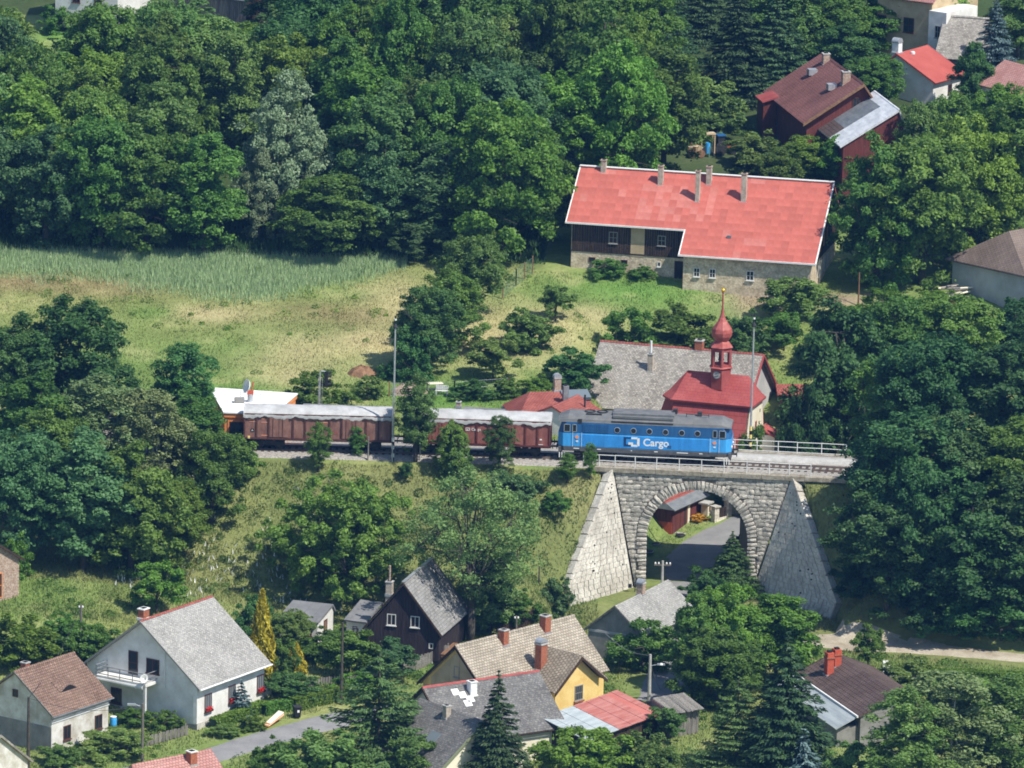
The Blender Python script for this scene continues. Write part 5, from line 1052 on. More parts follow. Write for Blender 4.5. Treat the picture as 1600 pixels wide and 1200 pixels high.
# lower extension: the right part of the roof runs on down, its wall stands forward
MB().add([(split, -run0 + .1, H - k * (run0 - .1) + .0), (split, -run1, H - k * run1), (X, -run1, H - k * run1), (X, -run0 + .1, H - k * (run0 - .1)), (split, -run0 + .1, H - k * run0 - .1), (split, -run1, H - k * run1 - .16), (X, -run1, H - k * run1 - .16), (X, -run0 + .1, H - k * run0 - .1)], [(0, 1, 2, 3), (4, 7, 6, 5), (0, 4, 5, 1), (1, 5, 6, 2), (2, 6, 7, 3)]).build('lower_roof', 'red_sheet', F.t)
yw = -run1 + .45
m = MB(); pr = [(yw, -1.6), (-F.fr + .05, -1.6), (-F.fr + .05, F.ef - .25), (yw, H - k * -yw - .2)]; m.prism([(split + .4, y, z) for y, z in pr][::-1], (0, 0, 0), (F.lx - split - .4 + .02, 0, 0)); m.build('lower_wall', 'plaster_stone', F.t)
cw, chh = 0.72, 0.86; ang = math.atan(k); npx = int(F.L / cw); sheet = MB().box(-.5, .5, -.5, .5, 0, .02).mesh('roof_sheet', 'red_sheet')
rr = random.Random(4); cnt = 0
for i in range(npx):
    x0 = -X + F.L * i / npx; wid = F.L / npx; R_ = run1 if x0 + wid * .5 > split else run0; sl_ = R_ / math.cos(ang); nr = int(sl_ / chh)
    for j in range(nr):
        s_ = sl_ * (j + .5) / nr; y = -s_ * math.cos(ang); zc = H - k * -y; pale = .62 if 8 < i < 19 and 1 < j < 7 else (.7 if (rr.random() < .05) else .0)
        if i in (24, 25, 26) and j == nr - 3: pale = 1
        o = inst('roof_sheet', sheet, F.t, (x0 + wid / 2, y, zc + .025 + .012 * ((i + j) % 2)), (ang + rr.uniform(.006, .016), rr.uniform(-.006, .006), 0), (wid * 1.0, sl_ / nr * 1.03, 1), mat='red_sheet_faded' if rr.random() < pale else 'red_sheet')
MB().box(-X - .04, X + .04, -.28, .14, H + .02, H + .1).build('ridge_cap', 'white_trim', F.t)
MB().box(-X - .05, split, -run0 - .1, -run0 + .06, H - k * run0 - .1, H - k * run0 + .06).build('eave_trim', 'white_trim', F.t)
MB().box(split - .06, X + .05, -run1 - .1, -run1 + .06, H - k * run1 - .1, H - k * run1 + .06).build('eave_trim', 'white_trim', F.t)
for xx, r_ in ((-X - .05, run0), (X - .03, run1)): MB().add([(xx, 0, H + .07), (xx + .12, 0, H + .07), (xx + .12, -r_, H - k * r_ + .07), (xx, -r_, H - k * r_ + .07), (xx, 0, H - .1), (xx + .12, 0, H - .1), (xx + .12, -r_, H - k * r_ - .1), (xx, -r_, H - k * r_ - .1)], [(3, 2, 1, 0), (0, 1, 5, 4), (1, 2, 6, 5), (2, 3, 7, 6), (3, 0, 4, 7)]).build('verge_trim', 'white_trim', F.t)
MB().add([(split - .04, -run0, H - k * run0 + .08), (split + .08, -run0, H - k * run0 + .08), (split + .08, -run1, H - k * run1 + .08), (split - .04, -run1, H - k * run1 + .08), (split - .04, -run0, H - k * run0 - .12), (split + .08, -run0, H - k * run0 - .12), (split + .08, -run1, H - k * run1 - .12), (split - .04, -run1, H - k * run1 - .12)], [(3, 2, 1, 0), (0, 1, 5, 4), (1, 2, 6, 5), (2, 3, 7, 6), (3, 0, 4, 7)]).build('verge_trim', 'white_trim', F.t)
for xx, y, tp, w_ in ((-X + 2.4, -.35, .75, .5), (-X + 8.3, -1.35, .75, .5), (-X + 12.3, -2.9, .8, .42), (-X + 13.0, -.9, .9, .5), (-X + 16.8, -2.55, .75, .52)): F.chimney(xx, y, tp, w_, .55, 'chimney_plaster', 'brick_pale')
o, r, n = F.frame('f', 0)
pl = -F.lx
for a, b in ((pl + .05, pl + 5.9), (pl + 7.25, split + .3)): planks(F.wall, o, r, n, a, b, 1.85, lambda x: F.ef - .06, 'plank_dark', .24)
MB().box(pl + 5.88, pl + 7.27, -F.fr - .03, -F.fr + .02, 1.6, F.ef - .05).build('pilaster', 'plaster_tan', F.wall)
MB().box(pl, split + .3, -F.fr - .06, -F.fr + .02, 1.75, 1.87).build('ledge', 'plank_dark', F.wall)
F.opening('f', pl + 4.15, 2.75, .85, 1.15, 'frame_grey', bars=(1, 1)); F.opening('f', pl + 8.95, 2.85, .8, 1.0, 'frame_grey', bars=(1, 1))
for u_, z_ in ((pl + 2.1, .75), (pl + 5.3, .7)): F.opening('f', u_, z_, .65, .5, 'frame_brown', bars=(0, 0), sill=False)
F.opening('f', pl + 8.75, .75, .35, .5, 'frame_white', bars=(0, 0)); F.opening('f', split - .5, -.3, 1.0, 1.75, 'frame_brown', 'plank_purple', bars=(0, 0), name='door', sill=False)
for u_, w_, h_ in ((split + 1.75, .62, .9), (split + 3.3, .62, .9), (split + 7.0, .75, .95)): opening(F.t, np.array((u_, yw, 0)), np.array((1., 0, 0)), np.array((0, -1., 0)), .62, w_, h_, 'frame_white', 'glass', (1, 1))
MB().box(split + 4.3, split + 4.7, -run1 * .75 - .2, -run1 * .75 + .2, H - k * run1 * .75 - .05, H - k * run1 * .75 + .22).build('skylight', 'glass_pale', F.roof)
for i, (u_, z_) in enumerate(((-3.9, 3.2), (-2.0, 3.6), (-.1, 4.0))): F.opening('r', u_, 2.9 + .25 * i, .6, 1.25, 'shutter_orange', 'shutter_orange', bars=(0, 0), name='shutter', sill=False)
for u_ in (-4.6, -2.9, -1.2, .6): F.opening('r', u_, .5, .75, 1.4, 'frame_white', 'plaster_grey', bars=(0, 0), name='door', sill=False)
planks(F.wall, *[np.array(q) for q in ((F.lx, 0, 0),)], np.array((0, 1., 0)), np.array((1., 0, 0)), -F.fr, F.bk, 2.3, lambda y: F.zf(y) - .25, 'plank_dark', .3)
# ---------------- maroon house, upper right
h = House('maroon_house', 'big maroon-roofed house on the slope with reddish timber walls', (1285, 82), (1350, 131), (1207, 226), 8.0, 4.2, 4.0, 'plank_red', 'tile_maroon', ox=.5, oy=.5, back=2.3)
h.ridge('tile_maroon'); h.verge(1, 'wood_brown', .1, .3); X = h.L / 2
h.chimney(-X + 3.6, -.5, .5, .7, .7, 'brick_pale', 'concrete'); h.chimney(X - 4.0, -.9, .5, .8, .8, 'brick_pale', 'concrete')
for x_ in (-X + 4.6, X - 4.8): MB().box(x_ - .5, x_ + .5, -2.6, -1.7, h.zf(-2.1) - .1, h.zf(-2.1) + .5).build('roof_window', 'metal_zinc', h.roof)
h.opening('r', -.6, 5.6, .8, 1.1, 'frame_brown', bars=(1, 0)); h.opening('r', -3.4, 3.0, .8, .8, 'frame_white', bars=(0, 0))
for u_ in (-X + 2.2, -X + 4.4, X - 4.5): h.opening('f', u_, 1.4, .6, 1.0, 'frame_brown', bars=(0, 0))
ye = -h.fr - .5; ze = h.zf(ye)
MB().slab([(-X + 1.6, ye - 1.2, ze - .15), (-X + 4.9, ye - 1.2, ze - .15), (-X + 4.9, ye + .8, ze + .45), (-X + 1.6, ye + .8, ze + .45)], .15).build('porch_roof', 'red_clad', h.t)
MB().box(-X + 1.9, -X + 4.6, ye - 1.0, ye + .4, -1.5, ze - .2).build('porch_wall', 'plank_red', h.t)
a = House('tin_annex', 'lean-to annex with a patchy grey and white tin roof beside the maroon house', (1367, 141), (1407, 171), (1290, 235), 6.4, 3.5, 3.7, 'plank_red', 'roof_sheet_white', ox=.2, oy=.4, cat='annex', back=.7, zb=h.zb)
for i in range(7):
    for j in range(4):
        xw = a.L / 7; x0 = -a.L / 2 + xw * i; rn = (a.fr + a.oy) / 4; y1 = -rn * (3 - j) - .0; y0 = y1 - rn
        MB().slab([(x0 + .01, y0, a.zf(y0) + .04), (x0 + xw - .01, y0, a.zf(y0) + .04), (x0 + xw - .01, y1 + .03, a.zf(y1 + .03) + .055), (x0 + .01, y1 + .03, a.zf(y1 + .03) + .055)], .03).build('roof_sheet', 'tile_umber' if j == 0 and i < 4 else ('roof_sheet_slate' if i < 4 else 'roof_sheet_white'), a.t)
# ---------------- small bright-red house
h = House('red_roofed_cottage', 'cottage with a smooth bright red roof and white walls on the upper right', (1400, 83), (1449, 70), (1440, 168), 6.4, 2.6, 2.6, 'plaster_white', 'red_cottage', ox=.4, oy=.5, back=2.0)
h.verge(1, 'red_clad'); h.chimney(-h.L / 2 + .7, .3, 1.0, .8, .8, 'chimney_white', 'metal_zinc', 'cowl'); h.opening('f', .6, .9, .8, 1.0, 'frame_brown'); h.opening('r', -1.6, .9, .8, 1.0, 'frame_brown')
MB().lathe([(.25, 0), (.25, .25), (.1, .3)], 10, (-.8, -.6, h.zf(-.6) - .05)).build('roof_vent', 'white_trim', h.roof)
h = House('grey_shingle_house', 'house with a steep weathered grey shingle roof in the upper right', (1476, 24), (1546, 29), (1500, 112), 8.0, 2.0, 3.8, 'plaster_greydark', 'slate_grey', ox=.4, oy=.5); h.ridge('slate_grey')
h = House('beige_house', 'beige house with a white extension cut by the top edge', (1405, -75), (1500, -62), (1470, 48), 9.0, 5.0, 4.0, 'plaster_tan', 'tile_rose', ox=.4, oy=.5)
h.opening('f', .6, 1.4, 1.3, 1.6, 'frame_brown'); h.opening('f', -2.8, 1.4, 1.1, 1.5, 'frame_brown')
e = MB().box(h.lx, h.lx + 2.2, -h.fr - .6, 1.0, -1.6, 4.2).build('white_extension', 'plaster_white', h.t); opening(h.t, np.array((h.lx + 1.2, -h.fr - .6, 0)), np.array((1., 0, 0)), np.array((0, -1., 0)), 1.4, .7, 1.3, 'frame_grey', 'glass')
h = House('garden_shed', 'low garden shed with a teal roof edge near the blue spruce', (1512, 158), (1545, 149), (1525, 172), 2.4, 1.2, .5, 'plaster_greydark', 'paint_teal', ox=.2, oy=.2, cat='shed')
h = House('rose_roofed_house', 'rose-tiled roof just visible at the right edge below the blue spruce', (1570, 93), (1640, 110), (1590, 140), 7, 2.4, 2.2, 'plaster_white', 'tile_rose', ox=.3, oy=.4)
# ---------------- right-edge house with hipped brown roof
h = House('brown_roofed_house', 'pale rendered house with a brown hipped roof cut by the right edge', (1576, 361), (1690, 340), (1526, 473), 9.5, 3.4, 3.2, 'plaster_grey', 'tile_taupe', ox=.4, oy=.5)
MB().box(-h.L / 2 - 2.6, -h.lx + .01, -h.fr, h.bk, -1.6, h.wh - .1).build('end_wall', 'plaster_grey', h.t)
MB().add([(-h.L / 2 - 3.1, -h.fr - h.oy, h.wh + .02), (-h.L / 2 - 3.1, h.bk + h.oy, h.wh + .02), (-h.L / 2 + .05, 0, h.wh + h.rh), (-h.L / 2 + .05, -h.fr - h.oy, h.wh + .01), (-h.L / 2 + .05, h.bk + h.oy, h.wh + .01)], [(1, 0, 2), (0, 3, 2), (2, 4, 1)]).build('hip', 'tile_taupe', h.t)
MB().box(-h.L / 2 - 3.15, -h.L / 2, -h.fr - h.oy - .05, h.bk + h.oy, h.wh - .14, h.wh).build('eaves', 'tile_taupe', h.t)
h.opening('f', -h.lx - 1.4, 1.55, .75, 1.0, 'frame_grey'); h.opening('f', -h.lx - 2.3, .0, .3, 3.0, 'plaster_greydark', 'plaster_greydark', bars=(0, 0), name='downpipe', sill=False)
# ---------------- grey slate house behind the chapel
h = House('slate_house', 'large house with a broad grey slate roof behind the red chapel', (938, 532), (1193, 554), (1100, 690), 12.2, 3.2, 4.9, 'plaster_grey', 'slate_grey', ox=.4, oy=.5, zb=-5.2)
h.ridge('tile_red', .14); h.verge(1, 'red_clad', .08, .28); X = h.L / 2
h.chimney(-X + 9.6, .15, .75, .75, .75, 'brick_red', 'concrete'); c = h.chimney(-X + 5.6, -2.4, -.35, .5, .5, 'chimney_plaster', 'concrete')
MB().tube((-X + 5.6, -2.4, h.wh + h.rh - .3), (-X + 5.6, -2.4, h.wh + h.rh + .95), .11).build('flue_pipe', 'chimney_white', h.roof); h.opening('r', -1.5, 3.6, .5, .9, 'frame_white', 'paint_white', bars=(0, 0))
for u_ in (-X + 1.6, -X + 3.0): h.opening('f', u_, 1.5, .9, 1.2, 'frame_white')
h = House('rose_barn', 'low red-tiled outbuilding right of the slate house gable', (1212, 600), (1262, 600), (1240, 690), 5.0, 2.6, 1.6, 'plaster_tan', 'tile_red', ox=.3, oy=.4, zb=-5.0, cat='outbuilding')
# ---------------- red-tiled low house left of the slate house
h = House('red_tiled_house', 'low house with a red tiled roof and two chimneys behind the second wagon', (828, 612), (914, 609), (840, 660), 7.2, 2.5, 1.5, 'plaster_greydark', 'tile_red', ox=.1, oy=.3, zb=-2.2, back=2.2)
X = h.L / 2
MB().add([(-X - 2.6, -h.fr - .3, h.zf(-h.fr - .3) - .02), (-X + .02, -h.fr - .3, h.zf(-h.fr - .3) - .02), (-X + .02, 0, h.zf(0)), (-X - 2.2, 1.6, h.zf(-h.fr - .3))], [(0, 1, 2), (0, 2, 3)]).build('hip', 'tile_red', h.t); MB().box(-X - 2.3, -X + .2, -h.fr, 1.5, -1.6, h.zf(-h.fr - .3) - .1).build('hip_wall', 'plaster_greydark', h.t)
h.chimney(X - 2.6, .2, 1.15, .62, .62, 'brick_pale', 'concrete', 'cowl'); h.chimney(X - 2.45, -2.3, 1.0, .5, .5, 'metal_grey', None)
MB().tube((X - .9, -3.4, h.zf(-3.4) - .2), (X - .9, -3.4, h.zf(-3.4) + 1.3), .09).build('stove_pipe', 'metal_dark', h.roof)
MB().slab([(X - 2.4, -1.6, h.zf(-1.6) + .12), (X + .2, -1.6, h.zf(-1.6) + .12), (X + .2, -.1, h.zf(-.1) + .12), (X - 2.4, -.1, h.zf(-.1) + .12)], .06).build('solar_panel', 'glass_pale', h.roof); MB().slab([(X - 2.7, -2.1, h.zf(-2.1) + .1), (X + .1, -2.1, h.zf(-2.1) + .1), (X + .1, -1.65, h.zf(-1.65) + .1), (X - 2.7, -1.65, h.zf(-1.65) + .1)], .06).build('solar_panel', 'metal_dark', h.roof)
g_ = House('white_gable_wing', 'white-walled gable wing of the red-tiled house in the gap before the locomotive', (862, 634), (903, 616), (865, 690), 5.0, 3.0, 1.3, 'plaster_white', 'tile_red', ox=.15, oy=.25, zb=-2.6, cat='house')
# ---------------- sheds behind the wagons
h = House('felt_roof_shed', 'long low dark felt-roofed shed just above the brown wagon', (472, 634), (612, 639), (540, 660), 3.0, 2.1, .15, 'plank_grey', 'felt_grey', ox=.1, oy=.1, zb=-.7, cat='shed')
h = House('ribbed_shed', 'low grey shed roof showing above the red-brown wagon', (725, 635), (790, 639), (740, 660), 3.4, 2.0, .5, 'plank_grey', 'felt_grey', ox=.1, oy=.1, zb=-1.0, cat='shed', back=.4)
for i in range(6): MB().box(-h.L / 2 + .3 + i * .62, -h.L / 2 + .36 + i * .62, -h.fr, 0, h.zf(-1.5) - .2, h.zf(-1.5) + .14).build('batten', 'metal_grey', h.roof)
h.chimney(-h.L / 2 - .5, 0, .35, .4, .4, 'brick_pale', 'concrete')
# ---------------- orange flat-roofed garage
zr = 2.95; C = [at_z(u_, v_, zr) for u_, v_ in ((351, 643), (425, 646), (462, 615), (330, 606))]; cc = sum(C) / 4; zb = gz(cc[0], cc[1]) - .2
t = thing('orange_garage', 'orange garage with a flat white roof behind the brown wagon', 'garage', (cc[0], cc[1], zb)); Q = [p - (cc[0], cc[1], zb) for p in C]
MB().prism([q * (1, 1, 0) for q in Q], (0, 0, -1), (0, 0, zr - zb - .5)).build('wall', 'orange_wall', t)
rq = [q * (1.03, 1.03, 0) for q in Q]; MB().prism(rq, (0, 0, zr - zb - .5), (0, 0, zr - zb - .12)).build('fascia', 'orange_wall', t); MB().prism([q * (1.05, 1.05, 0) for q in Q], (0, 0, zr - zb - .12), (0, 0, zr - zb)).build('roof', 'white_roofing', t)
d_ = Q[1] - Q[0]; L_ = np.linalg.norm(d_); d_ /= L_; n_ = np.array((d_[1], -d_[0], 0)); opening(t, (Q[0] + d_ * 1.5) * (1, 1, 0), d_, n_, .0, 2.4, zr - zb - .75, 'orange_wall', 'metal_dark', (0, 0), 'door', .14, False)
q = at_z(391, 628, zr); c = thing('satellite_dish', 'white satellite dish with red feed on a grey mast on the garage roof', 'dish', (q[0], q[1], zr))
MB().tube((0, 0, 0), (0, 0, .75), .26, n=12).build('mast', 'metal_zinc', c); MB().box(-.28, .28, -.2, .2, .7, 1.05).build('bracket', 'chimney_red', c)
m = MB(); m.lathe([(.02, .0), (.3, .06), (.5, .16), (.62, .3), (.6, .3), (.46, .19), (.02, .04)], 20); b = m.build('reflector', 'paint_white', c, True); b.location = (-.12, -.05, 1.45); b.rotation_euler = (R(75), 0, R(-62))
MB().path([(.1, -.1, 1.1), (.25, -.2, 1.9)], [.07, .07]).build('feed_arm', 'chimney_red', c); MB().path([(-.9, 0, 0), (-.9, 0, .95), (-.3, 0, .8)], [.025] * 3).path([(.9, 0, .1), (.9, 0, .75), (.4, 0, .7)], [.025] * 3).build('aerial', 'metal_grey', c)
q = at_z(374, 629, zr); b = tag(MB().box(-.45, .45, -.3, .3, 0, .45).box(-.35, .35, -.33, -.29, .08, .38).build('air_unit', 'frame_grey', None), 'small grey ventilation unit on the white garage roof', 'air unit'); b.location = q
# ---------------- chapel
CZ = -5.3; ez = 0.8                 # ground and eaves height
e0, e1 = at_z(1048, 624, ez), at_z(1176, 636, ez); dd = e1 - e0; cyaw = math.atan2(dd[1], dd[0]); CL = float(np.hypot(dd[0], dd[1])); CW = 4.6
t = thing('chapel', 'small chapel with dark red roofs, cream end wall and an onion-domed clock turret', 'chapel', (e1[0], e1[1], CZ), cyaw); E = ez - CZ
rz = E + 2.35; ap = 1.25             # local: x from -CL (apse) to 0, y from 0 (near eave) to CW
m = MB(); ev = [(-CL, 0, E), (0, 0, E), (0, CW, E), (-CL, CW, E), (-CL - ap, CW * .66, E), (-CL - ap, CW * .34, E)]; r0_, r1_ = (-CL + .9, CW / 2, rz), (-1.1, CW / 2, rz)
def flare(p, q, f, dz): return tuple(np.array(p) + (np.array(q) - np.array(p)) * f + np.array((0, 0, dz)))
mid = [flare(p, q, .3, -.14) for p, q in zip(ev, (r0_, r1_, r1_, r0_, r0_, r0_))]
vs_ = ev + mid + [r0_, r1_]
m.add(vs_, [(0, 1, 7, 6), (1, 2, 8, 7), (2, 3, 9, 8), (3, 4, 10, 9), (4, 5, 11, 10), (5, 0, 6, 11), (6, 7, 13, 12), (7, 8, 13), (8, 9, 12, 13), (9, 10, 12), (10, 11, 12), (11, 6, 12)])
m.prism([(x_, y_, 0) for x_, y_, z_ in ev], (0, 0, E - .16), (0, 0, E - .004)); roof = m.build('roof', 'chapel_red', t)
w_ = [(-CL + .2, .3), (-.3, .3), (-.3, CW - .3), (-CL + .2, CW - .3), (-CL - ap + .3, CW * .64), (-CL - ap + .3, CW * .36)]
MB().prism([(x_, y_, 0) for x_, y_ in w_], (0, 0, -1.5), (0, 0, E - .1)).build('wall', 'plaster_cream', t)
# red clad skirt roof leaning out on the near side and round the apse
sk = MB(); so_ = 1.55; zt_, zb_ = E - .2, E - 4.6
for a_, b_ in (((-CL + .2, .28), (-.32, .28)),): sk.slab([(a_[0], a_[1] - so_, zb_), (b_[0], b_[1] - so_, zb_), (b_[0], b_[1], zt_), (a_[0], a_[1], zt_)], .12)
sk.slab([(-CL - ap - 1.0, CW * .36 - .7, zb_), (-CL + .2, .28 - so_, zb_), (-CL + .2, .28, zt_), (-CL - ap + .28, CW * .36, zt_)], .12); sk.slab([(-CL + .2, CW - .28 + so_, zb_)[:3], (-CL + .2, CW - .28, zt_), (-.32, CW - .28, zt_), (-.32, CW - .28 + so_, zb_)][::-1], .12)
sk.build('skirt_roof', 'chapel_red', t)
MB().prism([(-.3, .28, zt_), (-.3, .28 - so_, zb_), (-.3, .28 - so_, -1.5), (-.3, .28, -1.5)], (-.2, 0, 0), (.03, 0, 0)).prism([(-.3, CW - .28, zt_), (-.3, CW - .28, -1.5), (-.3, CW - .28 + so_ * .6, -1.5), (-.3, CW - .28 + so_ * .6, zb_)], (-.2, 0, 0), (.03, 0, 0)).build('buttress', 'plaster_cream', t)
MB().box(-.32, -.24, .2, CW - .2, E - .34, E - .12).build('cornice', 'white_trim', t)
opening(t, np.array((-.3, CW * .5, 0)), np.array((0, 1., 0)), np.array((1., 0, 0)), E - 3.0, .42, 1.15, 'dome_copper', 'glass', (0, 0), fw=.09, sill=False); opening(t, np.array((-.3, CW * .78, 0)), np.array((0, 1., 0)), np.array((1., 0, 0)), E - 1.25, .14, .3, 'frame_grey', 'glass', (0, 0), fw=.03, sill=False)
pp = MB().box(-.3, 1.1, CW - .6, CW + .9, -1.5, 2.6).build('porch', 'plaster_white', t); MB().slab([(-.3, CW - .9, 3.3), (1.4, CW - .9, 2.5), (1.4, CW + 1.2, 2.5), (-.3, CW + 1.2, 3.3)], .12).build('porch_roof', 'chapel_red', t)
# turret: hexagonal, clock, open belfry, onion dome
tx, ty = -CL * .47, CW * .5 - .35; a0 = R(-90) - cyaw + R(4); TR = 1.02; tz0 = rz - 1.3
tw = MB().lathe([(TR, tz0), (TR, rz + .62)], 6, (tx, ty, 0), a0).build('turret', 'red_clad', t)
def hexring(z0, r0, z1, r1, z2, r2, name, mat): return MB().lathe([(r0 * .3, z0), (r0, z0), (r1, z1), (r2, z2), (r2 * .3, z2 + .01)], 6, (tx, ty, 0), a0).build(name, mat, tw)
hexring(rz + .6, TR * 1.02, rz + .7, TR * 1.16, rz + .8, TR * 1.0, 'cornice', 'dome_copper')
for i in range(6):
    a_ = a0 + math.pi / 3 * i; c_, s_ = math.cos(a_), math.sin(a_); MB().tube((tx + c_ * TR * .86, ty + s_ * TR * .86, rz + .75), (tx + c_ * TR * .86, ty + s_ * TR * .86, rz + 2.55), .15, n=6).build('belfry_post', 'red_clad', tw)
    b_ = a_ + math.pi / 6; m = MB(); rr_ = TR * .75; tt_ = np.array((-math.sin(b_), math.cos(b_), 0)); cb = np.array((tx + math.cos(b_) * rr_, ty + math.sin(b_) * rr_, 0)); on = np.array((math.cos(b_), math.sin(b_), 0))
    for z0_, z1_, nm_ in ((rz + .78, rz + 1.0, 'belfry_parapet'), (rz + 2.2, rz + 2.56, 'belfry_lintel')): m = MB(); lo_ = [cb - tt_ * .42 + (0, 0, z0_), cb + tt_ * .42 + (0, 0, z0_), cb + tt_ * .42 + (0, 0, z1_), cb - tt_ * .42 + (0, 0, z1_)]; m.hexa([p - on * .06 for p in lo_], [p + on * .07 for p in lo_]).build(nm_, 'red_clad', tw)
MB().lathe([(.03, 0), (.3, 0), (.24, .2), (.16, .4), (.05, .48)], 14, (tx, ty, rz + 1.35)).build('bell', 'metal_dark', tw)
hexring(rz + 2.5, TR * .98, rz + 2.62, TR * 1.14, rz + 3.2, TR * .62, 'belfry_roof', 'dome_copper')
MB().lathe([(.55, 0), (.72, .12), (.92, .45), (.98, .8), (.9, 1.15), (.68, 1.5), (.42, 1.85), (.25, 2.2), (.15, 2.6), (.1, 3.0)], 8, (tx, ty, rz + 3.15), a0).build('onion_dome', 'dome_copper', tw)
MB().tube((tx, ty, rz + 6.1), (tx, ty, rz + 7.75), .09, .07).build('spire', 'dome_copper', tw); MB().lathe([(.02, 0), (.14, .04), (.2, .18), (.14, .33), (.02, .38)], 14, (tx, ty, rz + 7.7)).build('finial_ball', 'gold', tw, True); MB().box(tx - .25, tx + .03, ty - .02, ty + .02, rz + 8.1, rz + 8.16).build('vane', 'gold', tw)
b_ = a0 - math.pi / 6; cl = MB().lathe([(.36, 0), (.36, .05), (.32, .06)], 24).build('clock_face', 'frame_grey', tw); cl.location = (tx + math.cos(b_) * TR * .868, ty + math.sin(b_) * TR * .868, rz + .08); cl.rotation_euler = (R(90), 0, b_ + R(90))
dm = MB()
for i in range(12): a_ = math.pi / 6 * i; dm.tube((math.sin(a_) * .22, math.cos(a_) * .22, .065), (math.sin(a_) * .3, math.cos(a_) * .3, .065), .02, n=5)
dm.build('hour_mark', 'paint_white', cl); MB().tube((0, 0, .075), (.2, .08, .075), .022, n=5).build('hour_hand', 'paint_white', cl); MB().tube((0, 0, .08), (-.26, -.06, .08), .018, n=5).build('minute_hand', 'paint_white', cl)
# ---------------- shed and stone gate seen through the arch
b0 = ground(1050, 836); yw_ = R(62); t = thing('lane_shed', 'dark red plank shed with a grey canopy seen through the bridge arch', 'shed', tuple(b0), yw_)
MB().box(0, 6.2, 0, 4.0, -.8, 2.45).build('wall', 'plank_red', t); planks(t, np.array((0, 0, 0)), np.array((1., 0, 0)), np.array((0, -1., 0)), 0, 6.2, 0, lambda x: 2.42, 'plank_red', .3); planks(t, np.array((0, 4.0, 0)), np.array((0, -1., 0)), np.array((-1., 0, 0)), 0, 4.0, 1.25, lambda x: 2.42, 'plank_red', .3)
MB().box(-.06, .02, .02, 3.98, -.4, 1.1).build('base_panel', 'chimney_red', t)
MB().slab([(-.5, -.5, 2.4), (6.6, -.5, 2.4), (6.4, .5, 2.95), (-.4, .5, 2.95)], .1).build('canopy', 'roof_sheet_slate', t); MB().slab([(-.5, 4.6, 2.4), (-.5, -.5, 2.4), (-.4, .5, 2.95), (-.4, 4.3, 2.95)][::1], .1).build('canopy', 'roof_sheet_slate', t)
MB().add([(-.4, .45, 2.9), (6.4, .45, 2.9), (6.4, 4.4, 2.9), (-.4, 4.4, 2.9), (.4, 2.4, 4.5), (6.4, 2.4, 4.5)], [(0, 1, 5, 4), (1, 2, 5), (2, 3, 4, 5), (3, 0, 4), (3, 2, 1, 0)]).build('roof', 'tile_red', t)
opening(t, np.array((2.1, 0, 0)), np.array((1., 0, 0)), np.array((0, -1., 0)), .05, 1.1, 2.1, 'frame_brown', 'plank_purple', (0, 0), 'door', .1, False); MB().box(2.9, 3.3, -.12, .05, 0, 2.3).build('pillar', 'plaster_cream', t); MB().box(.3, 3.6, -1.1, -.1, -.3, .12).build('threshold', 'concrete', t)
q = b0 + np.array((math.cos(yw_) * 5.4 + math.sin(yw_) * .75, math.sin(yw_) * 5.4 - math.cos(yw_) * .75, 0)); t2 = thing('well_box', 'small white cabinet with a grey stone lid beside the lane shed', 'cabinet', (q[0], q[1], gz(q[0], q[1])), yw_)
MB().box(-.4, .4, -.35, .35, -.3, 1.05).build('body', 'plaster_cream', t2); MB().box(-.7, .55, -.5, .5, 1.05, 1.2).build('lid', 'concrete', t2); MB().box(-.15, .15, -.37, -.34, .3, .8).build('door', 'frame_brown', t2)
q = b0 + np.array((math.cos(yw_) * 3.9 + math.sin(yw_) * .7, math.sin(yw_) * 3.9 - math.cos(yw_) * .7, 0)); plant('bush2', (q[0], q[1], gz(q[0], q[1])), .6, 1.5, 'yellow flowers blooming against the lane shed wall', 'flower_yellow', 'flower_bush', 'flowers')
for i, (u_, v_, hh_) in enumerate(((1117, 816, 1.35), (1137, 808, 1.5), (1150, 803, 1.3))):
    b = ground(u_, v_); pl_ = thing('gate_pillar', ['squat stone gate pillar nearest the lane shed', 'stone gate pillar in the middle of the three in the arch', 'stone gate pillar farthest from the lane shed'][i], 'pillar', tuple(b), R(40), 'stone gate pillars beyond the arch'); MB().box(-.28, .28, -.28, .28, -.3, hh_).build('shaft', 'stone_light', pl_, bevel=.04); MB().box(-.38, .38, -.38, .38, hh_, hh_ + .12).build('cap', 'stone_wing', pl_)
b0_, b1_ = ground(1121, 815), ground(1134, 809); fn = thing('picket_gate', 'dark plank gate hung between stone pillars beyond the arch', 'gate', tuple(b0_), math.atan2(b1_[1] - b0_[1], b1_[0] - b0_[0])); Lg = float(np.hypot(*(b1_ - b0_)[:2])); MB().box(0, Lg, -.15, .15, -.3, .3).build('plinth', 'stone_light', fn); planks(fn, np.array((0, 0, 0)), np.array((1., 0, 0)), np.array((0, -1., 0)), .05, Lg - .05, .32, lambda x: 1.2, 'plank_dark', .16, 'picket')
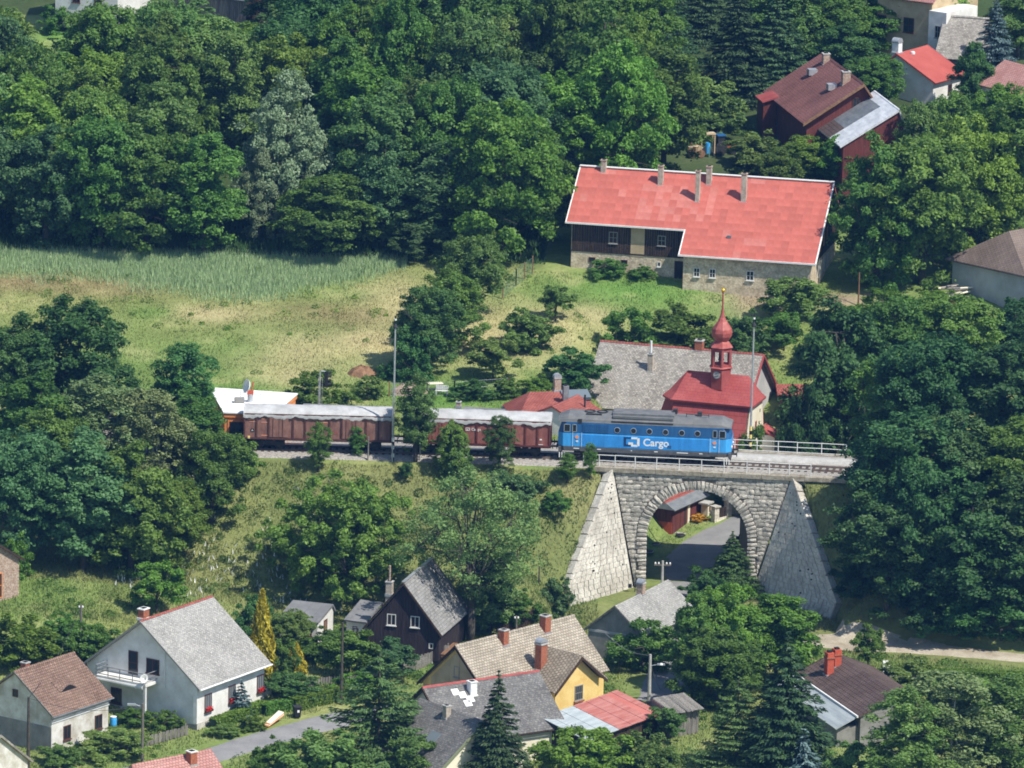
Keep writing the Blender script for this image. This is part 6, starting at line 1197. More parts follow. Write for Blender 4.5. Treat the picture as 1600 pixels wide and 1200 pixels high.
# ---------------- white house with balcony
h = House('white_house', 'white house with a pale slate roof, balcony and red window flowers', (219, 970), (332, 931), (298, 1131), 11.3, 3.5, 4.85, 'plaster_white', 'slate_pale', ox=.35, oy=.5)
WH = h; X = h.L / 2; h.ridge('tile_red', .12); h.gutter('white_trim', .08); h.verge(-1, 'frame_grey', .05, .18); h.chimney(-X + .95, .35, .75, .8, .6, 'brick_red', 'white_trim')
for i, u_ in enumerate((-h.lx + 1.5, -h.lx + 4.9, -h.lx + 9.0)): h.opening('f', u_, 1.15, 1.0, 1.5, 'frame_brown', 'glass_pale', bars=(2, 0), flowers=True)
h.opening('l', .9, 3.55, .95, 2.0, 'frame_brown', bars=(0, 1), name='balcony_door', sill=False); h.opening('l', -1.1, 3.95, 1.3, 1.25, 'frame_brown', bars=(1, 0)); h.opening('l', 2.6, .75, 1.1, 1.35, 'frame_brown', bars=(1, 0))
MB().box(-h.lx - .05, h.lx + .05, -h.fr - .05, -h.fr + .1, -1.5, .42).build('plinth', 'stone_wing', h.t); MB().box(-h.lx - .05, -h.lx + .1, -h.fr, h.bk, -1.5, .3).build('plinth', 'plaster_greydark', h.t); h.opening('f', -h.lx + 2.9, -.35, .5, .45, 'frame_brown', bars=(0, 0), sill=False)
MB().box(-h.lx - .08, -h.lx + .02, -h.fr - .02, -h.fr + .35, .4, h.ef).build('corner_pilaster', 'white_trim', h.t)
bal = MB().box(-h.lx - 1.7, -h.lx, -1.6, 3.6, 3.2, 3.42).build('balcony_slab', 'plaster_white', h.t); MB().tube((-h.lx - 1.55, -1.3, 3.12), (-h.lx - 1.55, 3.4, 3.12), .22, n=12).build('awning_roll', 'plaster_white', bal)
for y_ in (-1.5, -.2, 1.1, 2.3, 3.5): MB().tube((-h.lx - 1.62, y_, 3.35), (-h.lx - 1.62, y_, 4.3), .035, n=6).build('baluster', 'metal_grey', bal)
for z_ in (3.6, 3.92, 4.28): MB().path([(-h.lx, -1.52, z_), (-h.lx - 1.64, -1.52, z_), (-h.lx - 1.64, 3.55, z_), (-h.lx, 3.55, z_)], [.04] * 4).build('handrail', 'metal_grey', bal)
MB().box(-h.lx - 1.66, -h.lx - 1.46, -1.55, -1.35, -1.0, 3.25).build('balcony_post', 'plaster_white', bal); MB().tube((-h.lx - .09, -2.35, 2.9), (-h.lx - .09, -2.35, 6.1), .05, n=6).build('downpipe', 'white_trim', h.t)
d_ = MB().lathe([(.02, 0), (.25, .05), (.38, .14), (.36, .16), (.02, .06)], 16).build('balcony_dish', 'paint_white', bal); d_.location = (-h.lx - 1.7, -1.35, 3.95); d_.rotation_euler = (R(90), 0, R(-30))
MB().box(h.lx - .3, h.lx + 1.4, -h.fr + .2, -h.fr + 1.8, -1.5, 1.5).build('entrance_porch', 'plaster_white', h.t)
# ---------------- small brown-roofed house, lower left
h = House('brown_tiled_house', 'small house with a worn brown tiled roof and eyebrow dormer, lower left', (22, 1049), (116, 1019), (74, 1175), 7.6, 3.3, 3.1, 'plaster_dirty', 'tile_brownold', ox=.2, oy=.35)
X = h.L / 2; h.ridge('tile_brownold', .15); h.verge(-1, 'plank_grey', .05, .15); h.gutter('metal_grey', .06); h.chimney(-X + 2.9, 1.2, -.1, .55, .55, 'brick_red', 'concrete')
for u_ in (-h.lx + 2.0, -h.lx + 6.1): h.opening('f', u_, .85, .95, 1.2, 'frame_brown', bars=(1, 0))
h.opening('l', .0, 4.2, .55, .65, 'frame_brown', bars=(0, 0), sill=False); MB().box(-h.lx - .04, h.lx + .04, -h.fr - .08, -h.fr + .02, 2.62, 2.74).build('string_course', 'white_trim', h.t); MB().box(-h.lx - .04, -h.lx + .02, -h.fr, h.bk, -1.6, 2.3).build('lower_render', 'plaster_greydark', h.t)
m = MB(); k_ = 10; yd = -2.6; vs_ = []
for i in range(k_ + 1): a_ = i / k_; x_ = -1.1 + 2.2 * a_; hgt = .42 * math.sin(math.pi * a_) ** 1.4; vs_ += [(x_, yd, h.zf(yd) + hgt + .02), (x_, yd + 1.0, h.zf(yd + 1.0) + .04), (x_ * .8, yd + .01, h.zf(yd) - .02)]
m.add(vs_, [(3 * i, 3 * i + 3, 3 * i + 4, 3 * i + 1) for i in range(k_)]); m.build('eyebrow_dormer', 'tile_brownold', h.roof); m = MB(); m.add(vs_, [(3 * i + 2, 3 * i + 5, 3 * i + 3, 3 * i) for i in range(k_)]); m.build('dormer_opening', 'paint_black', h.roof)
# ---------------- dark timber house with its annex and shed
h = House('timber_house', 'dark timber house with a steep grey roof behind the airy ash', (630, 910), (676, 871), (600, 1004), 6.4, 2.3, 4.4, 'plank_purple', 'slate_mid', ox=.3, oy=.35)
h.verge(-1, 'plank_dark', .06, .25); o, r, n = h.frame('l', 0); planks(h.wall, o, r, n, -h.fr + .0, h.bk, 0, lambda x: h.zf(-x) - .35, 'plank_purple', .28)
MB().box(-h.L / 2 - .02, h.L / 2, -.14, .14, h.wh + h.rh, h.wh + h.rh + .07).build('ridge_cap', 'metal_zinc', h.roof)
h.opening('l', 1.05, 2.75, .8, 1.0, 'frame_white', bars=(1, 0)); h.opening('l', -1.05, 2.75, .8, 1.0, 'frame_white', bars=(1, 0)); h.opening('l', -2.5, 1.0, .4, .5, 'frame_white', 'paint_white', bars=(0, 0), sill=False)
h.chimney(-h.L / 2 + 1.4, 1.6, -.45, .55, .55, 'chimney_plaster', 'concrete'); MB().tube((-h.L / 2 + 1.4, 1.6, h.wh + h.rh - .4), (-h.L / 2 + 1.4, 1.6, h.wh + h.rh + 1.0), .09).build('flue_pipe', 'brick_pale', h.roof)
rl_ = random.Random(2); lg = MB().tube((0, -.22, 0), (0, .22, 0), .1, n=7).mesh('log', 'wood_brown')
for i in range(60): inst('log', lg, h.t, (-h.lx + .4 + (i % 20) * .2 + rl_.uniform(-.03, .03), -h.fr - .3, .1 + (i // 20) * .19 + rl_.uniform(-.02, .02)), (0, 0, rl_.uniform(-.1, .1)))
h = House('plank_annex', 'low white plank annex with a flat dark roof beside the timber house', (562, 938), (600, 939), (516, 1003), 3.6, 2.0, .95, 'plaster_white', 'felt_grey', ox=.15, oy=.3, cat='annex', back=.3); h.t.rotation_euler[2] = R(-22)
o, r, n = h.frame('f', 0)
for i in range(8): MB().box(-h.lx, h.lx, -h.fr - .05, -h.fr, .1 + i * .22, .29 + i * .22).build('plank', 'plaster_white', h.wall)
h.opening('f', -h.lx + .8, .85, .45, .6, 'frame_brown', bars=(0, 0)); h.opening('f', h.lx - .9, .7, .45, .6, 'frame_brown', bars=(0, 0))
h = House('felt_shed', 'white-walled shed with a flat grey felt roof and brown door', (456, 940), (523, 941), (480, 998), 4.0, 2.2, .7, 'plaster_white', 'felt_grey', ox=.15, oy=.3, cat='shed', back=.4); h.t.rotation_euler[2] = R(-18); h.opening('r', -1.6, .1, .8, 1.8, 'frame_brown', 'wood_brown', bars=(0, 0), name='door', sill=False); h.opening('f', .9, .9, .6, .7, 'frame_brown', bars=(0, 0))
# ---------------- yellow house
h = House('yellow_house', 'yellow house with straw-coloured tiled roofs and three brick chimneys', (711, 1009), (897, 961), (765, 1140), 7.6, 2.8, 4.0, 'plaster_yellow', 'tile_straw', ox=.3, oy=.4)
X = h.L / 2; h.ridge('tile_straw', .14); h.verge(-1, 'plank_dark', .06, .25); h.chimney(-X + 5.4, -.5, .45, .62, .62, 'brick_red', 'concrete'); h.chimney(X - 4.0, -.35, .7, .7, .7, 'brick_red', 'concrete')
MB().box(-h.lx - .02, -h.lx + .02, -h.fr + .02, h.bk - .02, -1, 2.75).build('gable_render', 'plaster_tan', h.t); o, r, n = h.frame('l', 0); planks(h.wall, o, r, n, -2.9, 2.9, 2.8, lambda x: h.zf(-x) - .55, 'plaster_tan', .5, 'gable_board')
h.opening('l', .0, 4.05, .6, .95, 'frame_grey', bars=(0, 0)); h.opening('l', 1.3, 2.4, .75, .5, 'frame_grey', bars=(1, 0)); h.opening('l', -2.0, 2.0, .8, .6, 'frame_grey', bars=(1, 0))
# cross wing towards the lane
wx, wl, ww, wr = X - 6.1, h.fr + 2.2, 2.7, h.wh + 2.75; wz = h.wh + .35; m = MB()
m.add([(wx - ww, -wl, -1.6), (wx + ww, -wl, -1.6), (wx + ww, -wl, wz), (wx, -wl, wr - .12), (wx - ww, -wl, wz), (wx - ww, -1, -1.6), (wx + ww, -1, -1.6), (wx + ww, -1, wz), (wx, -1, wr - .12), (wx - ww, -1, wz)], [(0, 1, 2, 3, 4), (1, 6, 7, 2), (5, 0, 4, 9), (9, 4, 3, 8), (3, 2, 7, 8), (6, 5, 9, 8, 7)]); wing_ = m.build('cross_wing', 'plaster_yellow', h.t)
kk = (wr - wz) / (ww + .35); wroof = MB()
for sg in (-1, 1):
    xe = wx + sg * (ww + .55); ze_ = wr - kk * (ww + .55) + (.0); q = [(xe, -wl - .45, ze_), (wx, -wl - .45, wr), (wx, -.3, wr), (xe, -.3, ze_)]; wroof.slab(q[::-1] if sg < 0 else q, .14)
roofmat('tile_straw_cross', (.24, .2, .15), (.36, .3, .23), .26, .3, .035, .16, .8, slope=1.0)
wroof.build('cross_roof', 'tile_straw_cross', h.t)
for sg in (-1, 1): xe = wx + sg * (ww + .55); ze_ = wr - kk * (ww + .55); P_ = [(xe, -wl - .5, ze_ - .25), (wx, -wl - .5, wr - .25), (wx, -wl - .5, wr + .02), (xe, -wl - .5, ze_ + .02)]; MB().prism(P_ if sg > 0 else P_[::-1], (0, -.03, 0), (0, .05, 0)).build('bargeboard', 'plank_dark', h.t)
opening(h.t, np.array((wx + .2, -wl, 0)), np.array((1., 0, 0)), np.array((0, -1., 0)), 1.7, 1.0, 1.3, 'frame_grey', 'glass', (3, 1), flowers=False); MB().box(wx - .4, wx + .8, -wl - .16, -wl, 1.55, 1.68).build('brick_sill', 'brick_red', h.t)
cb = MB().box(wx - 1.9, wx - 1.15, -3.6, -2.9, wz, wr + .75).build('chimney', 'brick_red', h.t, bevel=.02); MB().box(wx - 1.97, wx - 1.08, -3.67, -2.83, wr + .75, wr + .87).build('chimney_cap', 'concrete', cb); m = MB(); P_ = [(wx - 1.52 + .45 * math.cos(math.pi * i / 8), 0, wr + .95 + .34 * math.sin(math.pi * i / 8)) for i in range(9)]; m.prism(P_, (0, -3.6, 0), (0, -2.9, 0)).build('cowl', 'metal_zinc', cb)
# ---------------- dark slate houses in front
h = House('dark_slate_house', 'dark grey slate-roofed house with a red ridge and white chimney', (660, 1074), (842, 1048), (820, 1165), 8.6, 2.4, 3.6, 'plaster_cream', 'slate_dark', ox=.3, oy=.4); X = h.L / 2
h.ridge('red_clad', .13); h.verge(-1, 'plank_dark', .06, .2); h.chimney(-X + 4.2, -.9, .15, .62, .62, 'chimney_white', 'white_trim'); h.gutter('plank_dark', .07)
for i, (a_, b_) in enumerate(((-X + 2.4, .5), (-X + 2.9, .8), (-X + 3.4, 1.2), (-X + 3.0, 1.5))): MB().slab([(a_, -b_ - .5, h.zf(-b_ - .5) + .03), (a_ + .65, -b_ - .5, h.zf(-b_ - .5) + .03), (a_ + .65, -b_, h.zf(-b_) + .03), (a_, -b_, h.zf(-b_) + .03)], .03).build('patch_sheet', 'white_roofing', h.roof)
h.opening('r', -1.2, .8, .8, .9, 'frame_brown')
g_ = House('slate_cross_house', 'dark slate house below it with a cream gable and green bargeboard', (657, 1090), (757, 1126), (835, 1198), 8.6, 2.2, 3.6, 'plaster_cream', 'slate_dark', ox=.3, oy=.4); X = g_.L / 2
g_.verge(1, 'paint_moss', .06, .2); g_.chimney(-X + 4.2, -.6, .35, .5, .5, 'chimney_plaster', 'concrete'); MB().slab([(X - 4.2, -2.9, g_.zf(-2.9) + .06), (X - 3.0, -2.9, g_.zf(-2.9) + .06), (X - 3.0, -2.0, g_.zf(-2.0) + .06), (X - 4.2, -2.0, g_.zf(-2.0) + .06)], .08).build('skylight', 'glass_pale', g_.roof); g_.opening('r', .6, 1.3, .7, .9, 'frame_brown')
# ---------------- tin-roofed shed, half grey half red
zt = -12.0 + 3.0; A_, B_ = at_z(845, 1121, zt), at_z(964, 1078, zt); d = B_ - A_; Ls = float(np.hypot(*d[:2])); ya = math.atan2(d[1], d[0]); zb = gz(A_[0] + 2, A_[1]) ; t = thing('tin_roof_shed', 'long plank shed whose tin roof is half grey and half faded red', 'shed', (A_[0], A_[1], zb), ya)
Z = zt - zb; wd, dr_ = 4.7, 1.15
for i in range(12):
    a_, b_ = Ls * i / 12, Ls * (i + 1) / 12; MB().slab([(a_ + .01, -wd, Z - dr_ + .02 * (i % 2)), (b_ - .01, -wd, Z - dr_ + .02 * (i % 2)), (b_ - .01, 0, Z + .02 * (i % 2)), (a_ + .01, 0, Z + .02 * (i % 2))], .06).build('roof_sheet', 'roof_sheet_grey' if i < 5 else ('roof_sheet_red' if i < 9 or i % 2 else 'red_sheet_faded'), t)
MB().box(Ls * 5 / 12 - .12, Ls * 5 / 12 + .12, -wd - .04, .04, Z - dr_ - .1, Z - dr_ - .02).build('seam', 'plank_dark', t)
MB().prism([(.3, -wd + .4, -1.5), (.3, -.3, -1.5), (.3, -.3, Z - .18), (.3, -wd + .4, Z - dr_ - .1)], (0, 0, 0), (Ls - .6, 0, 0)).build('wall', 'plank_purple', t); planks(t, np.array((0, -wd + .4, 0)), np.array((1., 0, 0)), np.array((0, -1., 0)), .3, Ls - .3, -.6, lambda x: Z - dr_ - .12, 'plank_dark', .28)
# ---------------- old plank shed, grey cottage, brown-roofed house, fragments
h = House('old_plank_shed', 'ramshackle grey plank shed with a ragged board roof by the lamp pole', (1020, 1092), (1068, 1084), (1055, 1150), 3.2, 2.2, .6, 'plank_grey', 'plank_grey', ox=.1, oy=.3, cat='shed', back=.9)
for i in range(14): x_ = -h.L / 2 + h.L * i / 14; MB().slab([(x_, -h.fr - .5 - random.random() * .3, h.zf(-h.fr - .4) + .03 + random.random() * .05), (x_ + .26, -h.fr - .5 - random.random() * .3, h.zf(-h.fr - .4) + .05), (x_ + .3, .1, h.zf(0) + .06 + random.random() * .05), (x_ + .05, .1, h.zf(0) + .05)], .03).build('roof_board', 'plank_grey', h.roof)
o, r, n = h.frame('f', 0); planks(h.wall, o, r, n, -h.lx, h.lx, -.5, lambda x: h.ef - .05, 'plank_grey', .2); o, r, n = h.frame('r', 0); planks(h.wall, o, r, n, -h.fr, h.bk, -.5, lambda x: h.ef - .05, 'plank_grey', .2)
h = House('grey_cottage', 'small grey cottage with a pale roof and brick chimney below the arch', (961, 946), (1044, 905), (927, 1002), 5.2, 2.3, 2.5, 'plaster_greydark', 'slate_pale', ox=.25, oy=.35); X = h.L / 2; h.verge(-1, 'plank_grey', .05, .16)
h.chimney(-X + 5.3, .1, .75, .6, .6, 'brick_pale', 'concrete', 'cowl'); h.opening('l', -.9, .9, .7, .8, 'frame_brown', bars=(0, 0)); MB().box(-h.lx - .06, -h.lx + .02, -h.fr + .1, h.bk - .1, 2.15, 2.35).build('tie_beam', 'plaster_grey', h.t)
h = House('umber_roofed_house', 'house with a dark brown tiled roof and two red chimneys, lower right', (1305, 1019), (1405, 1086), (1262, 1120), 6.6, 2.5, 1.55, 'plaster_greydark', 'tile_umber', ox=.2, oy=.3); X = h.L / 2; h.verge(-1, 'plank_dark', .05, .15)
MB().slab([(-X + .0, -h.fr - 2.2, h.zf(-h.fr - .3) - 1.0), (X - .2, -h.fr - 2.2, h.zf(-h.fr - .3) - 1.0), (X - .2, -h.fr - .25, h.zf(-h.fr - .3) - .06), (-X, -h.fr - .25, h.zf(-h.fr - .3) - .06)], .1).build('veranda_roof', 'roof_sheet_grey', h.t); MB().box(-X + .4, X - .6, -h.fr - 1.9, -h.fr, -1.5, h.zf(-h.fr - .3) - 1.0).build('veranda_wall', 'plaster_greydark', h.t); MB().box(-X, X, -h.fr - .42, -h.fr - .28, h.zf(-h.fr - .3) - .14, h.zf(-h.fr - .3) + .02).build('eave_board', 'white_trim', h.t)
for x_, y_ in ((-X + 3.3, -1.9), (-X + 2.5, -.9)): h.chimney(x_, y_, 1.0, .75, .6, 'chimney_red', None); MB().box(x_ - .44, x_ + .44, y_ - .36, y_ + .36, h.wh + h.rh + .5, h.wh + h.rh + .62).build('chimney_band', 'brick_red', h.roof)
h = House('brick_barn', 'brick and timber building cut by the left edge above the field', (-78, 818), (-10, 845), (3, 946), 5.5, 3.6, 2.0, 'brick_pale', 'tile_brownold', ox=.25, oy=.35, cat='barn'); h.verge(1, 'plank_dark'); h.opening('r', -1.8, .4, .9, 2.2, 'orange_wall', 'plank_dark', bars=(0, 1), name='door', sill=False); h.opening('r', .6, .4, .9, 2.2, 'orange_wall', 'plank_dark', bars=(0, 1), name='door', sill=False)
h = House('rose_roof_house', 'rose-tiled roof with a brick chimney cut by the bottom edge', (205, 1196), (330, 1171), (300, 1290), 7, 2.6, 2.8, 'plaster_dirty', 'tile_rose', ox=.3, oy=.4); h.chimney(h.L / 2 - 2.4, -.6, .35, .65, .65, 'brick_red', 'plaster_white'); h.ridge('tile_rose', .13)
h = House('grey_corner_house', 'grey slate roof slanting into the bottom left corner', (-70, 1130), (2, 1148), (20, 1270), 7, 2.6, 3.0, 'plaster_dirty', 'slate_grey', ox=.3, oy=.4)
h = House('white_upper_house', 'white house front at the top edge above the clearing', (110, -92), (215, -82), (150, -14), 8, 4.0, 3.0, 'plaster_white', 'tile_rose', ox=.3, oy=.4); h.opening('f', -1.2, 1.2, .9, 1.3, 'frame_brown'); h.opening('f', 1.4, 1.2, .9, 1.3, 'frame_brown')
h = House('dark_barn', 'dark plank barn with a pale roof at the top edge', (300, -62), (425, -44), (350, 38), 8, 3.4, 2.6, 'plank_dark', 'roof_sheet_slate', ox=.3, oy=.5, cat='barn'); o, r, n = h.frame('f', 0); planks(h.wall, o, r, n, -h.lx, h.lx, -.3, lambda x: h.ef, 'plank_grey', .3)
# ================================================================== poles, signal, fences and small things
def put(name, label, cat, u, v, rz=0.0, group=None, y=None):
    b = ground(u, v) if y is None else at_y(u, v, y)
    if y is not None: b[2] = gz(b[0], b[1])
    return thing(name, label, cat, tuple(b), rz, group), b
def px_h(b, vt): return (proj(b)[1] - vt) / ppm(b) / .972
for u_, vt, vb, lab in ((614, 494, 700, 'tall grey lighting mast standing between the two wagons'), (1172, 492, 702, 'tall grey lighting mast with yellow-black foot before the chapel')):
    b = at_y(u_, vb, -2.6 if u_ < 900 else 3.6); b[2] = -.3 if u_ < 900 else 0.0
    b = np.array(b); t = thing('lighting_mast', lab, 'mast', tuple(b), 0, 'railway lighting masts'); H = px_h(b, vt)
    MB().tube((0, 0, -.4), (0, 0, H - 1.0), .11, .075, 10).build('pole', 'metal_zinc', t); MB().lathe([(.08, 0), (.2, .02), (.22, .1), (.12, .34), (.09, .4)], 14, (0, 0, H - 1.15)).build('lamp_head', 'metal_dark', t); MB().tube((0, 0, H - .8), (0, 0, H), .05).build('tip', 'paint_black', t); MB().tube((0, 0, H - .45), (0, 0, H - .3), .1).build('insulator', 'paint_white', t)
    for k in range(6): MB().tube((0, 0, k * .36), (0, 0, k * .36 + .36), .135, n=10).build('stripe', ('paint_black', 'paint_yellow' if u_ > 900 else 'paint_white')[k % 2], t)
t, b = put('railway_signal', 'railway signal seen from behind on a thin white mast with ladder', 'signal', 499, 645, y=5.5); H = px_h(b, 582)
MB().tube((0, 0, -.5), (0, 0, H), .06).path([(0, 0, H), (.15, 0, H + .12), (.5, 0, H + .08)], [.05] * 3).build('post', 'metal_zinc', t); MB().box(.42, .72, -.12, .12, H - 1.35, H + .1).build('signal_board', 'paint_black', t)
for k in range(4): MB().tube((.6, .1, H - .05 - k * .36), (1.0, .25, H - .02 - k * .36), .11, n=10).build('lamp_hood', 'paint_black', t)
m = MB(); m.path([(-.12, -.12, -.3), (-.12, -.12, H - .5)], [.02, .02]).path([(.22, -.12, -.3), (.22, -.12, H - .5)], [.02, .02])
for k in range(12): m.path([(-.12, -.12, .2 + k * .3), (.22, -.12, .2 + k * .3)], [.015, .015])
m.build('ladder', 'metal_zinc', t)
def pole(u, vb, vt, label, mat='wood_pole', r=.12, arm=None, name='utility_pole', lean=0.0, y=None):
    t, b = put(name, label, 'pole', u, vb, 0, 'utility poles', y); H = px_h(b, vt); MB().tube((0, 0, -.6), (lean, 0, H), r * 1.2, r * .75, 9).build('shaft', mat, t)
    if arm == 'lamp': MB().path([(lean * .9, 0, H - 1.0), (.7, 0, H - .85)], [.035, .03]).build('arm', 'metal_zinc', t); MB().lathe([(.03, 0), (.16, .03), (.2, .1), (.1, .2)], 12).build('lamp_head', 'paint_white', t).location = (.95, 0, H - .95); MB().box(.6, 1.25, -.12, .12, H - .9, H - .78).build('lamp_housing', 'metal_zinc', t)
    if arm == 'lampl': MB().path([(0, 0, H - .3), (-.7, 0, H - .1)], [.035, .03]).build('arm', 'metal_zinc', t); MB().box(-1.25, -.55, -.12, .12, H - .2, H - .05).build('lamp_housing', 'metal_zinc', t)
    if arm == 'cross':
        m = MB().box(-.75, .75, -.06, .06, H - .45, H - .33).build('crossarm', 'wood_pole', t)
        for x_ in (-.65, -.35, .35, .65): MB().lathe([(.03, 0), (.08, .04), (.08, .12), (.04, .2)], 8, (x_, 0, H - .33)).build('insulator', 'paint_white', t)
    if arm == 'pins':
        for x_ in (-.14, .14): MB().lathe([(.03, 0), (.08, .04), (.08, .12), (.04, .2)], 8, (x_, 0, H - .25)).build('insulator', 'paint_white', t)
    return b, H
pole(533, 1102, 972, 'bare dark wooden pole rising beside the trimmed hedge', 'bark'); pole(126, 1012, 945, 'wooden pole with insulators among the bushes left of the white house', arm='pins'); pole(44, 1200, 1088, 'dark wooden pole beside the small brown-tiled house', 'bark', .14)
pole(222, 1192, 1098, 'lamp pole in front of the white house balcony', arm='lampl'); pole(1014, 1100, 1022, 'concrete lamp pole behind the tin-roofed shed', 'concrete', .15, 'lamp'); pole(1034, 930, 876, 'utility pole with white insulators before the arch shadow', 'concrete', .13, 'cross')
pole(842, 912, 868, 'thin dark post at the foot of the embankment', 'bark', .07); pole(806, 1012, 962, 'pole with insulators beside the airy ash', arm='pins', r=.1); pole(1341, 478, 426, 'rusty wooden post on the farm track', 'wood_brown', .08); pole(575, 720, 682, 'short grey wooden post beside the track under the brown wagon', 'plank_grey', .07); pole(656, 722, 686, 'pale birch stump post beside the tall young tree', 'bark_birch', .06); pole(613, 722, 694, 'grey post on the embankment below the lighting mast', 'metal_zinc', .07)
t, b = put('floodlight', 'small black floodlight on a stand at the foot of the left wing wall', 'floodlight', 992, 925); MB().tube((0, 0, -.3), (0, 0, .75), .04).build('stand', 'metal_dark', t); MB().box(-.62, -.3, -.15, .15, .4, .7).box(-.3, 0, -.03, .03, .52, .58).build('lamp', 'paint_black', t)
for pts, lab in ((((1014, 1024), (944, 988)), 'slack wire from the lamp pole towards the grey cottage'), (((1014, 1026), (1037, 1084)), 'slack wire dropping from the lamp pole to the plank shed')):
    b = ground(1014, 1100); A_ = at_y(*pts[0], b[1]); B_ = at_y(*pts[1], b[1] + 5); n = 8; m = MB(); P_ = [A_ + (B_ - A_) * k / n - np.array((0, 0, .5 * math.sin(math.pi * k / n))) for k in range(n + 1)]; m.path([p - A_ for p in P_], [.022] * (n + 1), 5); o = tag(m.build('overhead_wire', 'metal_grey', None), lab, 'wire'); o.location = A_
for k_, (a_, b_) in enumerate((((44, 1090, 1200), (222, 1100, 1192)), ((44, 1090, 1200), (126, 947, 1012)))):
    g0, g1 = ground(a_[0], a_[2]), ground(b_[0], b_[2]); A_ = np.array((g0[0], g0[1], g0[2] + px_h(g0, a_[1]))); B_ = np.array((g1[0], g1[1], g1[2] + px_h(g1, b_[1]) - .1)); n = 10; m = MB()
    m.path([(B_ - A_) * k / n - np.array((0, 0, .7 * math.sin(math.pi * k / n))) for k in range(n + 1)], [.02] * (n + 1), 5); o = tag(m.build('overhead_wire', 'metal_dark', None), ['slack wire between the dark pole and the lamp pole before the white house', 'slack wire from the dark pole over the small brown-tiled house'][k_], 'wire'); o.location = A_
def fence(label, pts, hgt, kind='pickets', mat='plank_grey', sp=.22, name='garden_fence', post=2.0):
    P = [ground(*p) for p in pts]; t = thing(name, label, 'fence', tuple(P[0]))
    for a, b in zip(P, P[1:]):
        d = b - a; L = float(np.linalg.norm(d)); n = max(1, int(L / post)); e = d / L; nn = np.array((e[1], -e[0], 0)); o = a - P[0]
        for k in range(n + 1): q = o + d * k / n; MB().box(q[0] - .06, q[0] + .06, q[1] - .06, q[1] + .06, q[2] - .4, q[2] + hgt + .1).build('post', mat if kind != 'mesh' else 'wood_brown', t)
        for f in ((.3, .8) if kind != 'mesh' else (.05, .5, .97)):
            m = MB(); m.path([o + (0, 0, hgt * f), o + d + (0, 0, hgt * f)], [.035, .035] if kind != 'mesh' else [.012, .012], 5); m.build('rail', mat, t)
        if kind == 'pickets':
            x = 0.0
            while x < L: q = o + e * x + nn * .05; w_ = sp * .78; z0 = q[2]; m = MB(); h_ = hgt * random.uniform(.9, 1.05); m.hexa([q + (0, 0, .05), q + e * w_ + (0, 0, .05), q + e * w_ + (0, 0, h_), q + (0, 0, h_)], [p + nn * .025 for p in (q + (0, 0, .05), q + e * w_ + (0, 0, .05), q + e * w_ + (0, 0, h_), q + (0, 0, h_))]); m.build('picket', mat, t); x += sp
        elif kind == 'mesh':
            m = MB(); x = 0.0
            while x < L: q = o + e * x; m.path([q, q + np.array((0, 0, hgt))], [.008, .008], 3); x += .18
            m.build('netting', mat, t)
fence('weathered plank fence between the gardens and the yellow house', [(600, 1062), (650, 1048), (700, 1030)], 1.25); fence('dark plank fence beyond the airy ash', [(782, 1000), (808, 990), (832, 975)], 1.3, mat='plank_dark'); fence('leaning old picket fence in the weeds beside the small house', [(180, 1180), (235, 1165), (290, 1150)], .9, sp=.4)
fence('green netting fence at the upper end of the dry slope', [(785, 468), (806, 448), (832, 428)], 1.6, 'mesh', 'paint_teal', name='netting_fence'); fence('garden fence of posts and wire behind the wagons', [(608, 620), (710, 618), (795, 612)], 1.3, 'mesh', 'metal_grey', name='wire_fence', post=3.0); fence('vegetable garden fence beside the wooden pole', [(480, 1075), (520, 1070), (590, 1068)], .8, sp=.25, mat='plank_grey')
fence('dark paling fence on the lane inside the arch', [(1150, 862), (1162, 850), (1172, 845)], 1.3, sp=.2, mat='plank_dark'); fence('grey rail fence above the low hedge by the dirt road', [(1388, 1062), (1440, 1064)], .8, 'rails', 'plank_grey')
t, b = put('rubbish_bin', 'black wheeled rubbish bin on the verge of the village road', 'bin', 464, 1122, R(20)); MB().hexa([(-.22, -.25, .08), (.22, -.25, .08), (.22, .25, .08), (-.22, .25, .08)], [(-.29, -.33, .95), (.29, -.33, .95), (.29, .33, .95), (-.29, .33, .95)]).build('body', 'paint_black', t); MB().box(-.31, .31, -.36, .36, .95, 1.04).build('lid', 'metal_dark', t); MB().box(-.08, .1, -.35, -.32, .55, .75).build('sticker', 'paint_white', t)
for s_ in (-.2, .2): MB().tube((s_ - .03, .28, .1), (s_ + .03, .28, .1), .1, n=10).build('wheel', 'metal_dark', t)
t, b = put('board_heap', 'fallen cream boards with a reddish edge beside the village road', 'boards', 428, 1132, R(-35)); 
for k in range(4): MB().hexa([(-.2 + k * .03, -1.2 + k * .08, .05 + k * .07), (.35, -1.2 + k * .08, .02 + k * .07), (.35, .9, .55 + k * .08), (-.2, .9, .6 + k * .08)], [(-.2 + k * .03, -1.2 + k * .08, .1 + k * .07), (.35, -1.2 + k * .08, .07 + k * .07), (.35, .9, .61 + k * .08), (-.2, .9, .66 + k * .08)]).build('board', 'plaster_cream' if k % 2 else 'orange_wall', t)
t, b = put('tarp_heap', 'white tarpaulin-covered heap beside the garden fence', 'heap', 660, 1036); rng = np.random.default_rng(3); m = MB().lathe([(1.1, -.2), (1.0, .25), (.8, .5), (.4, .68), (.05, .72)], 14); m.v = [(x_ * 1.15 + rng.normal(0, .05), y_ * .8 + rng.normal(0, .05), z_ + rng.normal(0, .04)) for x_, y_, z_ in m.v]; m.build('sheet', 'white_roofing', t, True)
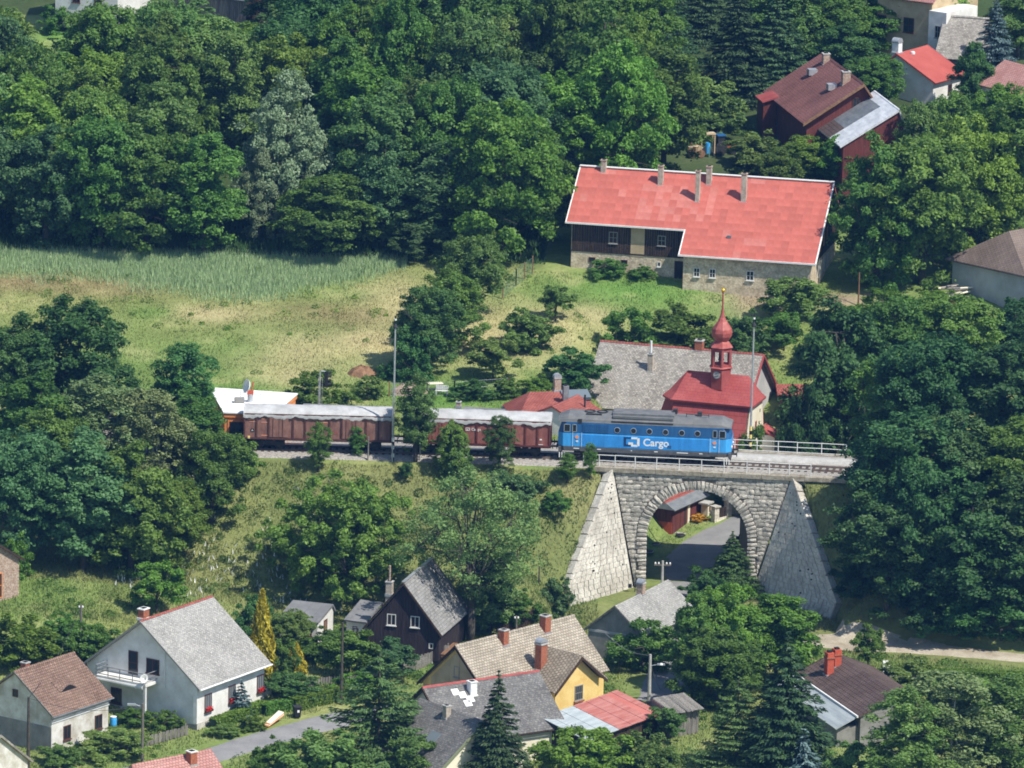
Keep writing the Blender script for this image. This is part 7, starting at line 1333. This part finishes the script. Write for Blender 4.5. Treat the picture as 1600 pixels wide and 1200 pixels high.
t, b = put('white_post', 'squat white post box beside the small round-headed tree', 'post', 1385, 1056); MB().box(-.35, .15, -.3, .3, -.3, 1.25).build('shaft', 'paint_white', t, bevel=.05); MB().box(.15, .65, -.25, .25, -.3, .85).build('cabinet', 'paint_white', t, bevel=.04)
t, b = put('earth_heap', 'brown heap of garden cuttings in the dry meadow', 'heap', 566, 583); m = MB().lathe([(1.3, -.2), (1.0, .25), (.6, .55), (.1, .7)], 16); m.v = [(x_ * 1.2 + rng.normal(0, .09), y_ + rng.normal(0, .09), z_ + rng.normal(0, .05)) for x_, y_, z_ in m.v]; m.build('mound', 'wood_brown', t)
t, b = put('garden_table', 'pale wooden garden table on the lawn behind the wagons', 'table', 679, 612, R(10)); MB().box(-.75, .75, -.4, .4, .7, .76).build('top', 'plaster_cream', t)
for x_ in (-.65, .65):
    for y_ in (-.3, .3): MB().box(x_ - .04, x_ + .04, y_ - .04, y_ + .04, -.1, .7).build('leg', 'frame_grey', t)
t, b = put('garden_bench', 'white slatted garden bench on the lawn right of the table', 'bench', 690, 618, R(-10)); 
for k in range(3): MB().box(-.6, .6, -.2 + k * .15, -.09 + k * .15, .42, .45).build('slat', 'paint_white', t); MB().box(-.6, .6, .26, .29, .5 + k * .14, .6 + k * .14).build('back_slat', 'paint_white', t)
for x_ in (-.5, .5): MB().box(x_ - .03, x_ + .03, -.2, .3, -.1, .42).build('leg', 'paint_white', t)
# sand heap, timber stack, junk yard, machinery
t, b = put('sand_heap', 'reddish sand heap behind the fence near the lighting mast', 'heap', 640, 612); m = MB().lathe([(1.5, -.2), (1.1, .3), (.5, .75), (.05, .85)], 16); m.v = [(x_ * 1.3 + rng.normal(0, .06), y_ + rng.normal(0, .06), z_) for x_, y_, z_ in m.v]; m.build('mound', 'brick_pale', t)
t, b = put('timber_stack', 'jumbled stack of pale timber beside the farm track', 'timber stack', 1492, 466, R(25)); rj = random.Random(8)
for k in range(16): a_ = rj.uniform(-.5, .5); c_ = (rj.uniform(-.8, .8), rj.uniform(-.5, .5), .15 + k * .07); L_ = rj.uniform(.8, 1.5); MB().path([np.array(c_) - (math.cos(a_) * L_, math.sin(a_) * L_, rj.uniform(-.2, .2)), np.array(c_) + (math.cos(a_) * L_, math.sin(a_) * L_, rj.uniform(-.2, .3))], [.1, .08], 6).build('beam', rj.choice(['plaster_cream', 'plank_grey', 'chimney_plaster']), t)
t, b = put('red_tub', 'red-brown tub in front of the timber stack', 'tub', 1490, 472); MB().lathe([(.3, -.1), (.42, .5), (.45, .52), (.36, .5), (.28, .1)], 14).build('vessel', 'brick_red', t)
for u_, v_, lab, spec in ((1086, 246, 'rusty farm implement at the left of the junk yard above the farmhouse', 0), (1104, 244, 'machine frame with a blue drum in the middle of the junk yard', 1), (1133, 240, 'old tractor with red bonnet at the right of the junk yard', 2)):
    t, b = put('old_machinery', lab, 'machinery', u_, v_, R(15), 'junk yard machinery'); 
    if spec == 0:
        MB().box(-.7, .7, -.5, .5, .5, .62).build('deck', 'wood_brown', t); MB().path([(-.7, 0, .6), (-.3, 0, 1.9), (.2, 0, 1.0)], [.06] * 3).build('boom', 'brick_red', t); MB().path([(-1.3, 0, 1.1), (.8, 0, .9)], [.07] * 2).build('drawbar', 'chimney_plaster', t); MB().lathe([(.1, 0), (.45, .05), (.5, .5), (.1, .6)], 12, (.2, .1, .6)).build('hopper', 'plaster_tan', t)
        for x_ in (-.5, .5): MB().tube((x_, -.6, .4), (x_, -.48, .4), .4, n=16).build('wheel', 'wood_brown', t)
    elif spec == 1:
        for x_ in (-.7, .7):
            for y_ in (-.4, .4): MB().box(x_ - .06, x_ + .06, y_ - .06, y_ + .06, -.1, 2.3).build('upright', 'plaster_tan', t)
        MB().box(-.8, .8, -.5, .5, 2.2, 2.36).build('top_beam', 'plaster_tan', t); MB().tube((0, -.3, .3), (0, -.3, 1.4), .28, n=14).build('drum', 'loco_light', t); MB().path([(.1, -.5, -.1), (.1, -.5, 1.0)], [.09] * 2).build('pipe', 'paint_teal', t); MB().box(-.6, -.2, -.5, .3, .2, .8).build('engine', 'metal_dark', t)
    else:
        MB().box(-.2, 1.0, -.35, .35, .55, 1.05).build('bonnet', 'chimney_red', t, bevel=.08); MB().box(-.9, -.2, -.5, .5, .7, 1.9).build('cab', 'metal_dark', t); MB().box(-1.0, -.1, -.6, .6, 1.9, 2.0).build('cab_roof', 'loco_dark', t)
        for x_, r_ in ((-.6, .65), (.75, .4)):
            for y_ in (-.6, .6): MB().tube((x_, y_ - .12, r_), (x_, y_ + .12, r_), r_, n=18).build('wheel', 'metal_dark', t)
for u_, v_, lab in ((1022, 852, 'dark drain cover in the grass nearer the lane shed'), (1012, 864, 'dark drain cover in the grass nearer the arch'), ):
    t, b = put('drain_cover', lab, 'drain cover', u_, v_, group='drain covers'); MB().lathe([(.5, 0), (.5, .1), (.42, .13)], 16).build('lid', 'metal_dark', t); MB().lathe([(.56, 0), (.56, .06), (.5, .06)], 16).build('rim', 'concrete', t)
t, b = put('tyre', 'black tyre lying at the corner of the lane shed', 'tyre', 1063, 839); MB().lathe([(.2, 0), (.4, 0), (.46, .1), (.4, .2), (.2, .2)], 18).build('tread', 'paint_black', t)
t, b = put('blue_barrel', 'light blue water barrel behind the small brown-tiled house', 'barrel', 177, 1136); MB().lathe([(.26, 0), (.3, .2), (.3, .6), (.26, .8)], 16).build('drum', 'loco_light', t); MB().lathe([(.28, .8), (.28, .84), (.05, .86)], 16).build('lid', 'paint_white', t)
# ================================================================== air between the camera and the hillside
hz = MB().box(-3400, 3400, -3400, 3400, -17, 168).build('haze', None, None); tag(hz, kind='stuff')
hm = bpy.data.materials.new('haze'); hm.use_nodes = True; hn = hm.node_tree.nodes; hn.remove(hn['Principled BSDF']); pv = hn.new('ShaderNodeVolumePrincipled')
pv.inputs['Color'].default_value = (0.15, 0.42, 1.0, 1); pv.inputs['Density'].default_value = 0.00007; pv.inputs['Anisotropy'].default_value = 0.0
hm.node_tree.links.new(pv.outputs[0], hn['Material Output'].inputs['Volume']); hz.data.materials.append(hm)
